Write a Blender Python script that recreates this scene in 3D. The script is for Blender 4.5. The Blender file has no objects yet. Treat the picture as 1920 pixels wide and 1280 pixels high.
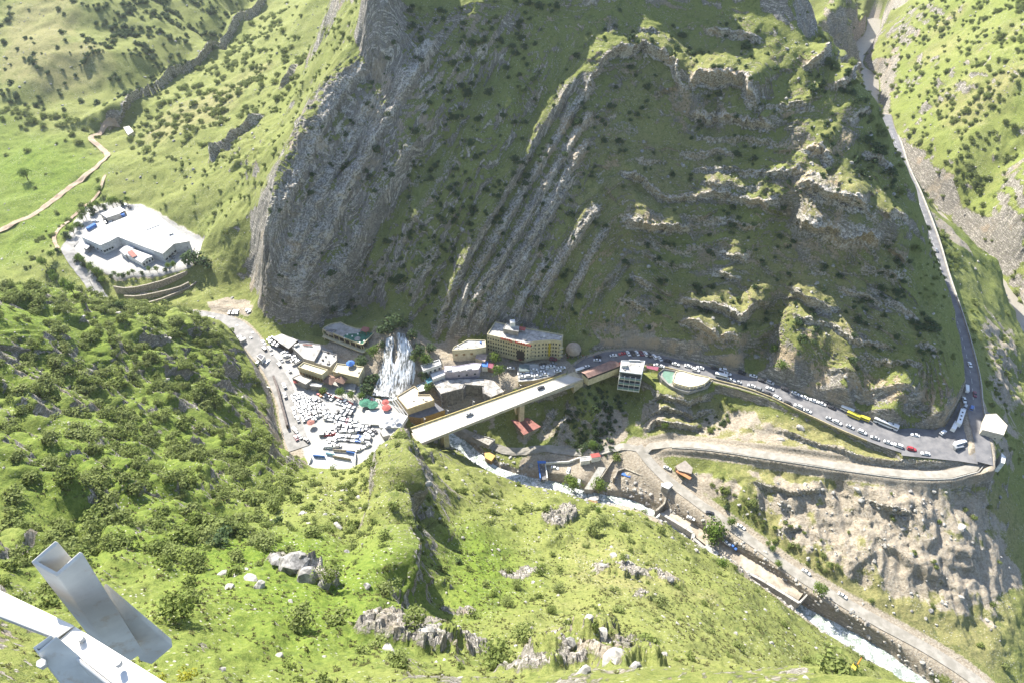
import bpy, bmesh, math, random, time
import numpy as np
from mathutils import Vector, Matrix, geometry
T0 = time.time()
rng = np.random.default_rng(7)
random.seed(7)
# ------------------------------------------------------------------ camera, sky, sun, exposure
SC = bpy.context.scene
COL = SC.collection
CAMZ = 340.0
PITCH = math.radians(43.0)
FPX = 1330.0                       # focal length in pixels of a 1920 px wide frame
cam_d = bpy.data.cameras.new('camera'); cam_d.sensor_width = 36.0
cam_d.lens = 36.0 * FPX / 1920.0; cam_d.clip_start = 0.05; cam_d.clip_end = 9000
cam = bpy.data.objects.new('camera', cam_d); COL.objects.link(cam)
cam.location = (0, 0, CAMZ); cam.rotation_euler = (math.radians(90) - PITCH, 0, 0)
SC.camera = cam
SUN_AZ = math.radians(-33.0)       # measured from +y, negative = to the left
SUN_EL = math.radians(40.5)
world = bpy.data.worlds.new('World'); SC.world = world; world.use_nodes = True
wn = world.node_tree.nodes; wl = world.node_tree.links; wn.clear()
sky = wn.new('ShaderNodeTexSky'); sky.sky_type = 'NISHITA'; sky.sun_disc = False
sky.sun_elevation = SUN_EL; sky.sun_rotation = SUN_AZ; sky.air_density = 1.0; sky.dust_density = 1.6; sky.altitude = 700
bg = wn.new('ShaderNodeBackground'); bg.inputs[1].default_value = 0.115
wo = wn.new('ShaderNodeOutputWorld'); wl.new(sky.outputs[0], bg.inputs[0]); wl.new(bg.outputs[0], wo.inputs[0])
sun_d = bpy.data.lights.new('sun', 'SUN'); sun_d.energy = 5.0; sun_d.angle = math.radians(0.53); sun_d.color = (1.0, 0.95, 0.86)
sun = bpy.data.objects.new('sun', sun_d); COL.objects.link(sun)
S_DIR = Vector((math.sin(SUN_AZ) * math.cos(SUN_EL), math.cos(SUN_AZ) * math.cos(SUN_EL), math.sin(SUN_EL)))
sun.rotation_euler = S_DIR.to_track_quat('Z', 'Y').to_euler(); sun.location = (-300, 400, 700)
SC.view_settings.view_transform = 'Standard'; SC.view_settings.look = 'None'
SC.view_settings.gamma = 1.0; SC.view_settings.use_curve_mapping = False
SC.view_settings.exposure = 1.62

# ------------------------------------------------------------------ numeric helpers
CP, SP = math.cos(PITCH), math.sin(PITCH)
def at(u, v, zr):
    """point where the sight line of photo pixel (u, v) reaches height zr (relative to the viewpoint)"""
    X = (u - 960) / FPX; Y = (640 - v) / FPX
    t = zr / (-SP + Y * CP)
    return (t * X, t * (CP + Y * SP), zr + CAMZ)
def proj(x, y, z):
    zz = z - CAMZ
    t = y * CP - zz * SP
    return 960 + FPX * x / t, 640 - FPX * (y * SP + zz * CP) / t, t
def climb(u, v0, z0, steps, start=None):
    """profile going up a hillside: from the foot at v0/z0 each (v, slope) gives the next point"""
    p = at(u, v0, z0) if start is None else start
    out = [p]
    X = (u - 960) / FPX
    y, z = p[1], p[2] - CAMZ
    for v, m in steps:
        Y = (640 - v) / FPX; dz = -SP + Y * CP; dy = CP + Y * SP
        t = (z - m * y) / (dz - m * dy)
        y, z = t * dy, t * dz
        out.append((t * X, y, z + CAMZ))
    return out
_tab = np.random.default_rng(99).random((512, 512)).astype(np.float32)
def hsh(i, j, k, s):
    return _tab[(j.astype(np.int32) + 37 * s) & 511, (i.astype(np.int32) + 101 * s) & 511]
def noise2(x, y, s=0):
    x = np.asarray(x, np.float32); y = np.asarray(y, np.float32)
    i0 = np.floor(x); j0 = np.floor(y); fx = x - i0; fy = y - j0
    fx = fx * fx * (3 - 2 * fx); fy = fy * fy * (3 - 2 * fy)
    i = (i0.astype(np.int32) + 101 * s) & 511; j = (j0.astype(np.int32) + 37 * s) & 511
    i1 = (i + 1) & 511; j1 = (j + 1) & 511
    a = _tab[j, i]; b = _tab[j, i1]; c = _tab[j1, i]; d = _tab[j1, i1]
    return (a + (b - a) * fx) * (1 - fy) + (c + (d - c) * fx) * fy
def fbm(x, y, o=4, s=0, gain=0.5):
    v = 0; a = 1; w = 0
    for q in range(o):
        v = v + a * noise2(x, y, s + q * 17); w += a; a *= gain
        x, y = x * 1.92 + y * 0.63 + 3.1, y * 1.92 - x * 0.63 + 7.7
    return v / w
def worley(x, y, s=0):
    i = np.floor(x); j = np.floor(y)
    d1 = np.full(x.shape, 9.0); d2 = np.full(x.shape, 9.0); cell = np.zeros(x.shape)
    for a in (-1, 0, 1):
        for b in (-1, 0, 1):
            k = np.zeros_like(i)
            px = i + a + hsh(i + a, j + b, k, s); py = j + b + hsh(i + a, j + b, k, s + 5)
            d = np.hypot(px - x, py - y)
            m = d < d1
            d2 = np.where(m, d1, np.minimum(d2, d)); cell = np.where(m, hsh(i + a, j + b, k, s + 9), cell); d1 = np.where(m, d, d1)
    return d1, d2, cell
def blur(a, r):
    if r <= 0: return a
    k = np.exp(-0.5 * (np.arange(-3 * r, 3 * r + 1) / r) ** 2); k /= k.sum(); n = len(k) // 2
    b = np.pad(a, ((n, n), (n, n)), 'edge')
    b = sum(k[q] * b[q:q + a.shape[0], :] for q in range(len(k)))
    return sum(k[q] * b[:, q:q + a.shape[1]] for q in range(len(k)))
def tin(points, vals, GX, GY, x0, y0, h):
    """linear interpolation of scattered values over a raster through a Delaunay triangulation"""
    seen = {}; P = []; V = []
    for p, v in zip(points, vals):
        k = (round(p[0], 1), round(p[1], 1))
        if k in seen: continue
        seen[k] = 1; P.append(Vector((p[0], p[1]))); V.append(v)
    vo, eo, fo, ov, oe, of = geometry.delaunay_2d_cdt(P, [], [], 0, 1e-4)
    V2 = [V[o[0]] if o else 0.0 for o in ov]
    out = np.full((GY, GX), np.nan)
    for f in fo:
        a, b, c = [vo[q] for q in f[:3]]; va, vb, vc = [V2[q] for q in f[:3]]
        i0 = max(0, int((min(a.x, b.x, c.x) - x0) / h)); i1 = min(GX, int((max(a.x, b.x, c.x) - x0) / h) + 2)
        j0 = max(0, int((min(a.y, b.y, c.y) - y0) / h)); j1 = min(GY, int((max(a.y, b.y, c.y) - y0) / h) + 2)
        if i1 <= i0 or j1 <= j0: continue
        X, Y = np.meshgrid(x0 + h * np.arange(i0, i1), y0 + h * np.arange(j0, j1))
        den = (b.y - c.y) * (a.x - c.x) + (c.x - b.x) * (a.y - c.y)
        if abs(den) < 1e-9: continue
        l1 = ((b.y - c.y) * (X - c.x) + (c.x - b.x) * (Y - c.y)) / den
        l2 = ((c.y - a.y) * (X - c.x) + (a.x - c.x) * (Y - c.y)) / den
        l3 = 1 - l1 - l2
        m = (l1 >= -1e-6) & (l2 >= -1e-6) & (l3 >= -1e-6)
        sub = out[j0:j1, i0:i1]; sub[m] = (l1 * va + l2 * vb + l3 * vc)[m]
    return out

# ------------------------------------------------------------------ the lie of the land (survey points)
K = []                              # (x, y, z)
def A(*pts):
    for u, v, z in pts: K.append(at(u, v, z))
ROAD_UP = [(1085,694,-300),(1105,680,-300),(1140,669,-300),(1180,666,-300),(1220,672,-300),(1270,683,-300),(1350,703,-299),(1415,720,-298.4),(1450,732,-298),(1500,753,-297.5),(1550,773,-297),(1605,795,-296.4),(1660,816,-296),(1720,832,-295.3),(1775,830,-294),(1805,800,-291.5),(1825,760,-290)]
ROAD_RIGHT = [(1846,868,-291.5),(1842,830,-290.5),(1832,790,-290),(1825,750,-289),(1820,700,-289),(1797,610,-289),(1768,520,-289),(1745,440,-289),(1715,360,-288),(1692,310,-288),(1680,270,-288),(1668,240,-288.5),(1662,215,-289)]
ROAD_FAR = [(1540,85,-289),(1512,62,-289),(1488,40,-289),(1475,10,-288),(1460,-20,-287)]
ROAD_LOOP = [(1215,862,-321),(1208,848,-320.5),(1220,836,-319),(1260,831,-316.5),(1330,836,-313),(1400,846,-310),(1500,861,-307),(1600,876,-304),(1700,888,-301),(1780,888,-298),(1825,876,-294.5),(1846,850,-291.3)]
ROAD_LOW = [(1195,835,-320),(1215,862,-321),(1250,897,-323),(1300,935,-324),(1370,985,-325),(1500,1078,-327),(1620,1150,-329),(1750,1222,-331),(1830,1275,-332),(1920,1350,-333)]
RIVER = [(735,742,-302),(770,765,-308),(820,800,-318),(868,838,-326),(900,866,-327),(935,888,-328),(985,903,-329),(1050,916,-330),(1120,938,-331),(1180,948,-332),(1240,977,-333),(1330,1032,-334),(1440,1102,-335),(1500,1147,-335.4),(1560,1180,-335.8),(1640,1224,-336.2),(1700,1268,-336.6),(1760,1315,-337),(1850,1400,-338)]
VILLAGE_ROAD = [(330,590,-296),(400,598,-296),(445,612,-297),(480,650,-298),(510,690,-299),(535,740,-300),(545,790,-300),(560,840,-300)]
A((1640,178,-172),(1665,250,-187),(1700,322,-202),(1735,430,-228),(1765,560,-252),(1795,680,-268))
K += [(262,430,84),(268,480,74),(272,540,68),(285,600,62),(300,700,58)]
for L in (ROAD_FAR, ROAD_UP, ROAD_RIGHT, ROAD_LOOP, ROAD_LOW): A(*L)
# left valley, works yard, terraces
A((400,600,-296),(450,610,-297),(500,650,-298),(545,720,-300),(560,800,-300),(580,870,-300),(660,882,-300),(745,830,-300),(700,780,-301),(765,770,-301),(430,580,-296),(340,592,-296))
A((125,450,-288),(150,480,-288),(200,395,-287),(260,395,-287),(375,458,-288),(300,500,-289),(220,500,-289),(350,500,-289),(150,400,-287),
  (205,540,-294),(240,575,-297),(380,545,-297),(475,560,-296),(185,560,-296),(300,560,-297),(120,500,-289),(150,560,-294),(470,590,-297),(560,640,-298),(600,660,-298),(650,720,-299))
A((0,500,-289),(60,490,-289),(0,420,-286),(100,380,-285),(0,300,-280),(100,300,-279),(180,290,-281),(0,200,-272),(100,240,-274),(200,240,-280),(240,250,-279),(150,350,-284),(-250,450,-287),(-250,250,-262))
A((0,100,-255),(0,0,-235),(100,100,-250),(200,200,-266),(150,0,-232),(200,100,-252),(100,50,-243),(-200,50,-235),(250,100,-258),(-300,-60,-215),(150,-80,-215))
A((215,235,-282),(260,180,-281),(330,140,-283),(400,90,-284),(450,45,-285),(500,0,-286),(560,-60,-288))
A((245,165,-272),(318,122,-273),(385,72,-273),(432,28,-272),(470,-20,-270),(300,60,-258),(300,0,-250),(400,0,-258),(350,-80,-235))
A((290,190,-278),(360,150,-278),(430,100,-278),(490,50,-277),(560,-20,-275))
A((350,250,-268),(450,350,-258),(560,150,-235),(650,30,-215),(560,30,-235),(600,80,-228),(480,150,-256),(400,200,-266),(300,250,-275),(250,300,-279),(350,350,-271),(400,420,-270),(300,370,-281),(450,450,-272),(470,520,-290),(420,500,-285),(400,540,-294),(520,250,-240),(440,250,-259),(470,400,-258),(380,460,-282),(640,-40,-205),(760,-90,-185))
# the main mountain, profile by profile
for prof in (
    climb(487, 596, -297, [(545,3.2),(490,2.6),(430,1.8)]),
    climb(505, 606, -297, [(500,2.6),(400,1.6),(350,1.3)]),
    climb(550, 620, -298, [(500,1.8),(400,1.3),(245,1.15)]),
    climb(600, 618, -298, [(500,1.4),(350,1.15),(165,1.08)]),
    climb(660, 600, -297, [(480,1.3),(300,1.12),(60,1.0)]),
    climb(700, 590, -290, [(450,1.2),(300,1.1),(150,1.02),(10,0.92),(-80,0.7)]),
    climb(760, 598, -286, [(500,1.1),(300,1.08),(120,0.98),(0,0.9)]),
    climb(820, 635, -297, [(500,1.15),(300,1.05),(100,0.98),(0,0.9),(-80,0.7)]),
    climb(900, 650, -298, [(500,1.15),(300,1.05),(100,0.95),(0,0.88),(-90,0.7)]),
    climb(1000, 640, -298, [(500,1.15),(300,1.05),(100,0.98),(0,0.88),(-90,0.7)]),
    climb(1100, 660, -299, [(560,1.1),(400,1.05),(250,1.05),(100,1.1),(0,0.85),(-80,0.6)]),
    climb(1150, 656, -299, [(600,1.3),(560,1.0),(400,1.05),(250,1.05),(100,1.05),(0,0.85)]),
    climb(1200, 656, -299, [(615,1.4),(560,0.95),(440,1.0),(380,1.2),(300,0.9),(200,1.0),(100,1.0),(0,0.85),(-60,0.5)]),
    climb(1300, 672, -299, [(637,5),(560,.6),(500,0.7),(440,1.1),(240,1.0),(180,1.8),(100,0.85),(0,0.8),(-50,0.5)]),
    climb(1400, 696, -298.5, [(652,5),(580,0.5),(520,.7),(400,1.15),(250,1.0),(170,1.8),(80,0.85),(10,0.75)]),
    climb(1500, 734, -297.5, [(672,4),(640,.38),(560,0.42),(480,1.2),(410,1.7),(330,1.05),(200,1.05),(100,0.95),(50,0.85)]),
    climb(1600, 770, -296.5, [(712,6),(640,.38),(560,0.42),(480,1.45),(400,1.9),(300,1.15),(200,1.05),(140,0.9)]),
    climb(1700, 800, -295.5, [(745,6),(640,.38),(560,0.42),(470,1.45),(330,1.1)]),
    climb(1770, 810, -294, [(758,6),(660,0.38),(600,0.45)]),
    climb(1800, 780, -291, [(735,5),(700,0.9)])): K.extend(prof)
MP = {}
# gorge, its river and the hillside across it
GORGE = [at(1575,14,-347), at(1632,28,-348), at(1638,58,-349), at(1612,92,-350), at(1605,122,-350.5), at(1632,148,-351.5)]
K += [(p_[0], p_[1], p_[2] - 2) for p_ in GORGE]
K += [(400,760,-12),(378,700,-13),(375,650,-14),(376,600,-15),(386,540,-17),(392,480,-18),(392,409,-20),(385,350,-21),(360,280,-22),(330,220,-22),(300,170,-20),(262,140,-8),(235,120,-2)]
A((1760,400,-318),(1850,480,-322),(1882,560,-334),(1720,340,-305),(1900,700,-328),(1860,620,-312),(1860,760,-303),(1900,820,-318),(1900,900,-322),(1880,850,-306),(1900,980,-326),(1960,900,-340),(1800,560,-296),(1830,640,-300),(1960,700,-345))
A((1900,300,-305),(1900,150,-262),(1900,0,-232),(1800,150,-283),(1800,0,-255),(1700,100,-312),(1700,0,-288),(1650,0,-312),(1650,60,-326),(1660,110,-333),(1800,300,-318),(1850,400,-335),(1900,450,-332),(1700,200,-325),(2000,300,-270),(2000,100,-235),(2050,450,-300),(1750,-80,-262),(2000,-80,-205),(1920,500,-345),(1980,560,-335),(1680,230,-334))
A((1540,60,-268),(1580,10,-262),(1600,95,-328),(1560,110,-315),(1530,20,-262),(1600,0,-300),(1440,-40,-262),(1610,40,-330),(1600,-60,-300),(1520,-70,-240))
K += [(-82,464,238),(-70,500,262),(-78,522,258),(0,500,250),(50,470,216),(100,478,250),(140,492,258),(152,458,240),(90,505,256),(-60,570,240),(60,570,215),(150,560,170),(-150,600,150),(-190,700,125),(-76,474,242),(0,680,190),(230,540,85),(200,700,80),(260,620,60),(280,760,60)]  # unseen mountain top and back, summit heights shaped to set the shadow's edge
# slopes between upper road, loop road and lower road
A((1180,700,-306),(1240,735,-304),(1330,735,-303),(1400,775,-306),(1200,780,-316),(1300,800,-314),(1400,815,-309),(1500,830,-303.5),(1600,856,-302),(1700,868,-299.5),(1760,868,-297),(1130,730,-310),(1150,800,-319),(1090,740,-306),(1040,760,-316),(1060,820,-322),(1140,840,-321),
  (1260,870,-321),(1330,900,-321),(1400,930,-318),(1500,960,-319),(1400,980,-324),(1600,960,-313),(1600,1060,-323),(1700,1000,-313),(1700,940,-306),(1800,950,-305),(1700,1120,-325),(1800,1080,-322),(1800,1170,-328),(1880,1100,-330),(1900,1220,-336),(1860,1000,-316),(1960,1100,-336),(1500,1040,-324.5),(1300,880,-320),(1450,900,-315),(1550,910,-311))
A((745,622,-284),(735,660,-290),(725,700,-296),(720,738,-301),(775,640,-288),(770,700,-297),(690,640,-293),(700,690,-298),(680,715,-300),(650,650,-298),(800,650,-292),(700,605,-285),(770,742,-303))
# village shelf and gorge under the bridge
A((620,640,-298),(660,690,-299),(800,690,-299),(830,700,-300),(870,690,-299),(930,700,-299.5),(1000,700,-300),(960,730,-302),(880,740,-310),(850,800,-320),(900,800,-319),(950,810,-321),(900,770,-315),(1000,780,-318),(1000,830,-322),(940,840,-323),(1000,865,-324),(1100,860,-324),(960,870,-326),(1060,895,-326),(1150,905,-327),(1200,880,-323),(1230,930,-328),(1170,925,-328.5),(1300,970,-329),(1400,1050,-330),(1490,1112,-331),(1600,1160,-333),(1700,1222,-335),(1800,1290,-337))
A((1560,1140,-331.5),(1600,1168,-333),(1660,1195,-332.5),(1720,1240,-333.5),(1560,1195,-334),(1640,1245,-334.5))
# the wooded hill lower left
A((0,545,-212),(100,562,-226),(200,575,-240),(330,592,-258),(400,612,-268),(450,672,-280),(485,735,-290),(510,795,-294),(550,855,-298),
  (-200,545,-170),(-150,800,-140),(-150,1100,-100),(-100,1300,-75),
  (0,700,-200),(0,850,-175),(0,1000,-150),(0,1150,-118),(100,700,-215),(150,850,-190),(150,1000,-160),(200,1150,-118),(250,650,-240),(250,800,-215),(300,950,-178),(340,1130,-118),(400,700,-263),(400,850,-235),(450,980,-195),(480,900,-230),(520,860,-268),(560,900,-262),(420,760,-262),(470,820,-272))
A((0,1280,-75),(200,1280,-88),(400,1280,-98),(600,1280,-108),(800,1280,-112),(1000,1280,-108),(1200,1280,-112),(1400,1280,-140),(1550,1280,-200),(1650,1300,-262),
  (500,1150,-126),(450,1050,-152),(600,1200,-122),(520,1060,-146),(600,1085,-144),(520,980,-178),(600,950,-200),(660,1130,-140))
# spur in the middle and its dark side
A((768,822,-232),(756,860,-220),(748,900,-208),(752,960,-192),(748,1020,-176),(748,1080,-162),(750,1130,-156),(715,900,-222),(715,960,-204),(710,1040,-184),
  (680,870,-258),(640,905,-252),(680,950,-215),(650,1000,-190),(690,1040,-178),(600,1000,-181),(600,900,-262),(560,890,-285),(700,845,-262),(660,890,-285),(800,835,-285),
  (790,905,-268),(835,865,-292),(800,1000,-232),(806,1080,-209),(812,1140,-192),(835,1000,-234),(840,1080,-209),(800,1150,-178),(860,1140,-186),
  (850,950,-252),(870,870,-293),(900,885,-296),(950,925,-298),(1040,928,-298),(1100,957,-300),(1180,953,-301),(900,940,-266),
  (1045,955,-270),(1075,975,-266),(1000,1035,-246),(1100,1005,-262),(900,1000,-238),(950,1070,-222),(1100,1060,-230),(900,1080,-208),(1000,1120,-196),(880,1180,-166),(1000,1200,-152),(1100,1150,-180),
  (1165,1035,-236),(1150,1060,-228),(1250,1000,-288),(1200,962,-299),(1250,1080,-238),(1300,1150,-208),(1200,1200,-162),(1350,1250,-165),(1400,1150,-238),(1330,1055,-288),(1450,1135,-278),(1500,1185,-272),(1550,1225,-264),(1600,1262,-262),(1480,1250,-208),
  (790,1175,-136),(760,1210,-128),(850,1255,-122),(880,1230,-138),(1040,1185,-140),(1140,1205,-128),(1170,1270,-118),(1215,1270,-128))
for u, v, z in RIVER[:]:
    K.append(at(u, v, z - 1.2))
# ground under and behind the viewpoint, and land beyond the picture
K += [(0,0,338),(-12,2,336),(12,2,335),(0,10,300),(-30,18,290),(30,18,290),(0,-60,345),(-300,-60,330),(300,-60,200),(-160,40,240),(200,20,120),(320,60,20),(260,90,8)]
for px, py, pz in [(-900,300,120),(-900,900,180),(-700,1300,220),(0,1500,230),(0,1000,170),(400,1500,60),(900,1300,220),(900,700,230),(900,200,200),(700,-60,160),(-900,-60,300),(-2600,-60,350),(-2600,2600,400),(2600,2600,420),(2600,-60,350),(0,2600,380),(600,400,70),(560,150,90),(520,600,110),(-500,500,72),(-420,300,70),(-520,150,150)]:
    K.append((px, py, pz))
X0, Y0, H = -900.0, -60.0, 2.0
GX, GY = 901, 781
base = tin(K, [k[2] for k in K], GX, GY, X0, Y0, H)
base = np.where(np.isnan(base), 100.0, base)
sm = blur(base, 1.6)
base = sm
# broad unevenness
gx, gy = np.meshgrid(X0 + H * np.arange(GX), Y0 + H * np.arange(GY))
def raster(arr, x, y):
    fx = np.clip((x - X0) / H, 0, GX - 1.001); fy = np.clip((y - Y0) / H, 0, GY - 1.001)
    i = fx.astype(int); j = fy.astype(int); fx -= i; fy -= j
    return (arr[j, i] * (1 - fx) + arr[j, i + 1] * fx) * (1 - fy) + (arr[j + 1, i] * (1 - fx) + arr[j + 1, i + 1] * fx) * fy
def pixel_to_ground(u, v, t0=25.0, lift=0.0):
    X = (u - 960) / FPX; Y = (640 - v) / FPX
    t = np.arange(t0, 1500, 1.0)
    x = t * X; y = t * (CP + Y * SP); z = CAMZ + t * (-SP + Y * CP)
    d = z - raster(base, x, y) - lift
    k = np.argmax(d < 0)
    if d[k] >= 0: k = len(t) - 1
    return (float(x[k]), float(y[k]), float(z[k]))
def dist_line(px, py, line, zs=None, extra=None):
    """distance to a polyline in plan, and the height (and extras) at the nearest point"""
    shp = px.shape; px = px.ravel(); py = py.ravel()
    B = np.full(px.shape, 1e9); Z = np.zeros(px.shape); SD = np.zeros(px.shape)
    xs = [p[0] for p in line]; ys = [p[1] for p in line]
    sel = np.nonzero((px > min(xs) - 32) & (px < max(xs) + 32) & (py > min(ys) - 32) & (py < max(ys) + 32))[0]
    if extra is not None: sel = sel[extra.ravel()[sel] < 30]
    px = px[sel]; py = py[sel]
    best = np.full(px.shape, 1e9); zz = np.zeros(px.shape); side = np.zeros(px.shape)
    for q in range(len(line) - 1):
        ax, ay, az = line[q][:3]; bx, by, bz = line[q + 1][:3]
        dx, dy = bx - ax, by - ay; L2 = dx * dx + dy * dy + 1e-9
        t = np.clip(((px - ax) * dx + (py - ay) * dy) / L2, 0, 1)
        d = np.hypot(px - ax - t * dx, py - ay - t * dy)
        m = d < best
        best = np.where(m, d, best); zz = np.where(m, az + t * (bz - az), zz)
        side = np.where(m, np.sign(dx * (py - ay) - dy * (px - ax)), side)
    B[sel] = best; Z[sel] = zz; SD[sel] = side
    return B.reshape(shp), Z.reshape(shp), SD.reshape(shp)
def spline(line, step=7.0):
    out = []
    P = [Vector(p) for p in line]
    for q in range(len(P) - 1):
        p0 = P[max(q - 1, 0)]; p1 = P[q]; p2 = P[q + 1]; p3 = P[min(q + 2, len(P) - 1)]
        n = max(1, int((p2 - p1).length / step))
        for k in range(n):
            t = k / n
            out.append(0.5 * ((2 * p1) + (p2 - p0) * t + (2 * p0 - 5 * p1 + 4 * p2 - p3) * t * t + (3 * p1 - p0 - 3 * p2 + p3) * t ** 3))
    out.append(P[-1])
    return [tuple(p) for p in out]
def world_line(L): return spline([at(*p) for p in L])
def inside(px, py, poly):
    r = np.zeros(px.shape, bool); n = len(poly); j = n - 1
    for i in range(n):
        xi, yi = poly[i][:2]; xj, yj = poly[j][:2]
        if abs(yj - yi) > 1e-9:
            r ^= ((yi > py) != (yj > py)) & (px < (xj - xi) * (py - yi) / (yj - yi) + xi)
        j = i
    return r
def ground_poly(pts, z=None):
    return [at(u, v, z) if z is not None else pixel_to_ground(u, v) for u, v in pts]

road_up = world_line(ROAD_UP); road_right = world_line(ROAD_RIGHT); road_far = world_line(ROAD_FAR); road_loop = world_line(ROAD_LOOP); road_low = world_line(ROAD_LOW)
river = world_line(RIVER); village_road = world_line(VILLAGE_ROAD)
gorge_river = spline(GORGE + [(400,760,-12.5),(378,700,-13),(375,650,-14),(376,600,-15),(386,540,-17),(392,480,-18),(392,409,-20),(385,350,-21),(360,280,-22),(330,220,-22),(300,170,-20),(262,140,-8)])

# ------------------------------------------------------------------ rock beds of the folded mountain
BEDS = [
 (0, [(478,600),(500,420),(540,262),(600,165),(690,20)]),
 (1, [(560,612),(640,420),(740,250),(860,60),(900,0)]),
 (2, [(700,590),(780,480),(880,300),(1000,120),(1090,20),(1250,5),(1400,30),(1500,110),(1620,200)]),
 (3, [(825,640),(900,520),(1000,330),(1080,190),(1130,112),(1200,100),(1260,135),(1300,185),(1400,205),(1480,245),(1560,230),(1640,265),(1680,330)]),
 (4, [(930,600),(1000,510),(1060,400),(1110,318),(1160,300),(1250,300),(1350,320),(1480,330),(1540,300),(1620,335),(1690,400)]),
 (5, [(1040,590),(1090,480),(1140,400),(1190,412),(1240,440),(1290,425),(1400,400),(1480,410),(1560,470),(1650,480),(1710,470)]),
 (6, [(1100,600),(1150,510),(1200,480),(1330,520),(1430,490),(1500,540),(1650,560),(1750,600)]),
 (7, [(1130,635),(1200,575),(1290,600),(1380,640),(1450,620),(1560,655),(1700,690),(1790,710)]),
 (8, [(1190,652),(1300,666),(1400,690),(1500,728),(1600,762),(1700,792),(1790,795)]),
]
bp, bv = [], []
for s, line in BEDS:
    for a, b in zip(line[:-1], line[1:]):
        for q in range(3):
            t = q / 3; g = pixel_to_ground(a[0] + (b[0] - a[0]) * t, a[1] + (b[1] - a[1]) * t)
            bp.append(g); bv.append(float(s))
    g = pixel_to_ground(*line[-1]); bp.append(g); bv.append(float(s))
beds = tin(bp, bv, GX, GY, X0, Y0, H)
# the mountain's outline in plan
mpoly = [(g[0], g[1]) for g in [pixel_to_ground(*p) for p in [(484,596),(498,420),(535,280),(595,170),(690,20)]]]
mpoly += [(-30,520),(60,520),(150,470)]
mpoly += [(g[0] + 3, g[1] + 4) for g in [pixel_to_ground(*p) for p in [(1500,60),(1600,160),(1690,330),(1730,460),(1790,690),(1785,792),(1700,797),(1600,768),(1500,733),(1400,694),(1300,668),(1200,650),(1100,640),(1000,622),(900,640),(800,625),(700,588),(600,612)]]]
mmask = inside(gx, gy, mpoly).astype(float)
mmask = blur(mmask, 1.5)
beds_ok = np.where(np.isnan(beds), 0, 1.0)
beds = np.where(np.isnan(beds), 4.0, beds)
beds = blur(beds, 6.0)
mmask *= blur(beds_ok, 1.0)

# ------------------------------------------------------------------ the ground sheet: a fan of rings round the viewpoint
rad = []
r = 14.0
while r < 2700:
    rad.append(r)
    if r < 42: r += 1.2
    elif r < 60: r += 0.45
    elif r < 140: r += 0.55
    elif r < 290: r += 0.72
    elif r < 480: r += 0.62
    elif r < 700: r += 1.5
    elif r < 1100: r += 2.6
    else: r *= 1.05
rad = np.array(rad); NR = len(rad); NA = 860
AH = np.interp(rad, [14, 60, 150, 290, 360, 460, 560, 1200, 2700], [80, 72, 66, 62, 54, 47, 44, 42, 60])
s = np.linspace(-1, 1, NA)
ang = np.radians(AH)[:, None] * s[None, :]
RX = rad[:, None] * np.sin(ang); RY = rad[:, None] * np.cos(ang)
RX = RX.astype(float); RY = RY.astype(float)
def carve(z, d, zr, half, soft, floor=0.3):
    """level the ground to a line: flat within half, easing out over soft metres"""
    t = np.clip((d - half) / soft, 0, 1); t = t * t * (3 - 2 * t)
    return (zr - floor) * (1 - t) + z * t
Zb = raster(base, RX, RY)
far = np.hypot(RX, RY) > 1300
PX, PY, PT = proj(RX, RY, Zb)
# ------------------------------------------------------------------ what covers the land (soft maps in plan)
def region(pts, soft=2.0, z=None, world_pts=None):
    poly = world_pts if world_pts else [pixel_to_ground(u, v) if z is None else at(u, v, z) for u, v in pts]
    return blur(inside(gx, gy, [(p[0], p[1]) for p in poly]).astype(float), soft)
rock_m = np.zeros_like(base); dry_m = np.zeros_like(base); dirt_m = np.zeros_like(base); lush_m = np.zeros_like(base); flat_m = np.zeros_like(base); crag_m = np.zeros_like(base); pale_m = np.zeros_like(base)
def add(m, r, k): np.maximum(m, r * k, out=m)
add(rock_m, region([(480,596),(498,420),(535,265),(600,160),(690,10),(880,10),(800,200),(700,400),(640,620)], 3), 0.62)
add(rock_m, region([(800,650),(900,480),(1010,290),(1120,90),(1220,90),(1160,180),(1110,330),(1000,620)], 3), 0.42)
add(rock_m, region([(640,620),(720,420),(820,260),(850,330),(760,590)], 4), 0.12)
add(rock_m, region([(1240,130),(1440,190),(1470,250),(1250,250)], 2), 0.35)
add(rock_m, region([(1480,390),(1650,400),(1650,490),(1490,480)], 2), 0.4)
add(rock_m, region([(1180,650),(1400,690),(1600,752),(1795,790),(1790,745),(1600,700),(1400,655),(1180,600),(1080,640)], 1.5), 0.45)
add(rock_m, region([(1120,740),(1400,760),(1450,820),(1350,830),(1200,830),(1130,850),(990,830),(1010,760)], 3), 0.3)
add(rock_m, region([(1480,0),(1600,0),(1620,90),(1580,130),(1500,60)], 4), 0.35)
add(rock_m, region([(1640,170),(1660,90),(1800,60),(1920,250),(1920,330),(1780,240),(1700,220)], 5), 0.2)
add(rock_m, region([(470,500),(478,560),(410,555),(430,510)], 2), 0.5)
add(dry_m, region([(900,620),(1000,300),(1150,120),(1300,60),(1600,200),(1700,400),(1300,660)], 6), 0.42)
add(dry_m, region([(1040,620),(1140,420),(1180,270),(1500,250),(1700,400),(1800,700),(1400,680)], 6), 0.55)
add(dry_m, region([(1500,560),(1790,700),(1790,790),(1480,690)], 4), 0.45)
add(dirt_m, region([(1300,870),(1500,880),(1850,900),(1900,960),(1900,1200),(1750,1180),(1500,1050),(1330,900)], 4), 0.58)
add(dirt_m, region([(1350,740),(1450,775),(1560,815),(1700,860),(1600,870),(1450,845),(1330,830),(1260,800)], 3), 0.55)
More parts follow.
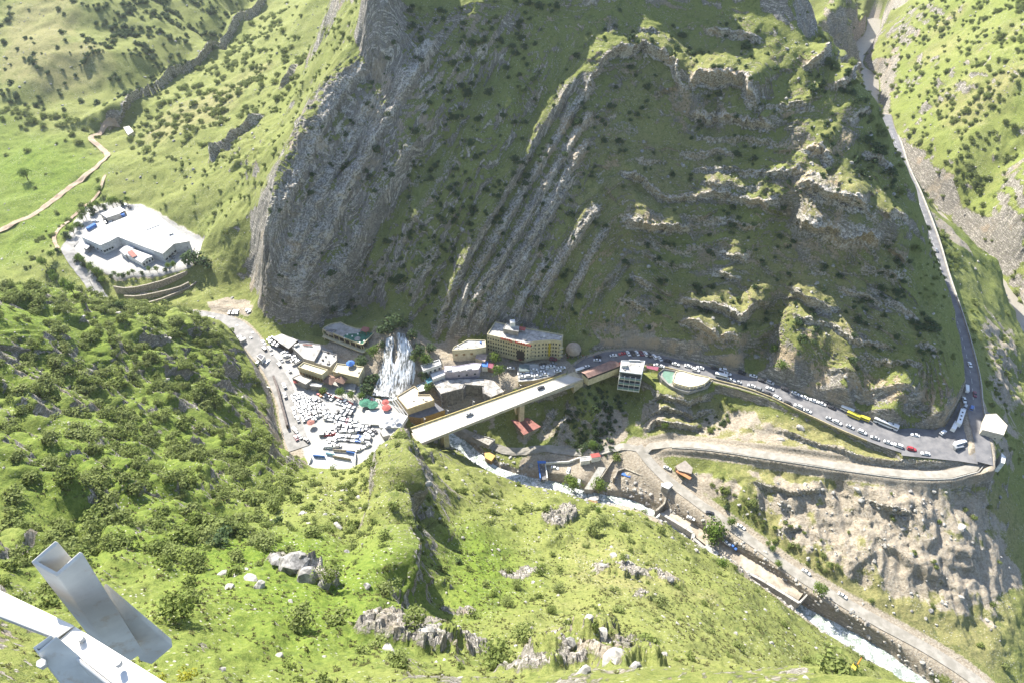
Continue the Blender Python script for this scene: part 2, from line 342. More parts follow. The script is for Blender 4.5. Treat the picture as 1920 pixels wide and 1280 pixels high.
add(dry_m, region([(1240,740),(1450,770),(1700,855),(1840,860),(1800,885),(1500,860),(1240,830)], 3), 1.0)
add(dry_m, region([(1330,850),(1850,890),(1920,900),(1920,1280),(1750,1200),(1500,1060)], 5), 0.85)
add(dry_m, region([(0,0),(150,0),(200,190),(90,180),(0,150)], 8), 0.8)
add(dry_m, region([(250,250),(480,90),(500,150),(300,300)], 7), 0.6)
add(dry_m, region([(1680,60),(1920,0),(1920,400),(1750,250)], 8), 0.5)
add(dry_m, region([(1000,1080),(1180,1000),(1330,1100),(1400,1280),(900,1280)], 6), 0.35)
add(dirt_m, region([(1430,790),(1560,830),(1700,870),(1500,850),(1380,830)], 3), 0.7)
add(dirt_m, region([(1240,860),(1400,900),(1420,960),(1300,930)], 3), 0.75)
add(dirt_m, region([(1500,960),(1700,960),(1850,1020),(1880,1100),(1700,1090),(1560,1040)], 4), 0.5)
add(dirt_m, region([(1820,1040),(1900,1040),(1960,1110),(1870,1110)], 3), 0.9)
add(dirt_m, region([(1640,1020),(1720,1010),(1740,1070),(1660,1075)], 3), 0.7)
add(dirt_m, region([(1080,650),(1200,600),(1270,640),(1180,662)], 3), 0.8)
add(dirt_m, region([(1690,270),(1760,370),(1850,470),(1800,420),(1720,330)], 3), 0.8)
add(dirt_m, region([(1730,370),(1780,420),(1840,500),(1770,440)], 3), 0.85)
add(dirt_m, region([(880,870),(1000,840),(1230,840),(1280,920),(1240,1000),(1130,940),(960,890)], 2), 0.75)
add(dirt_m, region([(1230,960),(1320,940),(1520,1100),(1700,1215),(1860,1290),(1700,1262),(1480,1140)], 2, ), 0.85)
add(dirt_m, region([(380,560),(470,556),(480,585),(450,600),(390,590)], 2), 0.7)
add(dirt_m, region([(200,520),(400,520),(390,570),(220,570)], 3), 0.4)
add(dirt_m, region([(1120,760),(1190,760),(1180,840),(1110,850)], 2), 0.7)
add(dirt_m, region([(880,690),(960,690),(960,740),(920,740)], 1), 0.7)
add(dirt_m, region([(540,640),(700,610),(800,615),(1060,650),(1100,700),(1000,760),(860,820),(700,720),(600,700)], 3), 0.62)
add(dirt_m, region([(860,800),(940,735),(1080,730),(1200,720),(1340,735),(1380,790),(1230,830),(1100,870),(960,860)], 3), 0.42)
add(rock_m, region([(690,610),(800,610),(800,745),(690,745)], 2), 0.6)
add(rock_m, region([(960,830),(1000,740),(1100,722),(1200,730),(1340,730),(1360,790),(1230,820),(1080,850)], 3), 0.42)
add(rock_m, region([(1440,790),(1560,820),(1700,858),(1830,868),(1790,884),(1600,868),(1430,835)], 1.5), 0.4)
add(dirt_m, region([(1830,560),(1920,620),(1920,900),(1860,880),(1840,700)], 3), 0.5)
add(crag_m, region([(1850,600),(1960,620),(1960,960),(1870,900)], 3), 0.7)
add(lush_m, region([(-50,200),(180,290),(200,380),(130,440),(0,500),(-50,500)], 6), 0.8)
add(lush_m, region([(300,1000),(560,980),(860,1150),(700,1280),(350,1280),(250,1150)], 5), 0.9)
add(lush_m, region([(850,950),(960,1010),(1000,1080),(850,1160),(800,1120)], 4), 1.0)
add(lush_m, region([(-200,540),(450,660),(560,860),(480,1000),(200,1150),(-200,1200)], 6), 0.7)
add(lush_m, region([(1730,400),(1900,470),(1920,620),(1880,520)], 5), 0.6)
add(crag_m, region([(-250,540),(330,590),(450,670),(540,850),(500,960),(320,1000),(200,1120),(-250,1150)], 5), 1.0)
add(crag_m, region([(740,820),(860,870),(850,1140),(750,1150),(700,1040),(710,900)], 2), 1.0)
add(crag_m, region([(900,930),(1040,930),(1110,990),(1050,1040),(950,1030)], 3), 0.8)
add(crag_m, region([(1400,960),(1900,940),(1900,1250),(1650,1140)], 6), 0.55)
add(crag_m, region([(1640,150),(1750,0),(2000,0),(2000,600),(1850,470),(1700,260)], 6), 0.5)
gr_m = region([(1640,150),(1750,0),(2000,0),(2000,600),(1850,470),(1700,260)], 6); add(lush_m, gr_m, 0.35)
add(crag_m, region([(1440,-20),(1600,-20),(1620,110),(1500,60)], 4), 1.0)
add(crag_m, region([(390,280),(500,230),(510,300),(420,320)], 3), 0.9)
add(crag_m, region([(120,600),(0,560),(0,800),(120,760)], 3), 1.0)
add(crag_m, region([(1340,820),(1600,860),(1850,880),(1800,850),(1450,790)], 2), 0.5)
# level places
flats = [([(500,655),(540,640),(600,655),(655,690),(690,745),(760,760),(745,832),(665,884),(575,882),(545,790),(515,720)], -300),
         ([(118,455),(150,395),(200,385),(262,388),(384,458),(360,500),(300,516),(214,520),(160,500)], -288.5),
         ([(1040,862),(1120,862),(1090,912),(1030,902)], -325.5),
         ([(970,700),(1060,680),(1130,690),(1090,704),(1000,722),(970,718)], -300.2),
         ([(1185,700),(1240,700),(1335,705),(1340,735),(1290,748),(1245,735)], -302.5)]
for pts, z in flats:
    r = region(pts, 1.2, z=z); flat_m = np.maximum(flat_m, r); base = base * (1 - r) + (z + CAMZ) * r
carpark_r = region(flats[0][0], 0.8, z=-300); yard_r = region(flats[1][0], 0.8, z=-288.5)
add(pale_m, carpark_r, 1.0); add(pale_m, yard_r, 1.0); add(dirt_m, carpark_r, 1.0); add(dirt_m, yard_r, 1.0)
near_road = np.full(base.shape, 60.0)
nriv = np.minimum(dist_line(gx, gy, river)[0], 60.0)
for L in (road_far, road_up, road_right, road_loop, road_low, village_road, gorge_river, river):
    d, zz, sd = dist_line(gx, gy, L); near_road = np.minimum(near_road, d)
cliff_m = np.maximum.reduce([region(w, 2.5) for w in ([(1250,141),(1440,180),(1475,250),(1270,250)],[(1470,395),(1655,400),(1655,492),(1480,485)],[(1150,365),(1300,395),(1310,445),(1180,450)],[(1480,290),(1560,300),(1600,360),(1490,350)],[(1130,90),(1260,90),(1270,150),(1130,140)],[(1260,540),(1480,600),(1450,650),(1260,640)],[(830,640),(900,640),(1140,140),(1080,160)])])
cut_m = region([(1100,660),(1400,700),(1600,762),(1800,800),(1800,740),(1600,698),(1400,645),(1250,620),(1100,600)], 2)
Zb = raster(base, RX, RY)
q = 3.0
NXs = (raster(base, RX + q, RY) - raster(base, RX - q, RY)) / (2 * q)
NYs = (raster(base, RX, RY + q) - raster(base, RX, RY - q)) / (2 * q)
nl = np.sqrt(NXs ** 2 + NYs ** 2 + 1)
nx, ny, nz = -NXs / nl, -NYs / nl, 1 / nl
def smooth(a, lo, hi):
    t = np.clip((a - lo) / (hi - lo), 0, 1); return t * t * (3 - 2 * t)
R = {k: raster(m, RX, RY) for k, m in dict(rock=rock_m, dry=dry_m, dirt=dirt_m, lush=lush_m, crag=crag_m, pale=pale_m, flat=flat_m, m=mmask, bed=beds, nr=near_road, cliff=cliff_m, cut=cut_m, gr=gr_m, nriv=nriv).items()}
keep = (1 - smooth(R['flat'], 0.05, 0.6)) * smooth(R['nr'], 5, 14)      # how much relief is allowed here
D = np.zeros_like(Zb)
# folded beds: benches and risers
lx, ly, lz = RX, RY, Zb
warp = (fbm(RX / 34, RY / 34, 4, 3) - 0.5) * 0.85 + (fbm(RX / 7, RY / 7, 3, 5) - 0.5) * 0.10
Sb = R['bed'] + warp
def saw(x, riser=0.28):
    f = x - np.floor(x)
    return np.where(f < 1 - riser, f / (1 - riser), (1 - f) / riser)
def bedrnd(x, s):
    i = np.floor(x); return hsh(i, i * 0, i * 0, s)
Mk = R['m'] * smooth(R['nr'], 4, 10)
LA = RX * 0.61 + RY * 0.79; LB = RX * 0.79 - RY * 0.61          # along and across the beds of the steep left limb
leftlimb = 1 - smooth(RX / np.maximum(RY, 1), 0.02, 0.16)
right = 1 - leftlimb
Sb = Sb + 0.30 * (noise2(Sb * 2.7, Sb * 0 + 3, 5) - 0.5) + 0.10 * (noise2(Sb * 7.1, Sb * 0 + 9, 6) - 0.5)
amp1 = smooth(fbm(RX / 38, RY / 38, 3, 11), 0.36, 0.66)
amp2 = smooth(fbm(RX / 22, RY / 22, 3, 19), 0.42, 0.66)
amp3 = smooth(fbm(RX / 15, RY / 15, 2, 23), 0.42, 0.62)
cliff = R['cliff']
D += Mk * saw(Sb * 5.0, 0.3) * (0.05 + 1.3 * amp2) * (0.15 + bedrnd(Sb * 5.0, 4) ** 1.5 * 1.2)
D += Mk * saw(Sb * 13.0, 0.4) * (0.15 + 0.9 * amp3) * (0.2 + bedrnd(Sb * 13.0, 5))
D += Mk * saw(Sb * 31.0, 0.45) * 0.26 * (0.4 + amp3)
D += Mk * leftlimb * (np.abs(fbm(LB / 7, LA / 26, 4, 37) - 0.5) * -7.0 + 1.0)
D += Mk * leftlimb * (fbm(LB / 2.2, LA / 9, 3, 39) - 0.5) * 1.8
D += Mk * leftlimb * (fbm(RX / 24, RY / 16, 4, 40) - 0.5) * 5.0
D += Mk * (fbm(RX / 3.4, RY / 3.4, 3, 48) - 0.5) * 1.3
D += Mk * right * (fbm(RX / 24, RY / 24, 3, 49) - 0.5) * 4.0
cl = fbm(LB / 11, LA / 60, 4, 31)
# ledges: (line in the photograph, step height, depth of the bench above it)
LEDGES = [([(215,234),(262,182),(330,137),(400,87),(450,42),(500,-5)],6.5,12),([(392,312),(430,272),(470,237),(505,215)],6,8),([(520,175),(545,150),(560,120)],4,6),([(1085,195),(1110,150),(1130,118),(1160,102),(1200,99),(1240,110),(1262,133),(1273,165),(1288,192)],6,12),
 ([(1278,168),(1310,160),(1350,154),(1393,160),(1412,188),(1420,214)],10,16),([(1283,212),(1330,224),(1390,231),(1452,238),(1465,243)],6,9),
 ([(1262,288),(1320,292),(1360,287),(1388,300)],3.5,9),([(1150,322),(1200,340),(1235,372),(1290,379),(1340,366),(1390,378),(1440,386),(1482,372)],5.5,12),
 ([(1285,318),(1380,322),(1480,331),(1502,325),(1560,345)],3,9),([(1498,284),(1540,289),(1557,310),(1562,335)],7,13),([(1490,344),(1540,370),(1600,385),(1620,396)],8,13),
 ([(1160,392),(1180,424),(1230,431),(1285,431),(1303,423)],8,14),([(1476,408),(1510,424),(1580,439),(1640,449),(1652,464)],11,16),([(1340,472),(1390,487),(1424,468)],5,10),
 ([(1325,503),(1370,525),(1404,519)],4.5,9),([(1262,558),(1300,574),(1360,585),(1392,600),(1414,575),(1462,565)],7,11),([(1468,528),(1500,560),(1530,580),(1585,590)],6,11),
 ([(1266,600),(1330,624),(1398,640)],7,9),([(1480,580),(1500,602),(1560,612),(1600,640),(1680,650)],3,8),([(1555,540),(1620,560),(1665,580)],3,8),([(1600,662),(1660,680),(1740,700)],2.5,7),
 ([(1495,132),(1540,120),(1575,108)],6,10),([(1545,182),(1590,152),(1606,145)],6,10),([(1585,238),(1640,205)],5,9),([(1172,505),(1200,530),(1232,545)],5,9),([(1150,560),(1185,570),(1230,590)],3,7),
 ([(1290,256),(1400,262),(1485,276)],2.2,7),([(1175,300),(1262,306)],2,6),([(1300,345),(1450,352)],2.4,7),([(1600,502),(1705,522)],2.5,8),([(1500,498),(1565,515)],2.5,7),([(1398,645),(1440,615),(1466,598)],4,7),
 ([(1270,405),(1350,415),(1450,420)],2,7),([(1640,560),(1740,610)],3,8),([(1500,380),(1640,420)],2,6),([(1310,60),(1400,70),(1440,80)],4,9),([(1180,60),(1250,66)],2.5,8),([(1600,290),(1650,300),(1680,330)],4,9),([(1640,400),(1710,430)],4,9),
 ([(1200,440),(1260,470),(1330,460)],2,7),([(1190,470),(1260,500),(1320,492)],2,7),([(1420,520),(1460,500)],3,8),([(1390,190),(1500,205),(1540,215)],2.5,8),([(1700,640),(1770,665)],2.5,7),([(1540,700),(1640,735),(1740,752)],1.6,5),
 ([(1203,765),(1240,745),(1290,757),(1342,738)],4,7),([(1200,788),(1240,768),(1300,778),(1345,760)],4,6),([(1200,815),(1230,792),(1290,802),(1335,800)],4,6),([(1440,800),(1520,830),(1640,866),(1780,872)],2.5,4),([(1395,905),(1480,925),(1560,915)],3,7),([(1610,935),(1680,955),(1720,965)],5,9),([(1440,1000),(1520,990)],2.5,6),([(1340,855),(1420,868)],2,4)]
jag = (fbm(RX / 5, RY / 5, 3, 151) - .5) * 5.0 + (wc_ := worley(RX / 2.6, RY / 2.6, 153)[2] - .5) * 2.2
LEDROCK = np.zeros_like(D)
nrx = np.zeros_like(D)
for pts, hh, ww in LEDGES:
    line = [pixel_to_ground(u, v) for u, v in pts]
    d, zz, sd = dist_line(RX, RY, line)
    if line[-1][0] < line[0][0]: sd = -sd
    ds = d * sd + jag * 0.5                       # positive on the uphill side
    ends = 1.0
    e0 = np.hypot(RX - line[0][0], RY - line[0][1]); e1 = np.hypot(RX - line[-1][0], RY - line[-1][1])
    taper = smooth(np.minimum(e0, e1), 0, 12)
    riser = max(1.0, hh * 0.16)
    up = np.clip(1 - ds / ww, 0, 1); f = np.where(ds > 0, up, np.clip(1 + ds / riser, 0, 1))
    f = np.where(d < 29, f, 0) * taper
    D += f * hh * (1.4 if hh > 5 else 1.15) * (0.7 + 0.6 * noise2(RX / 9, RY / 9, 155))
    LEDROCK = np.maximum(LEDROCK, np.where(d < 29, smooth(-np.abs(ds + riser * .4), -riser * 2.2, -riser * .8), 0) * (0.3 + .7 * min(1, hh / 5)) * smooth(taper, 0, .5))
RIBS = [([(752,1135),(745,1060),(745,980),(752,900),(768,838)],15,7.5),([(1005,832),(1035,780),(1062,745)],3.5,4),([(1030,842),(1060,790),(1088,752)],3.5,4),([(1055,845),(1080,800)],3,4),([(985,820),(1010,775)],3,4),([(800,642),(830,580),(870,500),(920,410),(965,330),(1010,255),(1060,180),(1100,130)],7,6),([(822,642),(880,545),(990,345),(1120,150)],4,4),([(852,640),(920,520),(1010,375),(1125,190)],5.5,4),([(880,640),(960,500),(1060,340),(1120,240)],5,4),([(905,632),(990,480),(1090,305)],3.5,3.5),
 ([(985,610),(1060,480),(1145,365)],6,5),([(1045,602),(1100,500),(1155,400)],4,4),([(1085,595),(1130,530),(1185,488)],4.5,4),([(940,620),(1010,520),(1050,450)],3,3.5),
 ([(545,618),(590,480),(640,380),(700,270),(760,180),(830,60)],6,7),([(590,600),(640,500),(700,400),(800,250)],5.5,6),([(500,505),(560,340),(620,205),(700,60)],4,6),([(520,590),(560,460),(620,330),(720,150)],4,6),([(650,600),(700,500),(760,400)],5,6),([(700,570),(740,480),(800,380),(870,262)],4.5,5),([(760,590),(800,500),(840,430)],4,5),([(620,610),(660,500),(720,380)],3.5,5)]
for pts, hh, ww in RIBS:
    line = [pixel_to_ground(u, v) for u, v in pts]
    d, zz, sd = dist_line(RX, RY, line); ds = d * sd + jag * .35
    e0 = np.hypot(RX - line[0][0], RY - line[0][1]); e1 = np.hypot(RX - line[-1][0], RY - line[-1][1]); taper = smooth(np.minimum(e0, e1), 0, 15)
    f = np.where(ds > 0, np.clip(1 - ds / (ww * 1.6), 0, 1), np.clip(1 + ds / (ww * .45), 0, 1)) * (d < 29) * taper
    D += f * hh * 0.7 * (0.6 + 0.8 * noise2(LA / 14, LB / 14, 157))
    LEDROCK = np.maximum(LEDROCK, smooth(f, .25, .7) * (.75 if hh < 11 else .25))
for pts, hh, ww in [([(690,560),(740,410),(840,250),(960,80)],7,12),([(612,612),(690,450),(760,330)],4,7),([(785,600),(880,420),(1000,215),(1090,60)],3,12),([(1462,430),(1472,520),(1440,590),(1425,650)],7,9),([(1100,600),(1160,470)],3,6),([(1335,192),(1338,212)],9,5)]:
    line = [pixel_to_ground(u, v) for u, v in pts]
    d, zz, sd = dist_line(RX, RY, line)
    D -= hh * np.exp(-(np.minimum(d, 29) / ww) ** 2) * (0.7 + .6 * noise2(RX / 12, RY / 12, 159)); LEDROCK *= 1 - 0.8 * np.exp(-(d / ww) ** 2) * (hh < 8)
wd1, wd2, wc = worley(RX / 3.2, (RY + Zb * 0.4) / 3.2, 3)
D += Mk * (wc - 0.5) * 1.0 * (0.25 + R['rock'] + LEDROCK)
# crags on the other hills
cm = R['crag'] * keep
cf = fbm(RX / 30, RY / 30, 4, 41); cz = (Zb + 18 * fbm(RX / 40, RY / 40, 3, 43) + 0.35 * RX)
cs = smooth(fbm(RX / 20, RY / 20, 3, 47), 0.42, 0.58)
D += cm * cs * (saw(cz / 15.0, 0.3) * 4.0 + saw(cz / 5.2, 0.35) * 1.1 + (cf - 0.5) * 10)
wd1b, wd2b, wcb = worley(RX / 4.5, RY / 4.5, 13)
D += cm * cs * ((wcb - 0.5) * 1.8 + np.clip(0.25 - (wd2b - wd1b), 0, 0.25) * -2.5)
# general relief
gen = keep * (1 - 0.7 * R['m'])
D += gen * (fbm(RX / 45, RY / 45, 4, 51) - 0.5) * 9.0 * (1 - 0.5 * smooth(R['lush'], 0.5, 0.9))
D += gen * (np.abs(fbm(RX / 17, RY / 17, 4, 53) - 0.5)) * -5.0
near = 1 - smooth(np.hypot(RX, RY), 250, 420)
D += gen * (fbm(RX / 2.6, RY / 2.6, 3, 57) - 0.5) * (0.5 + 0.5 * near)
D += gen * near * (fbm(RX / 0.9, RY / 0.9, 2, 59) - 0.5) * 0.35
# runnels on the scree below the loop road
sc = raster(blur(inside(gx, gy, [(p[0], p[1]) for p in [pixel_to_ground(*w) for w in [(1260,868),(1500,875),(1800,905),(1900,960),(1900,1200),(1750,1190),(1500,1050)]]]).astype(float), 3), RX, RY) * smooth(R['nr'], 4, 9)
D += sc * ((np.abs(fbm(RX / 9, RY / 45, 3, 61) - 0.5)) * -9 + (fbm(RX / 4, RY / 4, 3, 63) - 0.5) * 1.6)
# pavement of whitish rock knolls in front
def knoll(u, v, rx, ry, h, rot, bx=1.0):
    global D
    h *= 0.75
    c = pixel_to_ground(u, v); a = math.radians(rot)
    X = (RX - c[0]) * math.cos(a) + (RY - c[1]) * math.sin(a); Y = -(RX - c[0]) * math.sin(a) + (RY - c[1]) * math.cos(a)
    e = np.hypot(X / rx, Y / ry) + (fbm(RX / 3, RY / 3, 3, int(u)) - 0.5) * 0.7
    k = smooth(-e, -1.05, -0.78 / bx)
    D = D + k * (h + (fbm(RX / 6, RY / 6, 2, 71) - 0.5) * h * 0.6)
    return k
KN = np.zeros_like(D)
for a in [(790,1190,14,7,3.4,20),(1065,1210,12,6,3.2,35),(1150,1232,9,8,3.8,80),(1010,1250,7,5,2.5,10),(1160,1055,11,6,3.6,-20),(545,1065,7,3,3.6,-15),(590,1085,5,2.5,3.0,-20),(1050,965,10,7,3.5,60),(1250,1080,7,4,2.5,-30),
          (1205,1110,5,3,1.5,0),(960,1070,8,3.5,1.2,20),(860,1140,5,3,0.8,30),(1000,1060,6,3,1.2,10)]:
    KN = np.maximum(KN, knoll(*a))
wk1, wk2, wkc = worley(RX / 1.5, RY / 1.5, 91)
D += KN * ((wkc - 0.5) * 0.9 - np.clip(0.22 - (wk2 - wk1), 0, 0.22) * 3.0)
X3 = RX + nx * D; Y3 = RY + ny * D; Z3 = Zb + nz * D
# level the roads and the river beds
slope_soft = 3.0
apron = [at(1700,828,-295.7), at(1790,832,-293.6), at(1832,826,-291.7)]
apron2 = [at(1760,850,-295), at(1800,855,-294.2), at(1842,850,-291.9)]
for L, half, soft, fl in ((apron, 9.5, 2.5, .5), (apron2, 6, 2.5, .5), (road_up, 6.8, 2.6, 0.25), (road_right, 5.0, 2.6, 0.25), (road_far, 4.5, 3, .25), (road_loop, 3.6, 2.2, 0.25), (road_low, 3.8, 8.0, 0.25), (village_road, 6.5, 4, 0.25)):
    d, zz, sd = dist_line(X3, Y3, L, extra=R['nr'])
    Z3 = carve(Z3, d, zz, half, soft, fl)
for L, half, soft, fl in ((river, 4.2, 3.5, 1.2), (gorge_river, 9.0, 8, 1.5)):
    d, zz, sd = dist_line(X3, Y3, L, extra=R['nr'])
    t = np.clip((d - half) / soft, 0, 1); t = t * t * (3 - 2 * t)
    zt = (zz - fl) * (1 - t) + Z3 * t
    Z3 = np.where(d < half + soft, np.minimum(zt, np.where(d < half, zz - fl, zt)), Z3)
# final slope
du = np.stack([np.gradient(a, axis=1) for a in (X3, Y3, Z3)]); dv = np.stack([np.gradient(a, axis=0) for a in (X3, Y3, Z3)])
N3 = np.cross(du, dv, axis=0); N3 /= np.linalg.norm(N3, axis=0) + 1e-9
N3 = np.where(N3[2] < 0, -N3, N3)
slope = N3[2]
nf = fbm(RX / 6, RY / 6, 4, 81); nf2 = fbm(RX / 30, RY / 30, 3, 83)
rockv = smooth(1 - slope + (nf - 0.5) * 0.35 + R['rock'] * 0.45 + 0.06 * R['crag'] - 0.13 * (1 - smooth(RY, 60, 230)) - 0.08 * R['lush'] * (1 - R['crag']) - 0.13 * R['gr'] + sc * 0.05, 0.42, 0.60)
stony = R['m'] * right * smooth(fbm(RX / 16, RY / 16, 4, 171), .48, .62) * smooth(noise2(Sb * 16.0, LA * .02, 173), .45, .65)
rockv = np.maximum(np.maximum(rockv * (1 - .35 * R['m'] * right), LEDROCK), stony * .62)
rockv = np.maximum(rockv, KN * smooth(nf, 0.3, 0.5))
rockv = np.maximum(rockv, R['cut'] * smooth(1 - slope, .18, .34))
rockv *= 1 - smooth(R['flat'], 0.3, 0.7)
dryv = np.clip(R['dry'] + (nf2 - 0.5) * 0.9 + (nf - 0.5) * 0.3, 0, 1)
dirtv = np.clip(smooth(R['dirt'] + (nf - 0.5) * 0.5, 0.3, 0.62), 0, 1)
dirtv = np.maximum(dirtv, smooth(-R['nr'], -9, -5) * 0.8 * (PT < 2000))
lushv = np.clip(R['lush'] + (nf2 - 0.5) * 0.6, 0, 1)
palev = smooth(R['pale'] + (nf - 0.5) * 0.3, 0.35, 0.6)
cutv = R['cut']
tanv = np.clip(cutv + R['m'] * (1 - leftlimb) * 0.6 + smooth(fbm(RX / 18, RY / 18, 3, 87), 0.5, 0.7) * 0.5, 0, 1)

def grid_mesh(name, X, Y, Z, mat, attrs):
    nr, na = X.shape
    me = bpy.data.meshes.new(name)
    me.vertices.add(nr * na)
    me.vertices.foreach_set('co', np.stack([X, Y, Z], -1).astype(np.float32).ravel())
    i = np.arange(nr * na).reshape(nr, na)
    f = np.stack([i[:-1, :-1], i[:-1, 1:], i[1:, 1:], i[1:, :-1]], -1).reshape(-1, 4)[:, ::-1]
    n = len(f)
    me.loops.add(n * 4); me.polygons.add(n)
    me.loops.foreach_set('vertex_index', f.astype(np.int32).ravel())
    me.polygons.foreach_set('loop_start', np.arange(0, n * 4, 4, dtype=np.int32))
    me.polygons.foreach_set('use_smooth', (attrs['rock'][:-1, :-1].ravel() < 0.5) if 'rock' in attrs else np.ones(n, bool))
    me.update()
    for k, a in attrs.items():
        at_ = me.color_attributes.new(k, 'FLOAT_COLOR', 'POINT') if a.ndim == 3 else me.attributes.new(k, 'FLOAT', 'POINT')
        if a.ndim == 3: at_.data.foreach_set('color', a.astype(np.float32).ravel())
        else: at_.data.foreach_set('value', a.astype(np.float32).ravel())
    me.materials.append(mat)
    o = bpy.data.objects.new(name, me); COL.objects.link(o)
    return o

# ------------------------------------------------------------------ materials
class NT:
    def __init__(s, name, rough=0.9, spec=0.2):
        s.m = bpy.data.materials.new(name); s.m.use_nodes = True; s.t = s.m.node_tree; s.n = s.t.nodes; s.l = s.t.links
        s.b = s.n['Principled BSDF']; s.b.inputs['Roughness'].default_value = rough; s.b.inputs['Specular IOR Level'].default_value = spec
        s.geo = None
    def pos(s):
        if not s.geo: s.geo = s.n.new('ShaderNodeNewGeometry')
        return s.geo.outputs['Position']
    def obj(s):
        return s.n.new('ShaderNodeTexCoord').outputs['Object']
    def attr(s, name, kind='GEOMETRY', out='Fac'):
        a = s.n.new('ShaderNodeAttribute'); a.attribute_name = name; a.attribute_type = kind; return a.outputs[out]
    def noise(s, scale, vec=None, detail=5, rough=0.55, dist=0.0, dim='3D'):
        a = s.n.new('ShaderNodeTexNoise'); a.inputs['Scale'].default_value = scale; a.inputs['Detail'].default_value = detail
        a.inputs['Roughness'].default_value = rough; a.inputs['Distortion'].default_value = dist
        s.l.new(vec if vec is not None else s.pos(), a.inputs['Vector']); return a.outputs['Fac']
    def vor(s, scale, vec=None, feat='F1', out='Distance'):
        a = s.n.new('ShaderNodeTexVoronoi'); a.feature = feat; a.inputs['Scale'].default_value = scale
        s.l.new(vec if vec is not None else s.pos(), a.inputs['Vector']); return a.outputs[out]
    def scalev(s, v, sc):
        a = s.n.new('ShaderNodeVectorMath'); a.operation = 'MULTIPLY'; a.inputs[1].default_value = sc; s.l.new(v, a.inputs[0]); return a.outputs[0]
    def math(s, op, a, b=0.0, c=None, clamp=False):
        q = s.n.new('ShaderNodeMath'); q.operation = op; q.use_clamp = clamp
        for i, x in enumerate((a, b) if c is None else (a, b, c)):
            if isinstance(x, (int, float)): q.inputs[i].default_value = x
            else: s.l.new(x, q.inputs[i])
        return q.outputs[0]
    def ramp(s, x, lo, hi, a=0.0, b=1.0):
        q = s.n.new('ShaderNodeMapRange'); q.interpolation_type = 'SMOOTHSTEP'
        s.l.new(x, q.inputs[0]); q.inputs[1].default_value = lo; q.inputs[2].default_value = hi; q.inputs[3].default_value = a; q.inputs[4].default_value = b
        return q.outputs[0]
    def mix(s, f, a, b):
        q = s.n.new('ShaderNodeMix'); q.data_type = 'RGBA'
        if isinstance(f, (int, float)): q.inputs[0].default_value = f
        else: s.l.new(f, q.inputs[0])
        for i, x in ((6, a), (7, b)):
            if isinstance(x, tuple): q.inputs[i].default_value = (*x[:3], 1)
            else: s.l.new(x, q.inputs[i])
        return q.outputs[2]
    def bump(s, h, strength=0.5, dist=0.3, prev=None):
        q = s.n.new('ShaderNodeBump'); q.inputs['Strength'].default_value = strength; q.inputs['Distance'].default_value = dist
        s.l.new(h, q.inputs['Height'])
        if prev is not None: s.l.new(prev, q.inputs['Normal'])
        s.l.new(q.outputs[0], s.b.inputs['Normal']); return q.outputs[0]
    def color(s, c):
        if isinstance(c, tuple): s.b.inputs['Base Color'].default_value = (*c[:3], 1)
        else: s.l.new(c, s.b.inputs['Base Color'])
        return s
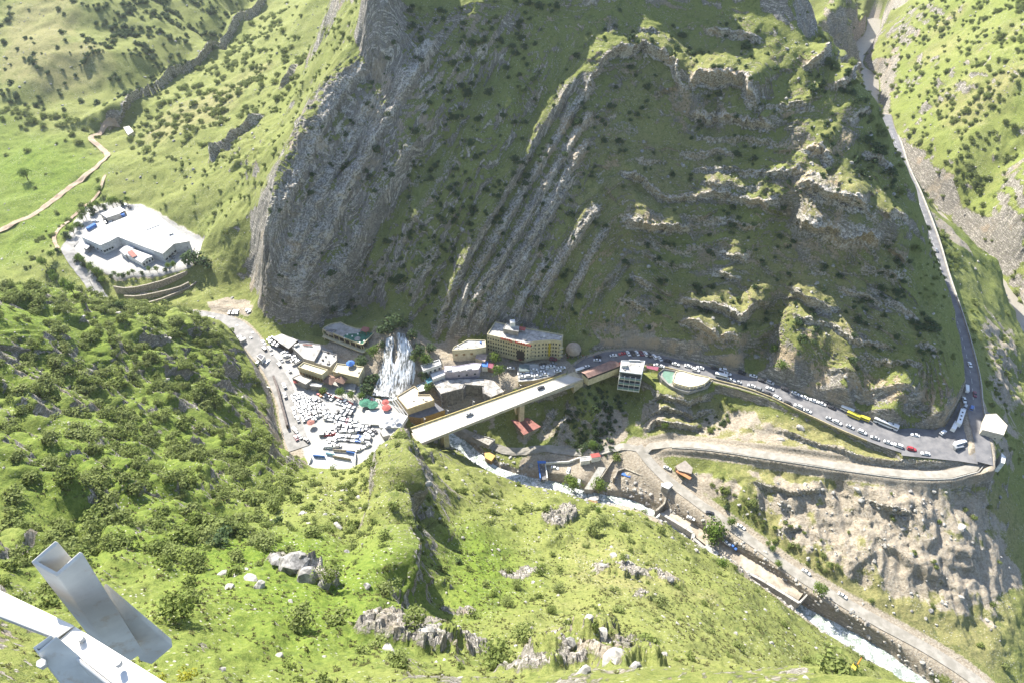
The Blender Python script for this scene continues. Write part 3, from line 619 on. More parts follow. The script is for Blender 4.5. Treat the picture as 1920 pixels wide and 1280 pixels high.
def ground_material():
    g = NT('ground_cover', 0.95, 0.1)
    n1 = g.noise(0.09, detail=6); n2 = g.noise(0.9, detail=6, rough=0.65); n3 = g.noise(5.0, detail=4, rough=0.7)
    rock = g.attr('rock'); dry = g.attr('dry'); dirt = g.attr('dirt'); lush = g.attr('lush'); pale = g.attr('pale'); tan = g.attr('tan')
    grass = g.mix(g.ramp(n2, 0.35, 0.65), (0.095, 0.122, 0.031), (0.168, 0.188, 0.055))
    grass = g.mix(g.ramp(n3, 0.42, 0.62), grass, (0.215, 0.22, 0.075))
    lushc = g.mix(g.ramp(n2, 0.35, 0.65), (0.082, 0.135, 0.018), (0.15, 0.20, 0.032))
    grass = g.mix(lush, grass, lushc)
    straw = g.mix(g.ramp(n2, 0.35, 0.65), (0.17, 0.165, 0.07), (0.25, 0.225, 0.10))
    grass = g.mix(g.math('MULTIPLY', g.ramp(g.math('ADD', dry, g.math('MULTIPLY', n2, 0.5)), 0.45, 1.0), 0.85), grass, straw)
    stones = g.ramp(g.vor(0.9, feat='F1'), 0.16, 0.24, 1.0, 0.0)
    st = g.math('MULTIPLY', g.math('MULTIPLY', stones, g.ramp(n1, 0.46, 0.6)), 0.8)
    grass = g.mix(st, grass, (0.42, 0.40, 0.35))
    grass = g.mix(g.ramp(g.noise(0.28, detail=5, rough=.65), .54, .64, 0, .5), grass, (0.055, 0.085, 0.02))
    strat = g.noise(1.0, g.scalev(g.pos(), (0.25, 0.25, 1.6)), detail=6, rough=0.7)
    bed = g.attr('bed'); mount = g.attr('mount'); sx = g.n.new('ShaderNodeSeparateXYZ'); g.l.new(g.pos(), sx.inputs[0])
    cb = g.n.new('ShaderNodeCombineXYZ'); g.l.new(g.math('MULTIPLY', bed, 34.0), cb.inputs[0]); g.l.new(g.math('MULTIPLY', sx.outputs[0], .09), cb.inputs[1]); g.l.new(g.math('MULTIPLY', sx.outputs[1], .09), cb.inputs[2])
    lines = g.noise(1.0, cb.outputs[0], detail=4, rough=.65)
    mp = g.n.new('ShaderNodeMapping'); mp.inputs['Rotation'].default_value = (0, 0, -0.915); g.l.new(g.pos(), mp.inputs['Vector'])
    strat2 = g.noise(1.0, g.scalev(mp.outputs[0], (0.10, 1.1, 0.16)), detail=6, rough=0.7)
    limb = g.attr('limb')
    sm_ = g.n.new('ShaderNodeMix'); g.l.new(limb, sm_.inputs[0]); g.l.new(strat, sm_.inputs[2]); g.l.new(strat2, sm_.inputs[3]); strat = sm_.outputs[0]
    sm2 = g.n.new('ShaderNodeMix'); g.l.new(g.math('MULTIPLY', mount, .75), sm2.inputs[0]); g.l.new(strat, sm2.inputs[2]); g.l.new(lines, sm2.inputs[3]); strat = sm2.outputs[0]
    rk = g.mix(g.ramp(strat, 0.38, 0.62), (0.20, 0.182, 0.158), (0.47, 0.435, 0.38))
    rk = g.mix(g.ramp(n3, 0.5, 0.7), rk, (0.15, 0.14, 0.125))
    rk = g.mix(g.ramp(g.math('ABSOLUTE', g.math('SUBTRACT', strat, 0.5)), 0.0, 0.045, 0.75, 0.0), rk, (0.07, 0.065, 0.055))
    rk = g.mix(g.ramp(g.vor(0.45, feat='DISTANCE_TO_EDGE'), 0.0, 0.06, 0.55, 0.0), rk, (0.08, 0.075, 0.065))
    rk = g.mix(g.ramp(g.noise(0.6, detail=5, rough=.7), 0.52, 0.62, 0.0, 0.65), rk, (0.11, 0.115, 0.06))
    rk = g.mix(g.math('MULTIPLY', tan, g.ramp(n1, 0.45, 0.6)), rk, (0.34, 0.27, 0.18))
    rk = g.mix(g.ramp(g.noise(0.05, detail=4), 0.62, 0.70, 0.0, 0.45), rk, (0.36, 0.27, 0.18))
    rk = g.mix(g.ramp(g.noise(1.0, g.scalev(g.pos(), (1.1, 1.1, 0.12)), detail=3), 0.56, 0.64, 0.0, 0.5), rk, (0.12, 0.11, 0.10))
    rk = g.mix(g.math('MULTIPLY', g.attr('ledge'), g.ramp(n2, .45, .6, 0, .75)), rk, (0.56, 0.53, 0.47))
    rf = g.ramp(g.math('ADD', rock, g.math('MULTIPLY', g.math('SUBTRACT', n2, 0.5), 1.9)), 0.30, 0.70)
    rf = g.math('MAXIMUM', rf, g.math('MULTIPLY', g.math('MULTIPLY', mount, g.ramp(lines, .56, .62)), g.ramp(n2, .42, .58, 0, .85)))
    c = g.mix(rf, grass, rk)
    dc = g.mix(g.ramp(n2, 0.35, 0.65), (0.23, 0.19, 0.14), (0.34, 0.30, 0.235))
    dc = g.mix(g.ramp(n3, 0.55, 0.68), dc, (0.44, 0.41, 0.36))
    c = g.mix(g.math('MULTIPLY', g.ramp(g.math('ADD', dirt, g.math('MULTIPLY', g.math('SUBTRACT', n2, 0.5), 0.8)), 0.35, 0.65), g.math('SUBTRACT', 1.0, g.math('MULTIPLY', rf, 0.6))), c, dc)
    pc = g.mix(g.ramp(n2, 0.35, 0.65), (0.27, 0.265, 0.25), (0.36, 0.35, 0.33))
    c = g.mix(pale, c, pc)
    g.color(c)
    h = g.math('ADD', g.math('MULTIPLY', n2, 0.9), g.math('MULTIPLY', n3, 0.35))
    h2 = g.math('ADD', h, g.math('MULTIPLY', rf, strat))
    b = g.bump(g.math('MULTIPLY', h2, g.math('SUBTRACT', 1.0, g.math('MULTIPLY', pale, 0.85))), 0.9, 0.8)
    return g.m
M_ground = ground_material()
ground = grid_mesh('ground', X3, Y3, Z3, M_ground, dict(rock=rockv, dry=dryv, dirt=dirtv, lush=lushv, pale=palev, tan=tanv, limb=leftlimb * R['m'], bed=Sb.astype(float), mount=R['m'], ledge=LEDROCK))
ground['kind'] = 'structure'
# what each sample of the ground looks like from the viewpoint (used to stand things on the ground)
GU, GV, GT = proj(X3, Y3, Z3)
# ------------------------------------------------------------------ helpers for things
def tag(o, label=None, cat=None, group=None, kind=None):
    if label: o['label'] = label
    if cat: o['category'] = cat
    if group: o['group'] = group
    if kind: o['kind'] = kind
    return o
def link(name, me, mat=None, parent=None, loc=None):
    o = bpy.data.objects.new(name, me); COL.objects.link(o)
    if mat is not None and len(me.materials) == 0:
        for m in (mat if isinstance(mat, (list, tuple)) else [mat]): me.materials.append(m)
    if parent is not None: o.parent = parent
    if loc is not None: o.location = loc
    return o
def empty(name, loc, rz=0.0):
    o = bpy.data.objects.new(name, None); COL.objects.link(o); o.location = loc; o.rotation_euler = (0, 0, rz); o.empty_display_size = 0.5
    return o
def copy_tree(o, parent=None):
    c = o.copy(); COL.objects.link(c)
    if parent is not None: c.parent = parent
    for k in [k for k in list(o.children)]: copy_tree(k, c)
    return c
def mesh(name, verts, faces, mats=(), mi=None, smooth_=False):
    me = bpy.data.meshes.new(name); me.from_pydata([tuple(v) for v in verts], [], faces)
    for m in mats: me.materials.append(m)
    if mi is not None: me.polygons.foreach_set('material_index', mi)
    if smooth_: me.polygons.foreach_set('use_smooth', [True] * len(me.polygons))
    me.update(); return me
def simple(name, col, rough=0.85, spec=0.2, var=0.12, scale=0.6, metal=0.0, bump=0.0):
    g = NT(name, rough, spec); g.b.inputs['Metallic'].default_value = metal
    n = g.noise(scale, detail=5, rough=0.65); n2 = g.noise(scale * 7, detail=3, rough=0.6)
    d = tuple(c * (1 - var * 2) for c in col); h = tuple(min(1, c * (1 + var)) for c in col)
    c = g.mix(g.ramp(n, 0.3, 0.7), d, h); c = g.mix(g.ramp(n2, 0.55, 0.75, 0, 0.45), c, tuple(c_ * 0.72 for c_ in col)); g.color(c)
    if bump: g.bump(n2, bump, 0.1)
    return g.m
def height(x, y):
    return float(raster(base, np.array([x], float), np.array([y], float))[0])
HIT = {}
def hit(u, v, rad_px=3.0):
    """the piece of ground that shows at photo pixel (u, v)"""
    m = (np.abs(GU - u) < rad_px) & (np.abs(GV - v) < rad_px) & (GT > 30)
    ii = np.nonzero(m)
    if len(ii[0]) == 0:
        return Vector(pixel_to_ground(u, v)) if rad_px > 5 else hit(u, v, 6.0)
    k = np.argmin(GT[ii] + 0.0)
    return Vector((X3[ii][k], Y3[ii][k], Z3[ii][k]))

# ------------------------------------------------------------------ leaves, trunks
def leaf_material(name, dark, light, odd):
    g = NT(name, 0.75, 0.15)
    rnd = g.n.new('ShaderNodeObjectInfo').outputs['Random']
    n = g.noise(1.1, detail=3)
    c = g.mix(g.ramp(n, 0.35, 0.65), dark, light)
    c = g.mix(g.math('MULTIPLY', rnd, 0.75), c, odd); g.color(c)
    tr = g.n.new('ShaderNodeBsdfTranslucent'); g.l.new(c, tr.inputs['Color'])
    mx = g.n.new('ShaderNodeMixShader'); mx.inputs[0].default_value = 0.38
    g.l.new(g.b.outputs[0], mx.inputs[1]); g.l.new(tr.outputs[0], mx.inputs[2])
    g.l.new(mx.outputs[0], g.n['Material Output'].inputs['Surface'])
    return g.m
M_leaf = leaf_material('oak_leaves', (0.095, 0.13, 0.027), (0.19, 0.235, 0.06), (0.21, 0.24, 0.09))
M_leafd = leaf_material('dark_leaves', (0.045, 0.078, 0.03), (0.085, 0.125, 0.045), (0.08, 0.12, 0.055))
M_leafb = leaf_material('fresh_leaves', (0.07, 0.125, 0.02), (0.12, 0.19, 0.035), (0.14, 0.19, 0.035))
M_bark = simple('bark', (0.13, 0.105, 0.08), 0.95, 0.1, 0.25, 2.0)
M_stone = simple('limestone', (0.34, 0.325, 0.29), 0.95, 0.1, 0.25, 0.9, bump=0.6)
M_stoned = simple('dark_limestone', (0.26, 0.25, 0.235), 0.95, 0.1, 0.3, 0.9, bump=0.6)
def crown_mesh(name, seed, mat, n=230, lobes=6, rx=1.0, rz=0.8, size=0.17, zc=0.85, tall=1.0):
    r = random.Random(seed); V = []; F = []
    L = []
    for k in range(lobes):
        a = r.uniform(0, 6.28); q = r.uniform(0.15, 0.62) * rx
        L.append((q * math.cos(a), q * math.sin(a), zc * tall + r.uniform(-0.35, 0.3) * rz * tall, r.uniform(0.34, 0.62) * rx))
    L.append((0, 0, zc * tall, 0.6 * rx))
    for k in range(n):
        lx_, ly_, lz_, lr = L[k % len(L)]
        d = Vector((r.gauss(0, 1), r.gauss(0, 1), r.gauss(0.15, 1))).normalized()
        c = Vector((lx_, ly_, lz_)) + Vector((d.x, d.y, d.z * rz * tall)) * lr * (r.uniform(0.55, 1.08))
        if c.z < 0.06: c.z = 0.06 + r.random() * 0.2
        nrm = (d + Vector((r.gauss(0, .5), r.gauss(0, .5), r.gauss(0.35, .5)))).normalized()
        t = nrm.orthogonal().normalized(); b = nrm.cross(t)
        a = r.uniform(0, 6.28); t, b = t * math.cos(a) + b * math.sin(a), b * math.cos(a) - t * math.sin(a)
        s_ = size * r.uniform(0.6, 1.35); i = len(V)
        V += [c - t * s_ * 0.6, c - b * s_ * 0.45 + nrm * s_ * .15, c + t * s_ * 0.75, c + b * s_ * 0.5 + nrm * s_ * .12]
        F.append((i, i + 1, i + 2, i + 3))
    return mesh(name, V, F, [mat])
def tube(V, F, p0, p1, r0, r1, n=6):
    p0 = Vector(p0); p1 = Vector(p1); d = (p1 - p0).normalized(); t = d.orthogonal().normalized(); b = d.cross(t); i = len(V)
    for p, r_ in ((p0, r0), (p1, r1)):
        for k in range(n):
            a = 6.2832 * k / n; V.append(p + t * r_ * math.cos(a) + b * r_ * math.sin(a))
    for k in range(n): F.append((i + k, i + (k + 1) % n, i + n + (k + 1) % n, i + n + k))
    F.append(tuple(range(i + n, i + 2 * n))); return i
def trunk_mesh(name, seed, h=1.0, r=0.1):
    q = random.Random(seed); V = []; F = []
    p = Vector((0, 0, -0.3)); top = Vector((q.uniform(-.1, .1), q.uniform(-.1, .1), h * 0.55))
    tube(V, F, p, top, r, r * .7)
    for k in range(4):
        a = k * 1.57 + q.uniform(-.5, .5); e = top + Vector((math.cos(a) * .45, math.sin(a) * .45, h * q.uniform(.3, .6)))
        tube(V, F, top - Vector((0, 0, .06)), e, r * .55, r * .2, 5)
    return mesh(name, V, F, [M_bark])
BUSH = [crown_mesh('bush_crown', 10 + k, M_leaf, n=260, lobes=5 + k, rx=1.0, rz=0.75, size=0.19, zc=0.55) for k in range(4)]
BUSHD = [crown_mesh('dark_bush_crown', 40 + k, M_leafd, n=240, lobes=5 + k, rx=1.0, rz=0.8, size=0.2, zc=0.6) for k in range(3)]
FAR = [crown_mesh('small_bush_crown', 60 + k, M_leaf if k else M_leafd, n=90, lobes=4, rx=1.0, rz=0.8, size=0.30, zc=0.6) for k in range(3)]
TREE_C = [crown_mesh('tree_crown', 80 + k, M_leaf, n=520, lobes=9, rx=1.0, rz=0.8, size=0.13, zc=1.05) for k in range(3)]
TREEB_C = [crown_mesh('leafy_crown', 90 + k, M_leafb, n=620, lobes=10, rx=1.0, rz=1.0, size=0.125, zc=1.15) for k in range(2)]
TRUNK = [trunk_mesh('tree_trunk', 5 + k, 1.0, 0.07) for k in range(2)]
def rock_mesh(name, seed, mat, flat=0.7):
    r = random.Random(seed); bm = bmesh.new(); bmesh.ops.create_icosphere(bm, subdivisions=2, radius=1.0)
    pl = [(Vector((r.gauss(0, 1), r.gauss(0, 1), r.gauss(0, 1))).normalized(), r.uniform(0.55, 0.9)) for _ in range(9)]
    for v in bm.verts:
        for n_, d_ in pl:
            e = v.co.dot(n_) - d_
            if e > 0: v.co -= n_ * e
        v.co *= 1 + 0.06 * r.uniform(-1, 1); v.co.z *= flat
    me = bpy.data.meshes.new(name); bm.to_mesh(me); bm.free(); me.materials.append(mat); return me
ROCKS = [rock_mesh('boulder_shape', 3 + k, M_stone if k < 3 else M_stoned) for k in range(5)]

# ------------------------------------------------------------------ planting: densities per square metre
def rv(m): return raster(m, RX, RY)
area = rad[:, None] * (np.gradient(rad)[:, None]) * (np.radians(AH)[:, None] * 2 / (NA - 1)) * np.ones_like(RX)
clump = smooth(fbm(RX / 12, RY / 12, 3, 101), 0.36, 0.62)
clump2 = smooth(fbm(RX / 35, RY / 35, 3, 103), 0.35, 0.65)
free = (1 - smooth(R['flat'], .05, .3)) * smooth(R['nr'], 6, 10)
vis = (GU > -150) & (GU < 2070) & (GV > -150) & (GV < 1420)
def reg(pts, soft=4): return rv(region(pts, soft))
g_left = reg([(-250,540),(330,588),(450,668),(545,850),(560,900),(480,1000),(200,1150),(-250,1200)])
g_top = reg([(150,-60),(500,-60),(400,90),(330,140),(215,225),(190,150),(170,60)], 5)
g_slope = reg([(240,240),(520,20),(690,0),(600,150),(530,280),(470,460),(400,530),(380,440),(280,330)], 4)
g_lefttop = reg([(-60,-60),(160,-60),(190,220),(150,210),(-60,160)], 5)
g_band = reg([(-10,150),(60,190),(180,240),(160,270),(90,250),(-10,200)], 3)
g_right = reg([(1640,160),(1700,0),(2000,-60),(2050,620),(1880,500),(1720,300)], 4)
g_crag = reg([(1440,-30),(1610,-30),(1630,130),(1560,110)], 3)
g_east = reg([(1560,100),(1640,170),(1700,330),(1740,470),(1790,690),(1740,640),(1650,420),(1500,180)], 3)
g_strip = reg([(1740,425),(1770,430),(1800,500),(1775,520),(1750,500)], 2)
g_below = reg([(1790,560),(1900,600),(1900,900),(1850,860),(1830,700)], 4)
g_scree = reg([(1260,868),(1500,875),(1900,900),(1900,1280),(1750,1210),(1480,1060)], 4)
g_fore = reg([(560,900),(900,880),(1150,950),(1250,990),(1500,1150),(1700,1290),(300,1290),(350,1150),(480,1000)], 4)
g_spur = reg([(640,880),(700,830),(790,830),(850,880),(820,1000),(760,1140),(700,1040),(600,1020)], 3)
g_gorge = reg([(1085,730),(1130,735),(1170,740),(1150,860),(1090,860),(1060,790)], 2)
g_gorge2 = reg([(1330,745),(1370,750),(1350,800),(1320,800)], 2)
g_bank = reg([(1350,905),(1480,1010),(1560,1080),(1540,1090),(1440,1010),(1330,925)], 1.5)
g_works = reg([(60,500),(120,440),(205,380),(160,380),(90,440),(40,500)], 2)
dens = 0.085 * g_left * (0.25 + clump) + 0.042 * g_top * clump + 0.016 * g_slope * (0.15 + clump2 * clump) * 1.6 + 0.006 * g_lefttop * (0.1 + clump) + 0.02 * g_band
dens += 0.040 * g_right * (0.12 + clump) + 0.02 * g_crag + 0.085 * g_east * (0.1 + clump) + 0.12 * g_strip + 0.016 * g_below + 0.0035 * g_scree * (0.2 + clump) + 0.010 * g_fore * (0.3 + clump2) + 0.035 * g_spur
dens += 0.16 * g_gorge + 0.12 * g_gorge2 + 0.10 * g_bank + 0.05 * g_works
dens += R['m'] * 0.019 * (0.12 + clump) * (1 - 0.4 * smooth(R['rock'], .3, .6)) * (PT < 620) + R['m'] * leftlimb * smooth(cl, 0.48, 0.62) * 0.03
dens += 0.0007 * (rad[:, None] < 900)
w = (dens * free * area * vis * (1 - 0.65 * rockv)).ravel()
rs = np.random.default_rng(21)
N = int(w.sum()); cum = np.cumsum(w); pick = np.searchsorted(cum, rs.random(N) * cum[-1])
bx, by, bz = X3.ravel()[pick], Y3.ravel()[pick], Z3.ravel()[pick]
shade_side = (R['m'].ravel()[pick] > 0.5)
gl = g_left.ravel()[pick]; gf = g_fore.ravel()[pick]
size = np.exp(rs.normal(0.45, 0.32, N)) * np.where(gl > .5, 1.58, 1.0) * np.where(shade_side, 1.25, 1.0) * np.where(gf > .5, 0.95, 1) * np.where(GT.ravel()[pick] > 560, 1.7, 1.0)
size = np.clip(size, 0.7, 4.2)
px_w = size * 2 * FPX / GT.ravel()[pick]
def scatter(name, pts, scale, kind_idx, protos, label, cat, group=None):
    """one object: the given meshes stood on the given points"""
    me = bpy.data.meshes.new(name); n = len(pts); me.vertices.add(n); me.vertices.foreach_set('co', pts.astype(np.float32).ravel())
    a = me.attributes.new('size', 'FLOAT', 'POINT'); a.data.foreach_set('value', scale.astype(np.float32))
    a = me.attributes.new('which', 'INT', 'POINT'); a.data.foreach_set('value', kind_idx.astype(np.int32))
    o = link(name, me); tag(o, label, cat, group, 'stuff')
    ng = bpy.data.node_groups.new(name, 'GeometryNodeTree')
    ng.interface.new_socket('Geometry', in_out='INPUT', socket_type='NodeSocketGeometry'); ng.interface.new_socket('Geometry', in_out='OUTPUT', socket_type='NodeSocketGeometry')
    gi = ng.nodes.new('NodeGroupInput'); go = ng.nodes.new('NodeGroupOutput'); ip = ng.nodes.new('GeometryNodeInstanceOnPoints')
    jn = ng.nodes.new('GeometryNodeJoinGeometry')
    for p in reversed(protos):
        oi = ng.nodes.new('GeometryNodeObjectInfo'); oi.transform_space = 'ORIGINAL'; oi.inputs['Object'].default_value = p; oi.inputs['As Instance'].default_value = False
        gt = ng.nodes.new('GeometryNodeGeometryToInstance'); ng.links.new(oi.outputs['Geometry'], gt.inputs[0]); ng.links.new(gt.outputs[0], jn.inputs[0])
    ip.inputs['Pick Instance'].default_value = True
    at1 = ng.nodes.new('GeometryNodeInputNamedAttribute'); at1.data_type = 'FLOAT'; at1.inputs[0].default_value = 'size'
    at2 = ng.nodes.new('GeometryNodeInputNamedAttribute'); at2.data_type = 'INT'; at2.inputs[0].default_value = 'which'
    rr = ng.nodes.new('FunctionNodeRandomValue'); rr.data_type = 'FLOAT_VECTOR'; rr.inputs[0].default_value = (-0.15, -0.15, 0); rr.inputs[1].default_value = (0.15, 0.15, 6.283)
    ng.links.new(gi.outputs[0], ip.inputs['Points']); ng.links.new(jn.outputs[0], ip.inputs['Instance'])
    ng.links.new(at1.outputs['Attribute'], ip.inputs['Scale']); ng.links.new(at2.outputs['Attribute'], ip.inputs['Instance Index']); ng.links.new(rr.outputs[0], ip.inputs['Rotation'])
    ng.links.new(ip.outputs[0], go.inputs[0])
    md = o.modifiers.new('stand', 'NODES'); md.node_group = ng
    return o
# ------------------------------------------------------------------ bushes: the 300 largest one by one, the rest together
REG = [('left', g_left, 'olive green oak shrub among dark crags on the wooded hill at lower left', 'shrubs on the wooded hill at lower left'),
       ('spur', g_spur, 'leafy shrub clinging to the narrow rock spur in the middle foreground', 'shrubs on the foreground rock spur'),
       ('fore', g_fore, 'round shrub standing alone on the bright green foreground meadow', 'shrubs on the foreground meadow'),
       ('top', np.maximum(g_top, g_lefttop), 'dark round oak on the far hillside at upper left', 'oaks on the far hillside at upper left'),
       ('slope', g_slope, 'small dark oak on the sunny grass slope left of the rock ridge', 'oaks on the grass slope left of the rock ridge'),
       ('right', g_right, 'scrubby bush on the pale hillside across the gorge', 'bushes on the hillside across the gorge'),
       ('strip', g_strip, 'bright green tree in the dense strip beside the right-hand road', 'trees in the strip beside the right-hand road'),
       ('gorge', np.maximum(g_gorge, g_gorge2), 'dark leafy tree filling the shaded gully below the plaza buildings', 'trees in the shaded gully'),
       ('bank', g_bank, 'fresh green shrub along the bank above the lower riverside road', 'shrubs on the bank above the lower road'),
       ('scree', g_scree, 'shrub on the dry scree slope below the loop road', 'shrubs on the dry scree slope'),
       ('face', R['m'], 'dark shrub on the shaded folded rock face of the mountain', 'shrubs on the shaded mountain face')]
rid = np.full(N, len(REG)); 
for k in range(len(REG) - 1, -1, -1):
    rid[REG[k][1].ravel()[pick] > 0.35] = k
var = rs.integers(0, 4, N)
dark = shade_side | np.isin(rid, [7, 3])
order = np.argsort(-px_w)
# distant, hidden ones cannot be told apart: visibility test against the ground in front of them
def visible(u, v, t, n=7):
    return True
depth_img = np.full((214, 320), 1e9)
iu = np.clip((GU / 6).astype(int), 0, 319); iv = np.clip((GV / 6).astype(int), 0, 213)
ok = (GU > 0) & (GU < 1920) & (GV > 0) & (GV < 1284) & (GT > 30)
np.minimum.at(depth_img, (iv[ok], iu[ok]), GT[ok])
def seen(x, y, z, slack=14.0):
    u, v, t = proj(x, y, z)
    inn = (u > 4) & (u < 1916) & (v > 4) & (v < 1276)
    d = depth_img[np.clip((v / 6).astype(int), 0, 213), np.clip((u / 6).astype(int), 0, 319)]
    return inn & (t < d + slack)
sn = seen(bx, by, bz + 1.0)
order = [k for k in order if sn[k]]
protos = {}
names = {3: 'oak_tree', 4: 'oak_tree', 6: 'leafy_tree', 7: 'leafy_tree'}
single = set()
ALLB = BUSH + BUSHD
def stand_bush(k, vi):
    me = ALLB[vi]; o = link('shrub' if rid[k] not in names else names[rid[k]], me)
    o.location = (bx[k], by[k], bz[k] - 0.1 * size[k]); o.rotation_euler = (0, 0, random.uniform(0, 6.28)); q = size[k]; o.scale = (q, q, q * random.uniform(.85, 1.15))
    r_ = REG[rid[k]] if rid[k] < len(REG) else (0, 0, 'small shrub on open ground between the road and the river', 'shrubs on open ground')
    lab, grp = r_[2], r_[3]
    u_, v_, t_ = proj(bx[k], by[k], bz[k])
    if rid[k] in (0, 1, 2, 10):
        sz_ = 'large' if px_w[k] > 50 else 'middling' if px_w[k] > 34 else 'small'
        tone = ('wide-crowned', 'knobbly', 'loose', 'dense', 'dark rounded', 'dark spreading', 'dark tufted')[vi]
        if rid[k] == 0: lab = '%s %s shrub on the wooded hill, %s' % (sz_, tone, 'above the steel frame' if u_ < 330 and v_ > 800 else 'under the hill crest' if v_ < 690 else 'beside the village side cliff' if u_ > 400 and v_ < 880 else 'around the left clearing' if v_ > 880 else 'amid the crags at the left edge' if u_ < 180 else 'in the middle of the crags')
        elif rid[k] == 2: lab = '%s %s shrub on the foreground meadow, %s' % (sz_, tone, 'left of the rock spur' if u_ < 700 else 'between spur and meadow gully' if u_ < 930 else 'above the river bend' if v_ < 1040 else 'on its right shoulder' if u_ > 1220 else 'in the meadow centre')
        elif rid[k] == 1: lab = '%s %s shrub clinging to the foreground rock spur, %s' % (sz_, tone, 'near its tip' if v_ < 900 else 'left of its crest' if u_ < 740 else 'on its dark wall')
        else: lab = '%s %s shrub on the shaded rock face, %s' % (sz_, tone, 'among the slabs at left' if u_ < 800 else 'between the diagonal ribs' if u_ < 1150 else 'among the level ledges at right')
        grp = lab.replace('shrub', 'shrubs', 1)
    tag(o, lab, 'shrub' if rid[k] not in names else 'tree', grp); single.add(k)
    protos.setdefault(vi, o); return o
for q_, k in enumerate(order[:285]):
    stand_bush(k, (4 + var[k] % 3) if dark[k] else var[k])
for vi in range(7):
    if vi not in protos: stand_bush([k for k in order if k not in single][0], vi)
restb = np.array([k for k in range(N) if k not in single])
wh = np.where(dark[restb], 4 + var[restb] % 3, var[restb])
scatter('scrub', np.stack([bx[restb], by[restb], bz[restb] - 0.1 * size[restb]], -1), size[restb], wh, [protos[k] for k in range(7)], 'countless small dark and olive shrubs covering the hillsides', 'scrub')
# individual trees the photograph shows plainly: (pixel of the foot, crown radius, kind, label)
TREES = [
 (572,1165,2.6,0,'broad foreground bush casting a long shadow on the green slope right of the metal posts'),
 (345,1150,3.0,0,'large round bush on the meadow edge above the metal posts'),
 (980,1195,2.7,0,'dense round bush between the two pale rock knolls at the bottom'),
 (930,1240,2.9,0,'wide bush in the hollow at the bottom beside the pale knoll'),
 (780,1165,2.3,0,'bush crowning the leftmost pale rock knoll at the bottom'),
 (1032,1140,1.6,0,'small tree with a visible trunk on the foreground meadow'),
 (1045,1100,1.9,0,'light green bush above the small tree on the meadow'),
 (953,1128,1.9,0,'bush beside the bare gully patch in the meadow centre'),
 (970,1095,1.8,0,'bush just above the gully patch in the meadow'),
 (1012,1070,2.2,0,'grey-green bush at the head of the meadow gully'),
 (1173,985,2.1,0,'lone dark bush on the grassy shoulder above the river'),
 (1112,990,3.4,0,'large grey-green bush at the tip of the rock outcrop above the river'),
 (1130,970,2.4,0,'bush just below the wooden deck at the river bend'),
 (1238,1130,2.4,0,'pale olive bush on the convex meadow right of centre'),
 (375,1055,2.8,0,'large rounded bush beside the bright clearing on the left'),
 (505,1020,3.0,0,'broad bush at the upper edge of the left clearing'),
 (415,1010,3.1,1,'dark bush cluster at the head of the left clearing'),
 (330,1040,2.6,0,'olive bush left of the bright clearing'),
 (315,1025,1.8,0,'small bush with spreading crown left of the bright clearing'),
 (450,1040,1.4,0,'small pale bush in the middle of the left clearing'),
 (620,1085,2.4,0,'bush growing between the dark boulders of the foreground'),
 (730,1110,2.2,0,'olive shrub at the foot of the rock spur'),
 (912,915,2.3,0,'bush on the grassy shoulder beside the white-water river'),
 (1120,955,1.6,2,'fresh green shrub beside the wooden deck'),
 (860,1050,1.7,1,'small tree at the foot of the dark spur wall'),
 (1165,1042,1.6,0,'bush beside the big pale outcrop'),
]
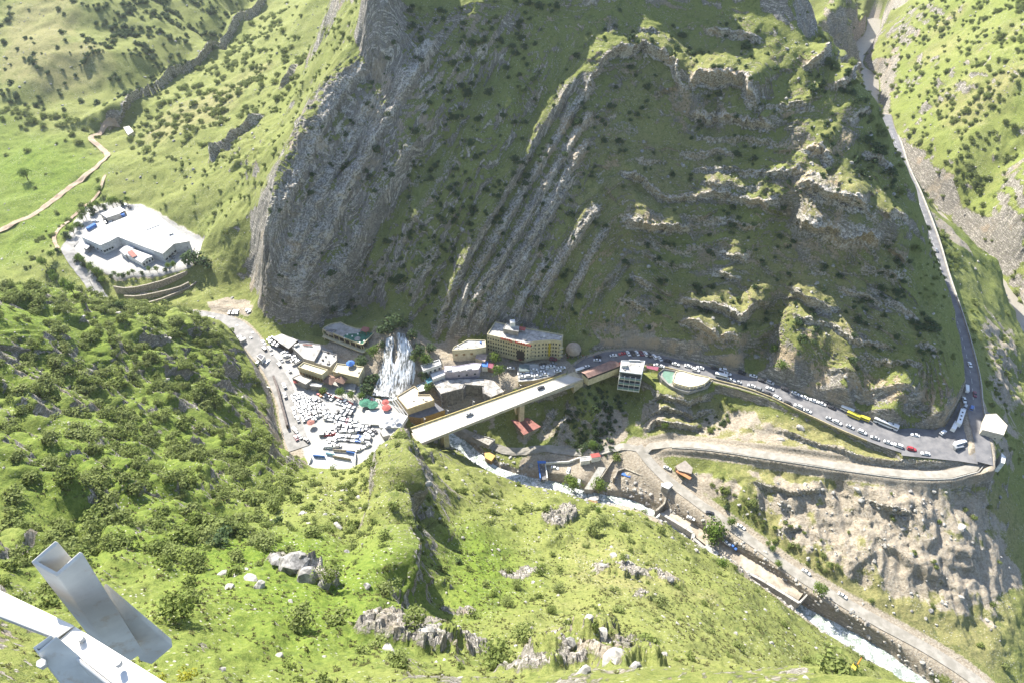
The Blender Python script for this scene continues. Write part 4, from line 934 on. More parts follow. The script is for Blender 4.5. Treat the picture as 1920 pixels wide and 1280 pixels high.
LEAFY = [
 (1074,916,4.6,'bright green round tree beside the parked cars at the river bend'),
 (1122,920,4.2,'bright green round tree at the foot of the concrete ramp'),
 (1328,1010,6.2,'largest leafy tree by the river beside the lower road'),
 (1355,1058,2.6,'small round tree behind the concrete river wall'),
 (1533,1112,3.6,'leafy tree at the end of the concrete river terrace'),
 (1460,1058,2.0,'small tree on the terrace between river and road'),
 (1450,1030,1.8,'small roadside tree above the river terrace'),
 (1437,1020,1.5,'smallest of the roadside trees above the river terrace'),
 (1370,980,2.6,'tree between the largest leafy tree and the lower road'),
 (1358,950,1.6,'small dark tree in the riverside parking area'),
 (735,612,6.5,'large dark tree at the head of the waterfall'),
 (718,622,4.0,'dark tree at the left shoulder of the waterfall head'),(758,608,4.6,'dark tree at the right shoulder of the waterfall head'),(776,632,3.6,'dark tree on the upper right bank of the falls'),(796,705,3.4,'dark tree on the lower right bank of the falls'),(712,648,2.6,'dark tree on the upper left bank of the falls'),(812,655,3.4,'dark tree on the slope above the pale terrace cafe'),
 (700,668,3.6,'tree left of the waterfall beside the green-floored restaurant'),
 (675,680,4.2,'dark tree between the cafe terraces left of the waterfall'),
 (700,715,4.5,'dark tree overhanging the left side of the falls'),
 (690,735,4.2,'dark tree at the lower left edge of the falls'),
 (785,660,4.5,'dark tree on the right side of the falls'),
 (800,685,4.0,'tree between the falls and the white terrace hut'),
 (806,735,3.0,'tree in front of the L-shaped concrete building'),
 (930,680,3.6,'tree beside the plaza car park wall'),
 (934,702,3.4,'tree below the plaza car park wall'),
 (640,740,3.0,'sunlit green tree at the upper edge of the car park'),
 (662,745,2.4,'sunlit small tree beside the car park hoarding'),
 (680,745,2.2,'sunlit tree at the right end of the car park tree row'),
 (608,735,2.2,'sunlit tree at the upper left corner of the car park'),
 (360,490,7.0,'big dark tree at the right corner of the factory'),
 (385,500,5.0,'bright tree beside the big dark one at the factory corner'),
 (50,335,4.6,'lone spreading oak in the smooth green field at far left'),
 (190,362,2.8,'pale bush beside the track above the factory'),
 (1185,533,3.0,'dark bush on the lit grass ledge of the mountain'),
 (1392,700,3.0,'bush with a long shadow on the sunny slope above the upper road'),
 (1330,668,3.0,'bush beside pale rocks on the sunny slope above the upper road'),
 (1245,800,2.0,'bush below the round terrace outcrop'),
 (1115,838,2.6,'tree beside the red-roofed kiosk in the gorge'),
 (1095,840,2.4,'dark tree left of the red-roofed kiosk in the gorge'),
]
LEAFY = [(u, v, r_, l) if l.find('above the upper road') < 0 else (u + 115 if u < 1340 else u + 70, v - 5, r_, l) for u, v, r_, l in LEAFY]
def stand_tree(u, v, r_, cm, label, name, cat, tall=1.0):
    p = hit(u, v)
    t = empty(name, p, random.uniform(0, 6.28)); r_ *= 1.3; t.scale = (r_, r_, r_ * tall); tag(t, label, cat)
    link('trunk', TRUNK[random.randrange(2)], parent=t); link('crown', cm, parent=t)
    return t
for u, v, r_, kd, l in TREES:
    stand_tree(u, v + 4, r_, BUSHD[random.randrange(3)] if kd == 1 else TREE_C[random.randrange(3)] if kd == 0 else TREEB_C[0], l, 'bush', 'bush', 0.85)
for u, v, r_, l in LEAFY:
    sh = 'dark' in l
    stand_tree(u, v, r_, BUSHD[random.randrange(3)] if sh else TREEB_C[random.randrange(2)], l, 'leafy_tree', 'tree', 1.0)
# rows round the factory
rows = [([(110,470),(92,500),(100,520),(118,535),(135,548)], 2.6, 'tree in the outer row along the factory access road', 'trees in the outer row along the factory road', 9),
        ([(148,486),(165,500),(182,515),(198,530)], 2.6, 'conical tree in the inner row between factory yard and access road', 'trees in the inner row beside the factory road', 11),
        ([(205,520),(230,518),(260,512),(300,508),(330,500)], 1.7, 'small tree on the garden terrace in front of the factory', 'trees on the factory garden terrace', 12),
        ([(130,445),(150,425),(165,405),(185,390),(215,385),(240,380)], 2.7, 'bright green tree in the hedge row behind the factory', 'trees in the hedge row behind the factory', 14)]
for line, r_, lab, grp, n in rows:
    for k in range(n):
        f = k / (n - 1) * (len(line) - 1); i = min(int(f), len(line) - 2); f -= i
        t = stand_tree(line[i][0] * (1 - f) + line[i + 1][0] * f + random.uniform(-2, 2), line[i][1] * (1 - f) + line[i + 1][1] * f + random.uniform(-1.5, 1.5), r_ * random.uniform(.8, 1.2), TREEB_C[k % 2] if k % 3 else BUSHD[k % 3], lab, 'leafy_tree', 'tree', 1.25)
        t['group'] = grp

# ------------------------------------------------------------------ boulders and loose stones
BOULD = [(543,1062,3.6,3,'big dark boulder standing in the foreground group'),(575,1078,2.9,3,'long dark boulder right of the biggest one'),(607,1092,2.4,4,'dark boulder at the right end of the foreground group'),(522,1050,2.0,4,'small dark boulder at the left of the foreground group'),
 (485,1098,2.1,0,'pale boulder below the dark foreground group'),(470,1085,1.7,1,'cracked boulder at the lower left of the dark group'),(430,1100,1.4,0,'flat pale slab in the left clearing'),(415,1073,1.5,1,'pale slab at the edge of the left clearing'),(440,1077,0.9,0,'small white stone in the left clearing'),
 (545,1125,0.7,0,'small pale stone on the smooth foreground slope'),(566,960,1.6,0,'upright white rock beside the bushes above the clearing'),(635,985,1.8,0,'pale rock at the left edge of the spur'),(672,930,1.5,0,'pale rock high on the spur'),
 (1420,665,2.2,0,'white boulder on the sunny slope above the upper road'),(1658,1022,1.7,0,'white boulder on the scree below the loop road'),(1687,1000,1.0,1,'small boulder high on the scree'),(1712,1035,2.0,0,'cracked white boulder in the middle of the scree'),(1805,985,2.8,0,'largest pale boulder on the scree edge'),(1730,975,1.3,0,'pale boulder under the small cliff of the scree'),
 (1605,915,2.3,1,'pale outcrop block under the loop road'),(1615,935,2.0,0,'cracked block below the outcrop under the loop road'),(1650,950,1.7,2,'block at the top of the small scree cliff'),(1680,955,2.0,0,'overhanging block on the small scree cliff'),(1540,925,1.2,0,'pale stone on the scree near the loop road'),(1560,960,1.1,1,'stone in the scree runnel'),
 (1770,1130,1.4,0,'white stone above the dark gorge at lower right'),(1850,1160,1.5,1,'pale stone in the green hollow at lower right'),(1400,960,1.1,0,'stone on the dry slope left of the scree'),(1460,945,1.2,0,'pale stone under the bank of the loop road'),(1465,820,2.4,1,'yellowish boulder in the bank between the two roads'),(1500,800,2.6,0,'large block in the bank between the two roads'),
 (868,433,2.0,0,'grey boulder on the shaded slope beside the ribs'),(1245,965,1.6,0,'pale rock cluster stone above the river wall'),(1170,960,1.2,1,'flat pale rock on the grassy shoulder'),(1700,1240,1.2,0,'boulder in the river bed at lower right'),(1620,1130,1.0,1,'stone beside the lower road'),
 (1060,1205,1.7,0,'pale block on the right-hand knoll at the bottom'),(1130,1190,2.0,0,'cracked pale block crowning the knoll at bottom centre'),(1150,1235,2.2,1,'long pale slab running down the knoll at bottom centre'),(1092,1262,1.3,0,'pale stone at the bottom edge between the knolls'),(800,1180,1.5,0,'pale stone on the leftmost bottom knoll'),(730,1215,1.3,1,'pale slab on the left flank of the leftmost bottom knoll'),(1190,1250,1.4,3,'dark sided rock right of the knoll slab'),
 (1150,1040,2.2,0,'biggest block of the pale outcrop on the meadow'),(1185,1055,1.8,1,'block at the right end of the pale outcrop'),(1130,1060,1.4,0,'block at the left end of the pale outcrop'),(1255,1085,1.7,3,'dark sided boulder above the convex meadow'),(985,1062,1.2,0,'pale slab beside the meadow gully')]
for u, v, r_, k, l in BOULD:
    p = hit(u, v); o = link('boulder', ROCKS[k], loc=p - Vector((0, 0, 0.15 * r_)))
    o.rotation_euler = (random.uniform(-.3, .3), random.uniform(-.3, .3), random.uniform(0, 6.28)); o.scale = (r_ * random.uniform(.8, 1.25), r_ * random.uniform(.6, 1.0), r_ * random.uniform(.6, 1.0)); tag(o, l, 'boulder')
    if k not in HIT: HIT[k] = o
for k in range(5):
    if k not in HIT: p = hit(1260 + 9 * k, 1080); HIT[k] = tag(link('boulder', ROCKS[k], loc=p), 'dark sided stone in the pocket above the convex meadow', 'boulder', 'stones in the meadow pocket')
sd = 0.010 * smooth(fbm(RX / 14, RY / 14, 3, 131), 0.45, 0.62) + 0.05 * sc * clump + 0.02 * R['m'] * right + 0.045 * KN + 0.02 * g_right * clump + 0.012 * g_fore
sd = sd + 0.35 * smooth(-R['nriv'], -15, -6) * smooth(R['nriv'], 4.5, 6)
sd = sd * (1 - smooth(R['flat'], .05, .3)) * np.maximum(smooth(R['nr'], 5, 8), smooth(-R['nriv'], -15, -6)) * vis
w2 = (sd * area).ravel(); N2 = int(min(w2.sum(), 26000)); c2 = np.cumsum(w2); pk = np.searchsorted(c2, rs.random(N2) * c2[-1])
sz = np.exp(rs.normal(-1.0, 0.5, N2)) * np.where(GT.ravel()[pk] > 320, 1.5, 0.9)
scatter('loose_stones', np.stack([X3.ravel()[pk], Y3.ravel()[pk], Z3.ravel()[pk]], -1), np.clip(sz, .12, 1.5), rs.integers(0, 4, N2), [HIT[k] for k in (0, 1, 2, 3)], 'pale stones scattered over the slopes', 'stones')
# grass and herb tufts on the near slopes
def tuft_mesh(name, seed, mat):
    r = random.Random(seed); V = []; F = []
    for k in range(14):
        a = r.uniform(0, 6.28); q = r.uniform(0, .5); x, y = q * math.cos(a), q * math.sin(a); h = r.uniform(.2, .55); w_ = r.uniform(.10, .2); b = r.uniform(0, 3.14); i = len(V)
        tx, ty = x + r.uniform(-.3, .3), y + r.uniform(-.3, .3)
        V += [(x - w_ * math.cos(b), y - w_ * math.sin(b), -.05), (x + w_ * math.cos(b), y + w_ * math.sin(b), -.05), (tx + w_ * .6 * math.cos(b), ty + w_ * .6 * math.sin(b), h), (tx - w_ * .6 * math.cos(b), ty - w_ * .6 * math.sin(b), h)]
        F.append((i, i + 1, i + 2, i + 3))
    return mesh(name, V, F, [mat])
M_tuft = leaf_material('grass_blades', (0.12, 0.14, 0.05), (0.19, 0.20, 0.075), (0.24, 0.22, 0.11))
tp = []
for k, (u, v) in enumerate([(640, 1180), (900, 1130), (420, 1180)]):
    o = link('herb_clump', tuft_mesh('herb_clump', k, M_tuft), loc=hit(u, v)); o.scale = (.6,) * 3; tag(o, ['low herb clump on the smooth slope below the dark boulders', 'low herb clump in the centre of the green gully', 'low herb clump on the slope right of the metal posts'][k], 'herb clump'); tp.append(o)
gd = (0.9 * (1 - smooth(np.hypot(RX, RY), 90, 260)) + 0.05) * 0.55 * np.maximum(g_fore, np.maximum(g_left, rv(region([(-200,1000),(1500,1000),(1700,1300),(-200,1300)], 6)))) * (1 - rockv) * (0.2 + smooth(fbm(RX / 5, RY / 5, 3, 141), .35, .6)) * vis
w3 = (gd * area).ravel(); N3_ = int(min(w3.sum(), 60000)); c3 = np.cumsum(w3); pk = np.searchsorted(c3, rs.random(N3_) * c3[-1])
scatter('grass', np.stack([X3.ravel()[pk], Y3.ravel()[pk], Z3.ravel()[pk]], -1), rs.uniform(.35, .85, N3_), rs.integers(0, 3, N3_), tp, 'grass and low herbs growing over the near slopes', 'grass')
# ------------------------------------------------------------------ roads, walls beside them, water
def strip(name, line, half, mat, lift=0.06, cols=4, prof=None, kind='structure', jit=0.0, closed=False, halfs=None):
    V = []; n = len(line); rr = random.Random(5)
    for i, p in enumerate(line):
        a = Vector(line[max(i - 1, 0)]); b = Vector(line[min(i + 1, n - 1)]); d = (b - a); d.z = 0; d.normalize(); nn = Vector((-d.y, d.x, 0))
        h = halfs[i] if halfs else half
        for k in range(cols + 1):
            s_ = -1 + 2 * k / cols; e = rr.uniform(-jit, jit) if k in (0, cols) else 0
            V.append(Vector(p) + nn * (h * s_ + e) + Vector((0, 0, lift + (prof(s_) if prof else 0))))
    F = [(i * (cols + 1) + k, i * (cols + 1) + k + 1, (i + 1) * (cols + 1) + k + 1, (i + 1) * (cols + 1) + k) for i in range(n - 1) for k in range(cols)]
    F = [f[::-1] for f in F]
    o = link(name, mesh(name, V, F, [mat])); tag(o, kind=kind)
    if o.data.polygons[0].normal.z < 0: o.data.flip_normals()
    return o
def wall_along(name, line, off, h, th, mat, label, cat='wall', base_drop=0.6, z_off=0.0, posts=0):
    V = []; n = len(line)
    for i, p in enumerate(line):
        a = Vector(line[max(i - 1, 0)]); b = Vector(line[min(i + 1, n - 1)]); d = (b - a); d.z = 0; d.normalize(); nn = Vector((-d.y, d.x, 0)); p = Vector(p)
        off_ = off[i] if isinstance(off, (list, tuple)) else off
        for o_, z in ((off_ - th / 2, -base_drop), (off_ - th / 2, h), (off_ + th / 2, h), (off_ + th / 2, -base_drop)):
            V.append(p + nn * o_ + Vector((0, 0, z + z_off)))
    F = []
    for i in range(n - 1):
        for k in range(3): F.append((i * 4 + k, i * 4 + k + 1, i * 4 + 5 + k, i * 4 + 4 + k))
    F += [(3, 2, 1, 0), tuple((n - 1) * 4 + k for k in range(4))]
    o = link(name, mesh(name, V, F, [mat])); tag(o, label, cat); return o
def road_material(name, dark, light):
    g = NT(name, 0.9, 0.25); n = g.noise(0.25, detail=6); n2 = g.noise(3.0, detail=4, rough=0.7)
    c = g.mix(g.ramp(n, 0.35, 0.65), dark, light); c = g.mix(g.ramp(n2, 0.5, 0.75, 0, .5), c, tuple(x * 0.75 for x in dark)); g.color(c); return g.m
M_asph = road_material('worn_asphalt', (0.115, 0.115, 0.12), (0.17, 0.165, 0.165))
M_dust = road_material('dusty_road', (0.21, 0.195, 0.165), (0.30, 0.28, 0.245))
M_vill = road_material('village_asphalt', (0.18, 0.175, 0.165), (0.27, 0.26, 0.245))
M_conc = simple('concrete', (0.36, 0.345, 0.31), 0.9, 0.2, 0.15, 0.5)
M_wallst = simple('yellowed_masonry', (0.34, 0.29, 0.18), 0.95, 0.1, 0.2, 0.8, bump=0.5)
M_masonry = simple('rough_masonry', (0.30, 0.27, 0.22), 0.95, 0.1, 0.28, 1.2, bump=0.8)
M_paint = simple('road_paint', (0.55, 0.55, 0.52), 0.8, 0.2, 0.15, 2)
n_up = len(road_up)
UPW = [4.6 + 4.0 * min(1, max(0, (i - n_up * 0.35) / (n_up * 0.25))) for i in range(n_up)]
strip('upper_road', road_up, 5.6, M_asph, 0.05, halfs=UPW)
strip('ridge_road', road_right, 3.9, M_asph, 0.054)
strip('far_road', road_far, 3.6, M_asph, 0.05)
ap = [(1690,803,-295.5),(1768,798,-294.2),(1801,772,-291.4),(1838,790,-289.8),(1850,850,-291.3),(1836,870,-292.7),(1800,864,-294.2),(1690,853,-295.8)]
av = [at(1785,830,-293.5)] + [at(*p) for p in ap]
link('hairpin_apron', mesh('hairpin_apron', [(x, y, z + .07) for x, y, z in av], [(0, (k + 1) % 8 + 1, k + 1) for k in range(8)], [M_asph]))['kind'] = 'structure'
strip('loop_road', road_loop, 2.3, M_dust, 0.058, jit=.15)
strip('riverside_road', road_low, 2.9, M_dust, 0.062, jit=.2)
strip('village_road', village_road, 5.4, M_vill, 0.05, jit=.3)
wall_along('parapet', road_right[2:int(len(road_right) * .9)], -4.5, 0.9, 0.5, M_conc, 'long low concrete parapet on the gorge side of the ridge road', 'parapet')
wall_along('parapet', road_up[4:-9], [-(w_ + .3) for w_ in UPW[4:-9]], 0.75, 0.5, M_wallst, 'low yellowish stone parapet on the valley side of the upper road', 'parapet')
wall_along('kerb', road_loop[3:], -3.0, 0.35, 0.35, M_conc, 'low pale kerb on the outer side of the loop road', 'kerb')
# dashed centre line of the ridge road
V = []; F = []
for i in range(4, len(road_right) - 6):
    a = Vector(road_right[i]); b = Vector(road_right[i + 1]); d = (b - a).normalized(); nn = Vector((-d.y, d.x, 0)).normalized()
    m0 = a.lerp(b, .1); m1 = a.lerp(b, .55); k = len(V)
    V += [m0 - nn * .09, m1 - nn * .09, m1 + nn * .09, m0 + nn * .09]; F.append((k, k + 1, k + 2, k + 3))
tag(link('road_marking', mesh('road_marking', [Vector(v) + Vector((0, 0, .064)) for v in V], F, [M_paint])), kind='structure')
# river: strips of broken white water
def water_material(name, white, scale=1.0, thr=0.42, murk=(0.16, 0.17, 0.14)):
    g = NT(name, 0.25, 0.5); n = g.noise(0.35 * scale, detail=6, rough=0.7, dist=0.8); n2 = g.noise(1.6 * scale, detail=5, rough=0.7, dist=0.6)
    f = g.ramp(g.math('ADD', g.math('MULTIPLY', n, .6), g.math('MULTIPLY', n2, .4)), thr, thr + 0.12)
    g.color(g.mix(f, murk, white)); g.l.new(g.ramp(f, 0, 1, .15, .8), g.b.inputs['Roughness']); g.bump(g.math('ADD', n2, n), 0.7, 0.5); return g.m
M_white = water_material('white_water', (0.58, 0.61, 0.60), 1.0, 0.45, (0.20, 0.235, 0.20))
M_grey = water_material('silty_water', (0.46, 0.43, 0.38), 0.5, 0.62, (0.27, 0.25, 0.21))
def water_strip(name, line, half, mat, lift, cols=14):
    L = spline(line, 1.6); V = []; n = len(L)
    P = np.array(L); d = np.gradient(P, axis=0); d[:, 2] = 0; d /= np.linalg.norm(d, axis=1)[:, None]; nn = np.stack([-d[:, 1], d[:, 0]], -1)
    s_ = np.linspace(-1, 1, cols + 1); hw = half * (0.9 + 0.35 * (fbm(P[:, 0] / 12, P[:, 1] / 12, 2, 5) - .5))
    X = P[:, 0:1] + nn[:, 0:1] * hw[:, None] * s_; Y = P[:, 1:2] + nn[:, 1:2] * hw[:, None] * s_
    Z = P[:, 2:3] + lift + (fbm(X / 2.0, Y / 2.0, 3, 9) - .5) * 0.7 - 0.25 * np.abs(s_) ** 2
    i = np.arange(X.size).reshape(X.shape); F = np.stack([i[:-1, :-1], i[1:, :-1], i[1:, 1:], i[:-1, 1:]], -1).reshape(-1, 4)
    me = mesh(name, np.stack([X, Y, Z], -1).reshape(-1, 3), F.tolist(), [mat], smooth_=True)
    if me.polygons[0].normal.z < 0: me.flip_normals()
    o = link(name, me); tag(o, kind='structure'); return o
riv3 = [at(*p) for p in RIVER]
water_strip('river', riv3, 5.4, M_white, -0.3)
water_strip('gorge_river', gorge_river, 10.5, M_grey, -0.2, cols=10)
# the waterfall: two braided cascades spreading down over dark rock
def cascade(name, rows, mat, label, seed, thick=0.5):
    """rows: (u_left, u_right, v, z) from top to bottom"""
    nr = 46; na = 26; P = []
    rows_w = [(Vector(at(a, v, z)), Vector(at(b, v, z))) for a, b, v, z in rows]
    for i in range(nr):
        f = i / (nr - 1) * (len(rows_w) - 1); k = min(int(f), len(rows_w) - 2); f -= k
        a = rows_w[k][0].lerp(rows_w[k + 1][0], f); b = rows_w[k][1].lerp(rows_w[k + 1][1], f)
        for j in range(na):
            s_ = j / (na - 1); P.append(a.lerp(b, s_))
    P = np.array(P)
    g0 = raster(base, P[:, 0], P[:, 1]); edge = np.abs(np.tile(np.linspace(-1, 1, na), nr))
    n = fbm(P[:, 0] / 1.3 + 5, P[:, 1] / 3.0, 3, seed); st = fbm(P[:, 0] / 0.9, P[:, 1] / 6.0, 3, seed + 3)
    Z = g0 + 0.9 + (n - .5) * 0.9 + (st - .5) * 0.6 - np.clip(edge - .8, 0, 1) * 5.0
    P[:, 0] += (n - .5) * 1.2 * (edge > .9); P[:, 2] = Z
    i = np.arange(nr * na).reshape(nr, na); F = np.stack([i[:-1, :-1], i[1:, :-1], i[1:, 1:], i[:-1, 1:]], -1).reshape(-1, 4)
    me = mesh(name, P, F.tolist(), [mat], smooth_=True)
    if me.polygons[0].normal.z < 0: me.flip_normals()
    o = link(name, me); return o
def foam_material():
    g = NT('falling_foam', 0.7, 0.3)
    v = g.scalev(g.pos(), (1.3, 0.2, 0.2))
    n = g.noise(0.9, v, detail=6, rough=0.72, dist=0.7); n2 = g.noise(0.16, detail=3)
    f = g.ramp(g.math('ADD', n, g.math('MULTIPLY', g.math('SUBTRACT', n2, .5), .35)), 0.40, 0.54)
    g.color(g.mix(f, (0.10, 0.10, 0.085), (0.66, 0.68, 0.70))); g.bump(n, 0.9, 0.8); return g.m
M_foam = foam_material()
wf = empty('waterfall', at(735, 740, -301)); tag(wf, 'white waterfall fanning out over dark rocks between the restaurant terraces', 'waterfall')
def under(o, root):
    o.parent = root; o.matrix_parent_inverse = root.matrix_basis.inverted(); return o
bpy.context.view_layer.update()
a = cascade('main_cascade', [(742,760,620,-283),(744,771,640,-285.5),(745,776,665,-290),(734,778,690,-294),(720,775,712,-298),(706,762,732,-301),(700,742,745,-302)], M_foam, '', 3); under(a, wf)
a = cascade('side_cascade', [(722,736,626,-284),(718,737,648,-287.5),(716,735,672,-291.5),(708,742,692,-295),(704,746,712,-298),(700,735,735,-301.3),(698,725,746,-302)], M_foam, '', 8); under(a, wf)
pool = strip('plunge_pool', spline([at(695,748,-302.2), at(735,742,-302.2), at(775,728,-302.2), at(800,722,-303)]), 3.5, M_white, 0.1, kind='structure')

def track(name, pts, half, m, lift=.12, px=True, jit=.25):
    L = spline([pixel_to_ground(u, v) for u, v in pts], 2.5); rr = random.Random(8); V = []; n = len(L); cols = 4
    for i, p in enumerate(L):
        a = Vector(L[max(i - 1, 0)]); b = Vector(L[min(i + 1, n - 1)]); d = (b - a); d.z = 0; d.normalize(); nn = Vector((-d.y, d.x, 0))
        for k in range(cols + 1):
            q = Vector(p) + nn * (half * (-1 + 2 * k / cols) + (rr.uniform(-jit, jit) if k in (0, cols) else 0))
            dd = (X3 - q.x) ** 2 + (Y3 - q.y) ** 2 if False else None
            V.append((q.x, q.y, 0))
    A_ = np.array(V); rr_i = np.hypot(A_[:, 0], A_[:, 1]); ii = np.clip(np.searchsorted(rad, rr_i), 1, NR - 1); an = np.arctan2(A_[:, 0], A_[:, 1])
    fj = (an / np.radians(AH[ii]) + 1) / 2 * (NA - 1); jj = np.clip(fj.astype(int), 2, NA - 3)
    zz = np.max(np.stack([Z3[np.clip(ii + a, 0, NR - 1), jj + b] for a in (-2, -1, 0, 1) for b in (-1, 0, 1, 2)]), axis=0)
    A_[:, 2] = zz + lift
    F = [(i * (cols + 1) + k, (i + 1) * (cols + 1) + k, (i + 1) * (cols + 1) + k + 1, i * (cols + 1) + k + 1) for i in range(n - 1) for k in range(cols)]
    me = mesh(name, A_, F, [m])
    if me.polygons[0].normal.z < 0: me.flip_normals()
    o = link(name, me); tag(o, kind='structure'); return o
M_earth = road_material('reddish_earth', (0.27, 0.20, 0.14), (0.36, 0.28, 0.20))
track('dirt_track', [(-30,450),(30,418),(65,402),(130,352),(198,297),(188,275),(170,258),(195,243),(222,234)], 2.2, M_earth)
track('access_road', [(205,572),(180,545),(160,515),(140,490),(128,466),(140,452)], 4.0, M_vill, .2)
track('footpath', [(850,800),(905,828),(960,846),(1030,842),(1100,848),(1170,838),(1210,846)], 2.2, M_dust, .15)
track('hill_path', [(110,470),(105,440),(150,398),(185,360),(198,330)], 1.2, M_earth)
# ------------------------------------------------------------------ buildings
def P2(x, y, k, ox, oy): return (ox + x / k, oy + y / k)
Z5 = lambda *p: [P2(x, y, 4.74, 560, 560) for x, y in p]
Z6 = lambda *p: [P2(x, y, 4.74, 900, 560) for x, y in p]
ZD = lambda *p: [P2(x, y, 5.953, 380, 560) for x, y in p]
ZR = lambda *p: [P2(x, y, 9.6, 1150, 660) for x, y in p]
ZF = lambda *p: [P2(x, y, 5.953, 100, 360) for x, y in p]
ZG = lambda *p: [P2(x, y, 14.22, 590, 590) for x, y in p]
ZB = lambda *p: [P2(x, y, 8.0, 720, 700) for x, y in p]
ZS = lambda *p: [P2(x, y, 4.571, 880, 800) for x, y in p]
ZL = lambda *p: [P2(x, y, 2.976, 1280, 850) for x, y in p]
MATS = {}
def mat(name, col, **k):
    if name not in MATS: MATS[name] = simple(name, col, **k)
    return MATS[name]
C_cream = mat('cream_render', (0.50, 0.45, 0.30)); C_grey = mat('grey_concrete', (0.30, 0.29, 0.27), scale=.3, var=.2); C_white = mat('white_render', (0.66, 0.65, 0.62))
C_roof = mat('roof_screed', (0.36, 0.35, 0.33), scale=.35, var=.22); C_brown = mat('brown_sheet', (0.22, 0.14, 0.11)); C_red = mat('red_paint', (0.30, 0.08, 0.07)); C_redroof = mat('red_roof', (0.26, 0.115, 0.095))
C_teal = mat('teal_sheet', (0.08, 0.22, 0.26)); C_blue = mat('blue_sheet', (0.06, 0.15, 0.42)); C_green = mat('green_carpet', (0.045, 0.15, 0.10), var=.25); C_glass = mat('dark_glass', (0.045, 0.055, 0.06), rough=.15, spec=.6); C_wood = mat('timber', (0.27, 0.18, 0.09), var=.3, scale=2.0)
C_dark = mat('dark_parts_and_shade', (0.05, 0.045, 0.04)); C_steel = mat('painted_steel', (0.35, 0.36, 0.37), metal=.3, rough=.5); C_yel = mat('yellow_paint', (0.50, 0.40, 0.14)); C_purple = mat('lilac_render', (0.42, 0.38, 0.45)); C_sheetw = mat('white_sheet_roof', (0.50, 0.50, 0.50), var=.06)  # C_dark: dark parts, and shade painted into open sides
C_tan = mat('tan_dome', (0.36, 0.30, 0.24)); C_dkroof = mat('dark_sheet', (0.13, 0.13, 0.14)); C_awn = mat('maroon_awning', (0.22, 0.07, 0.10)); C_bglass = mat('green_glass', (0.15, 0.25, 0.24), rough=.2, spec=.5); C_galv = mat('galvanised', (0.45, 0.46, 0.46), metal=.35, rough=.55, var=.1)
def prism(name, poly, z0, z1, m, parent=None, inset=0.0):
    """upright prism over a plan polygon; z are heights in the world"""
    n = len(poly); ar = sum(poly[i][0] * poly[(i + 1) % n][1] - poly[(i + 1) % n][0] * poly[i][1] for i in range(n))
    if ar < 0: poly = poly[::-1]
    cx = sum(p[0] for p in poly) / n; cy = sum(p[1] for p in poly) / n
    if inset: poly = [(p[0] + (cx - p[0]) * inset / (math.hypot(p[0] - cx, p[1] - cy) + .01), p[1] + (cy - p[1]) * inset / (math.hypot(p[0] - cx, p[1] - cy) + .01)) for p in poly]
    V = [(p[0], p[1], z0) for p in poly] + [(p[0], p[1], z1) for p in poly]
    F = [(i, (i + 1) % n, n + (i + 1) % n, n + i) for i in range(n)] + [tuple(range(n, 2 * n)), tuple(range(n - 1, -1, -1))]
    me = mesh(name, V, F, [m]); o = link(name, me)
    if parent is not None: o.parent = parent; o.matrix_parent_inverse = Matrix.Translation(-parent.location)
    return o
def ring(name, poly, z0, z1, th, m, parent):
    """thin upright band along a polygon's outline (a roof edge)"""
    n = len(poly); ar = sum(poly[i][0] * poly[(i + 1) % n][1] - poly[(i + 1) % n][0] * poly[i][1] for i in range(n))
    if ar < 0: poly = poly[::-1]
    V = []; F = []
    for i in range(n):
        a = Vector(poly[i - 1][:2]); b = Vector(poly[i][:2]); c = Vector(poly[(i + 1) % n][:2])
        d1 = (b - a).normalized(); d2 = (c - b).normalized(); nn = (Vector((-d1.y, d1.x)) + Vector((-d2.y, d2.x)))
        nn = nn / max(nn.length_squared, .3) * 2 if nn.length > .01 else Vector((0, 0)); q = b + nn * th
        V += [(b.x, b.y, z0), (b.x, b.y, z1), (q.x, q.y, z1), (q.x, q.y, z0)]
    for i in range(n):
        j = (i + 1) % n
        for k in range(4): F.append((i * 4 + k, j * 4 + k, j * 4 + (k + 1) % 4, i * 4 + (k + 1) % 4))
    o = link(name, mesh(name, V, [f[::-1] for f in F], [m])); o.parent = parent; o.matrix_parent_inverse = Matrix.Translation(-parent.location); return o
WIN = {}
def box_mesh(name, sx, sy, sz, m):
    V = [(x * sx / 2, y * sy / 2, z * sz / 2) for x in (-1, 1) for y in (-1, 1) for z in (-1, 1)]
    F = [(0, 1, 3, 2), (4, 6, 7, 5), (0, 4, 5, 1), (2, 3, 7, 6), (0, 2, 6, 4), (1, 5, 7, 3)]
    return mesh(name, V, F, [m])
def child(o, parent):
    o.parent = parent; o.matrix_parent_inverse = Matrix.Translation(-parent.location); return o
def put(name, me, loc, rz, parent):
    o = link(name, me, loc=loc); o.rotation_euler = (0, 0, rz)
    if parent is not None: child(o, parent)
    return o
def windows(root, a, b, z0, z1, floors, n, w=1.0, h=1.3, m=None, skip=(), proud=0.06, name='window', f0=0.0, f1=1.0):
    """windows of a facade from plan point a to b, seen from the outer side (right of a->b)"""
    key = (w, h, (m or C_glass).name, name)
    if key not in WIN: WIN[key] = box_mesh(name, w, 0.16, h, m or C_glass)
    d = Vector((b[0] - a[0], b[1] - a[1], 0)); L = d.length; d.normalize(); nn = Vector((d.y, -d.x, 0)); fh = (z1 - z0) / floors
    for f in range(floors):
        for k in range(n):
            if (f, k) in skip: continue
            s_ = L * (f0 + (f1 - f0) * (k + .5) / n)
            p = Vector((a[0], a[1], z0 + fh * (f + .52))) + d * s_ + nn * proud
            put(name, WIN[key], p, math.atan2(d.y, d.x), root)
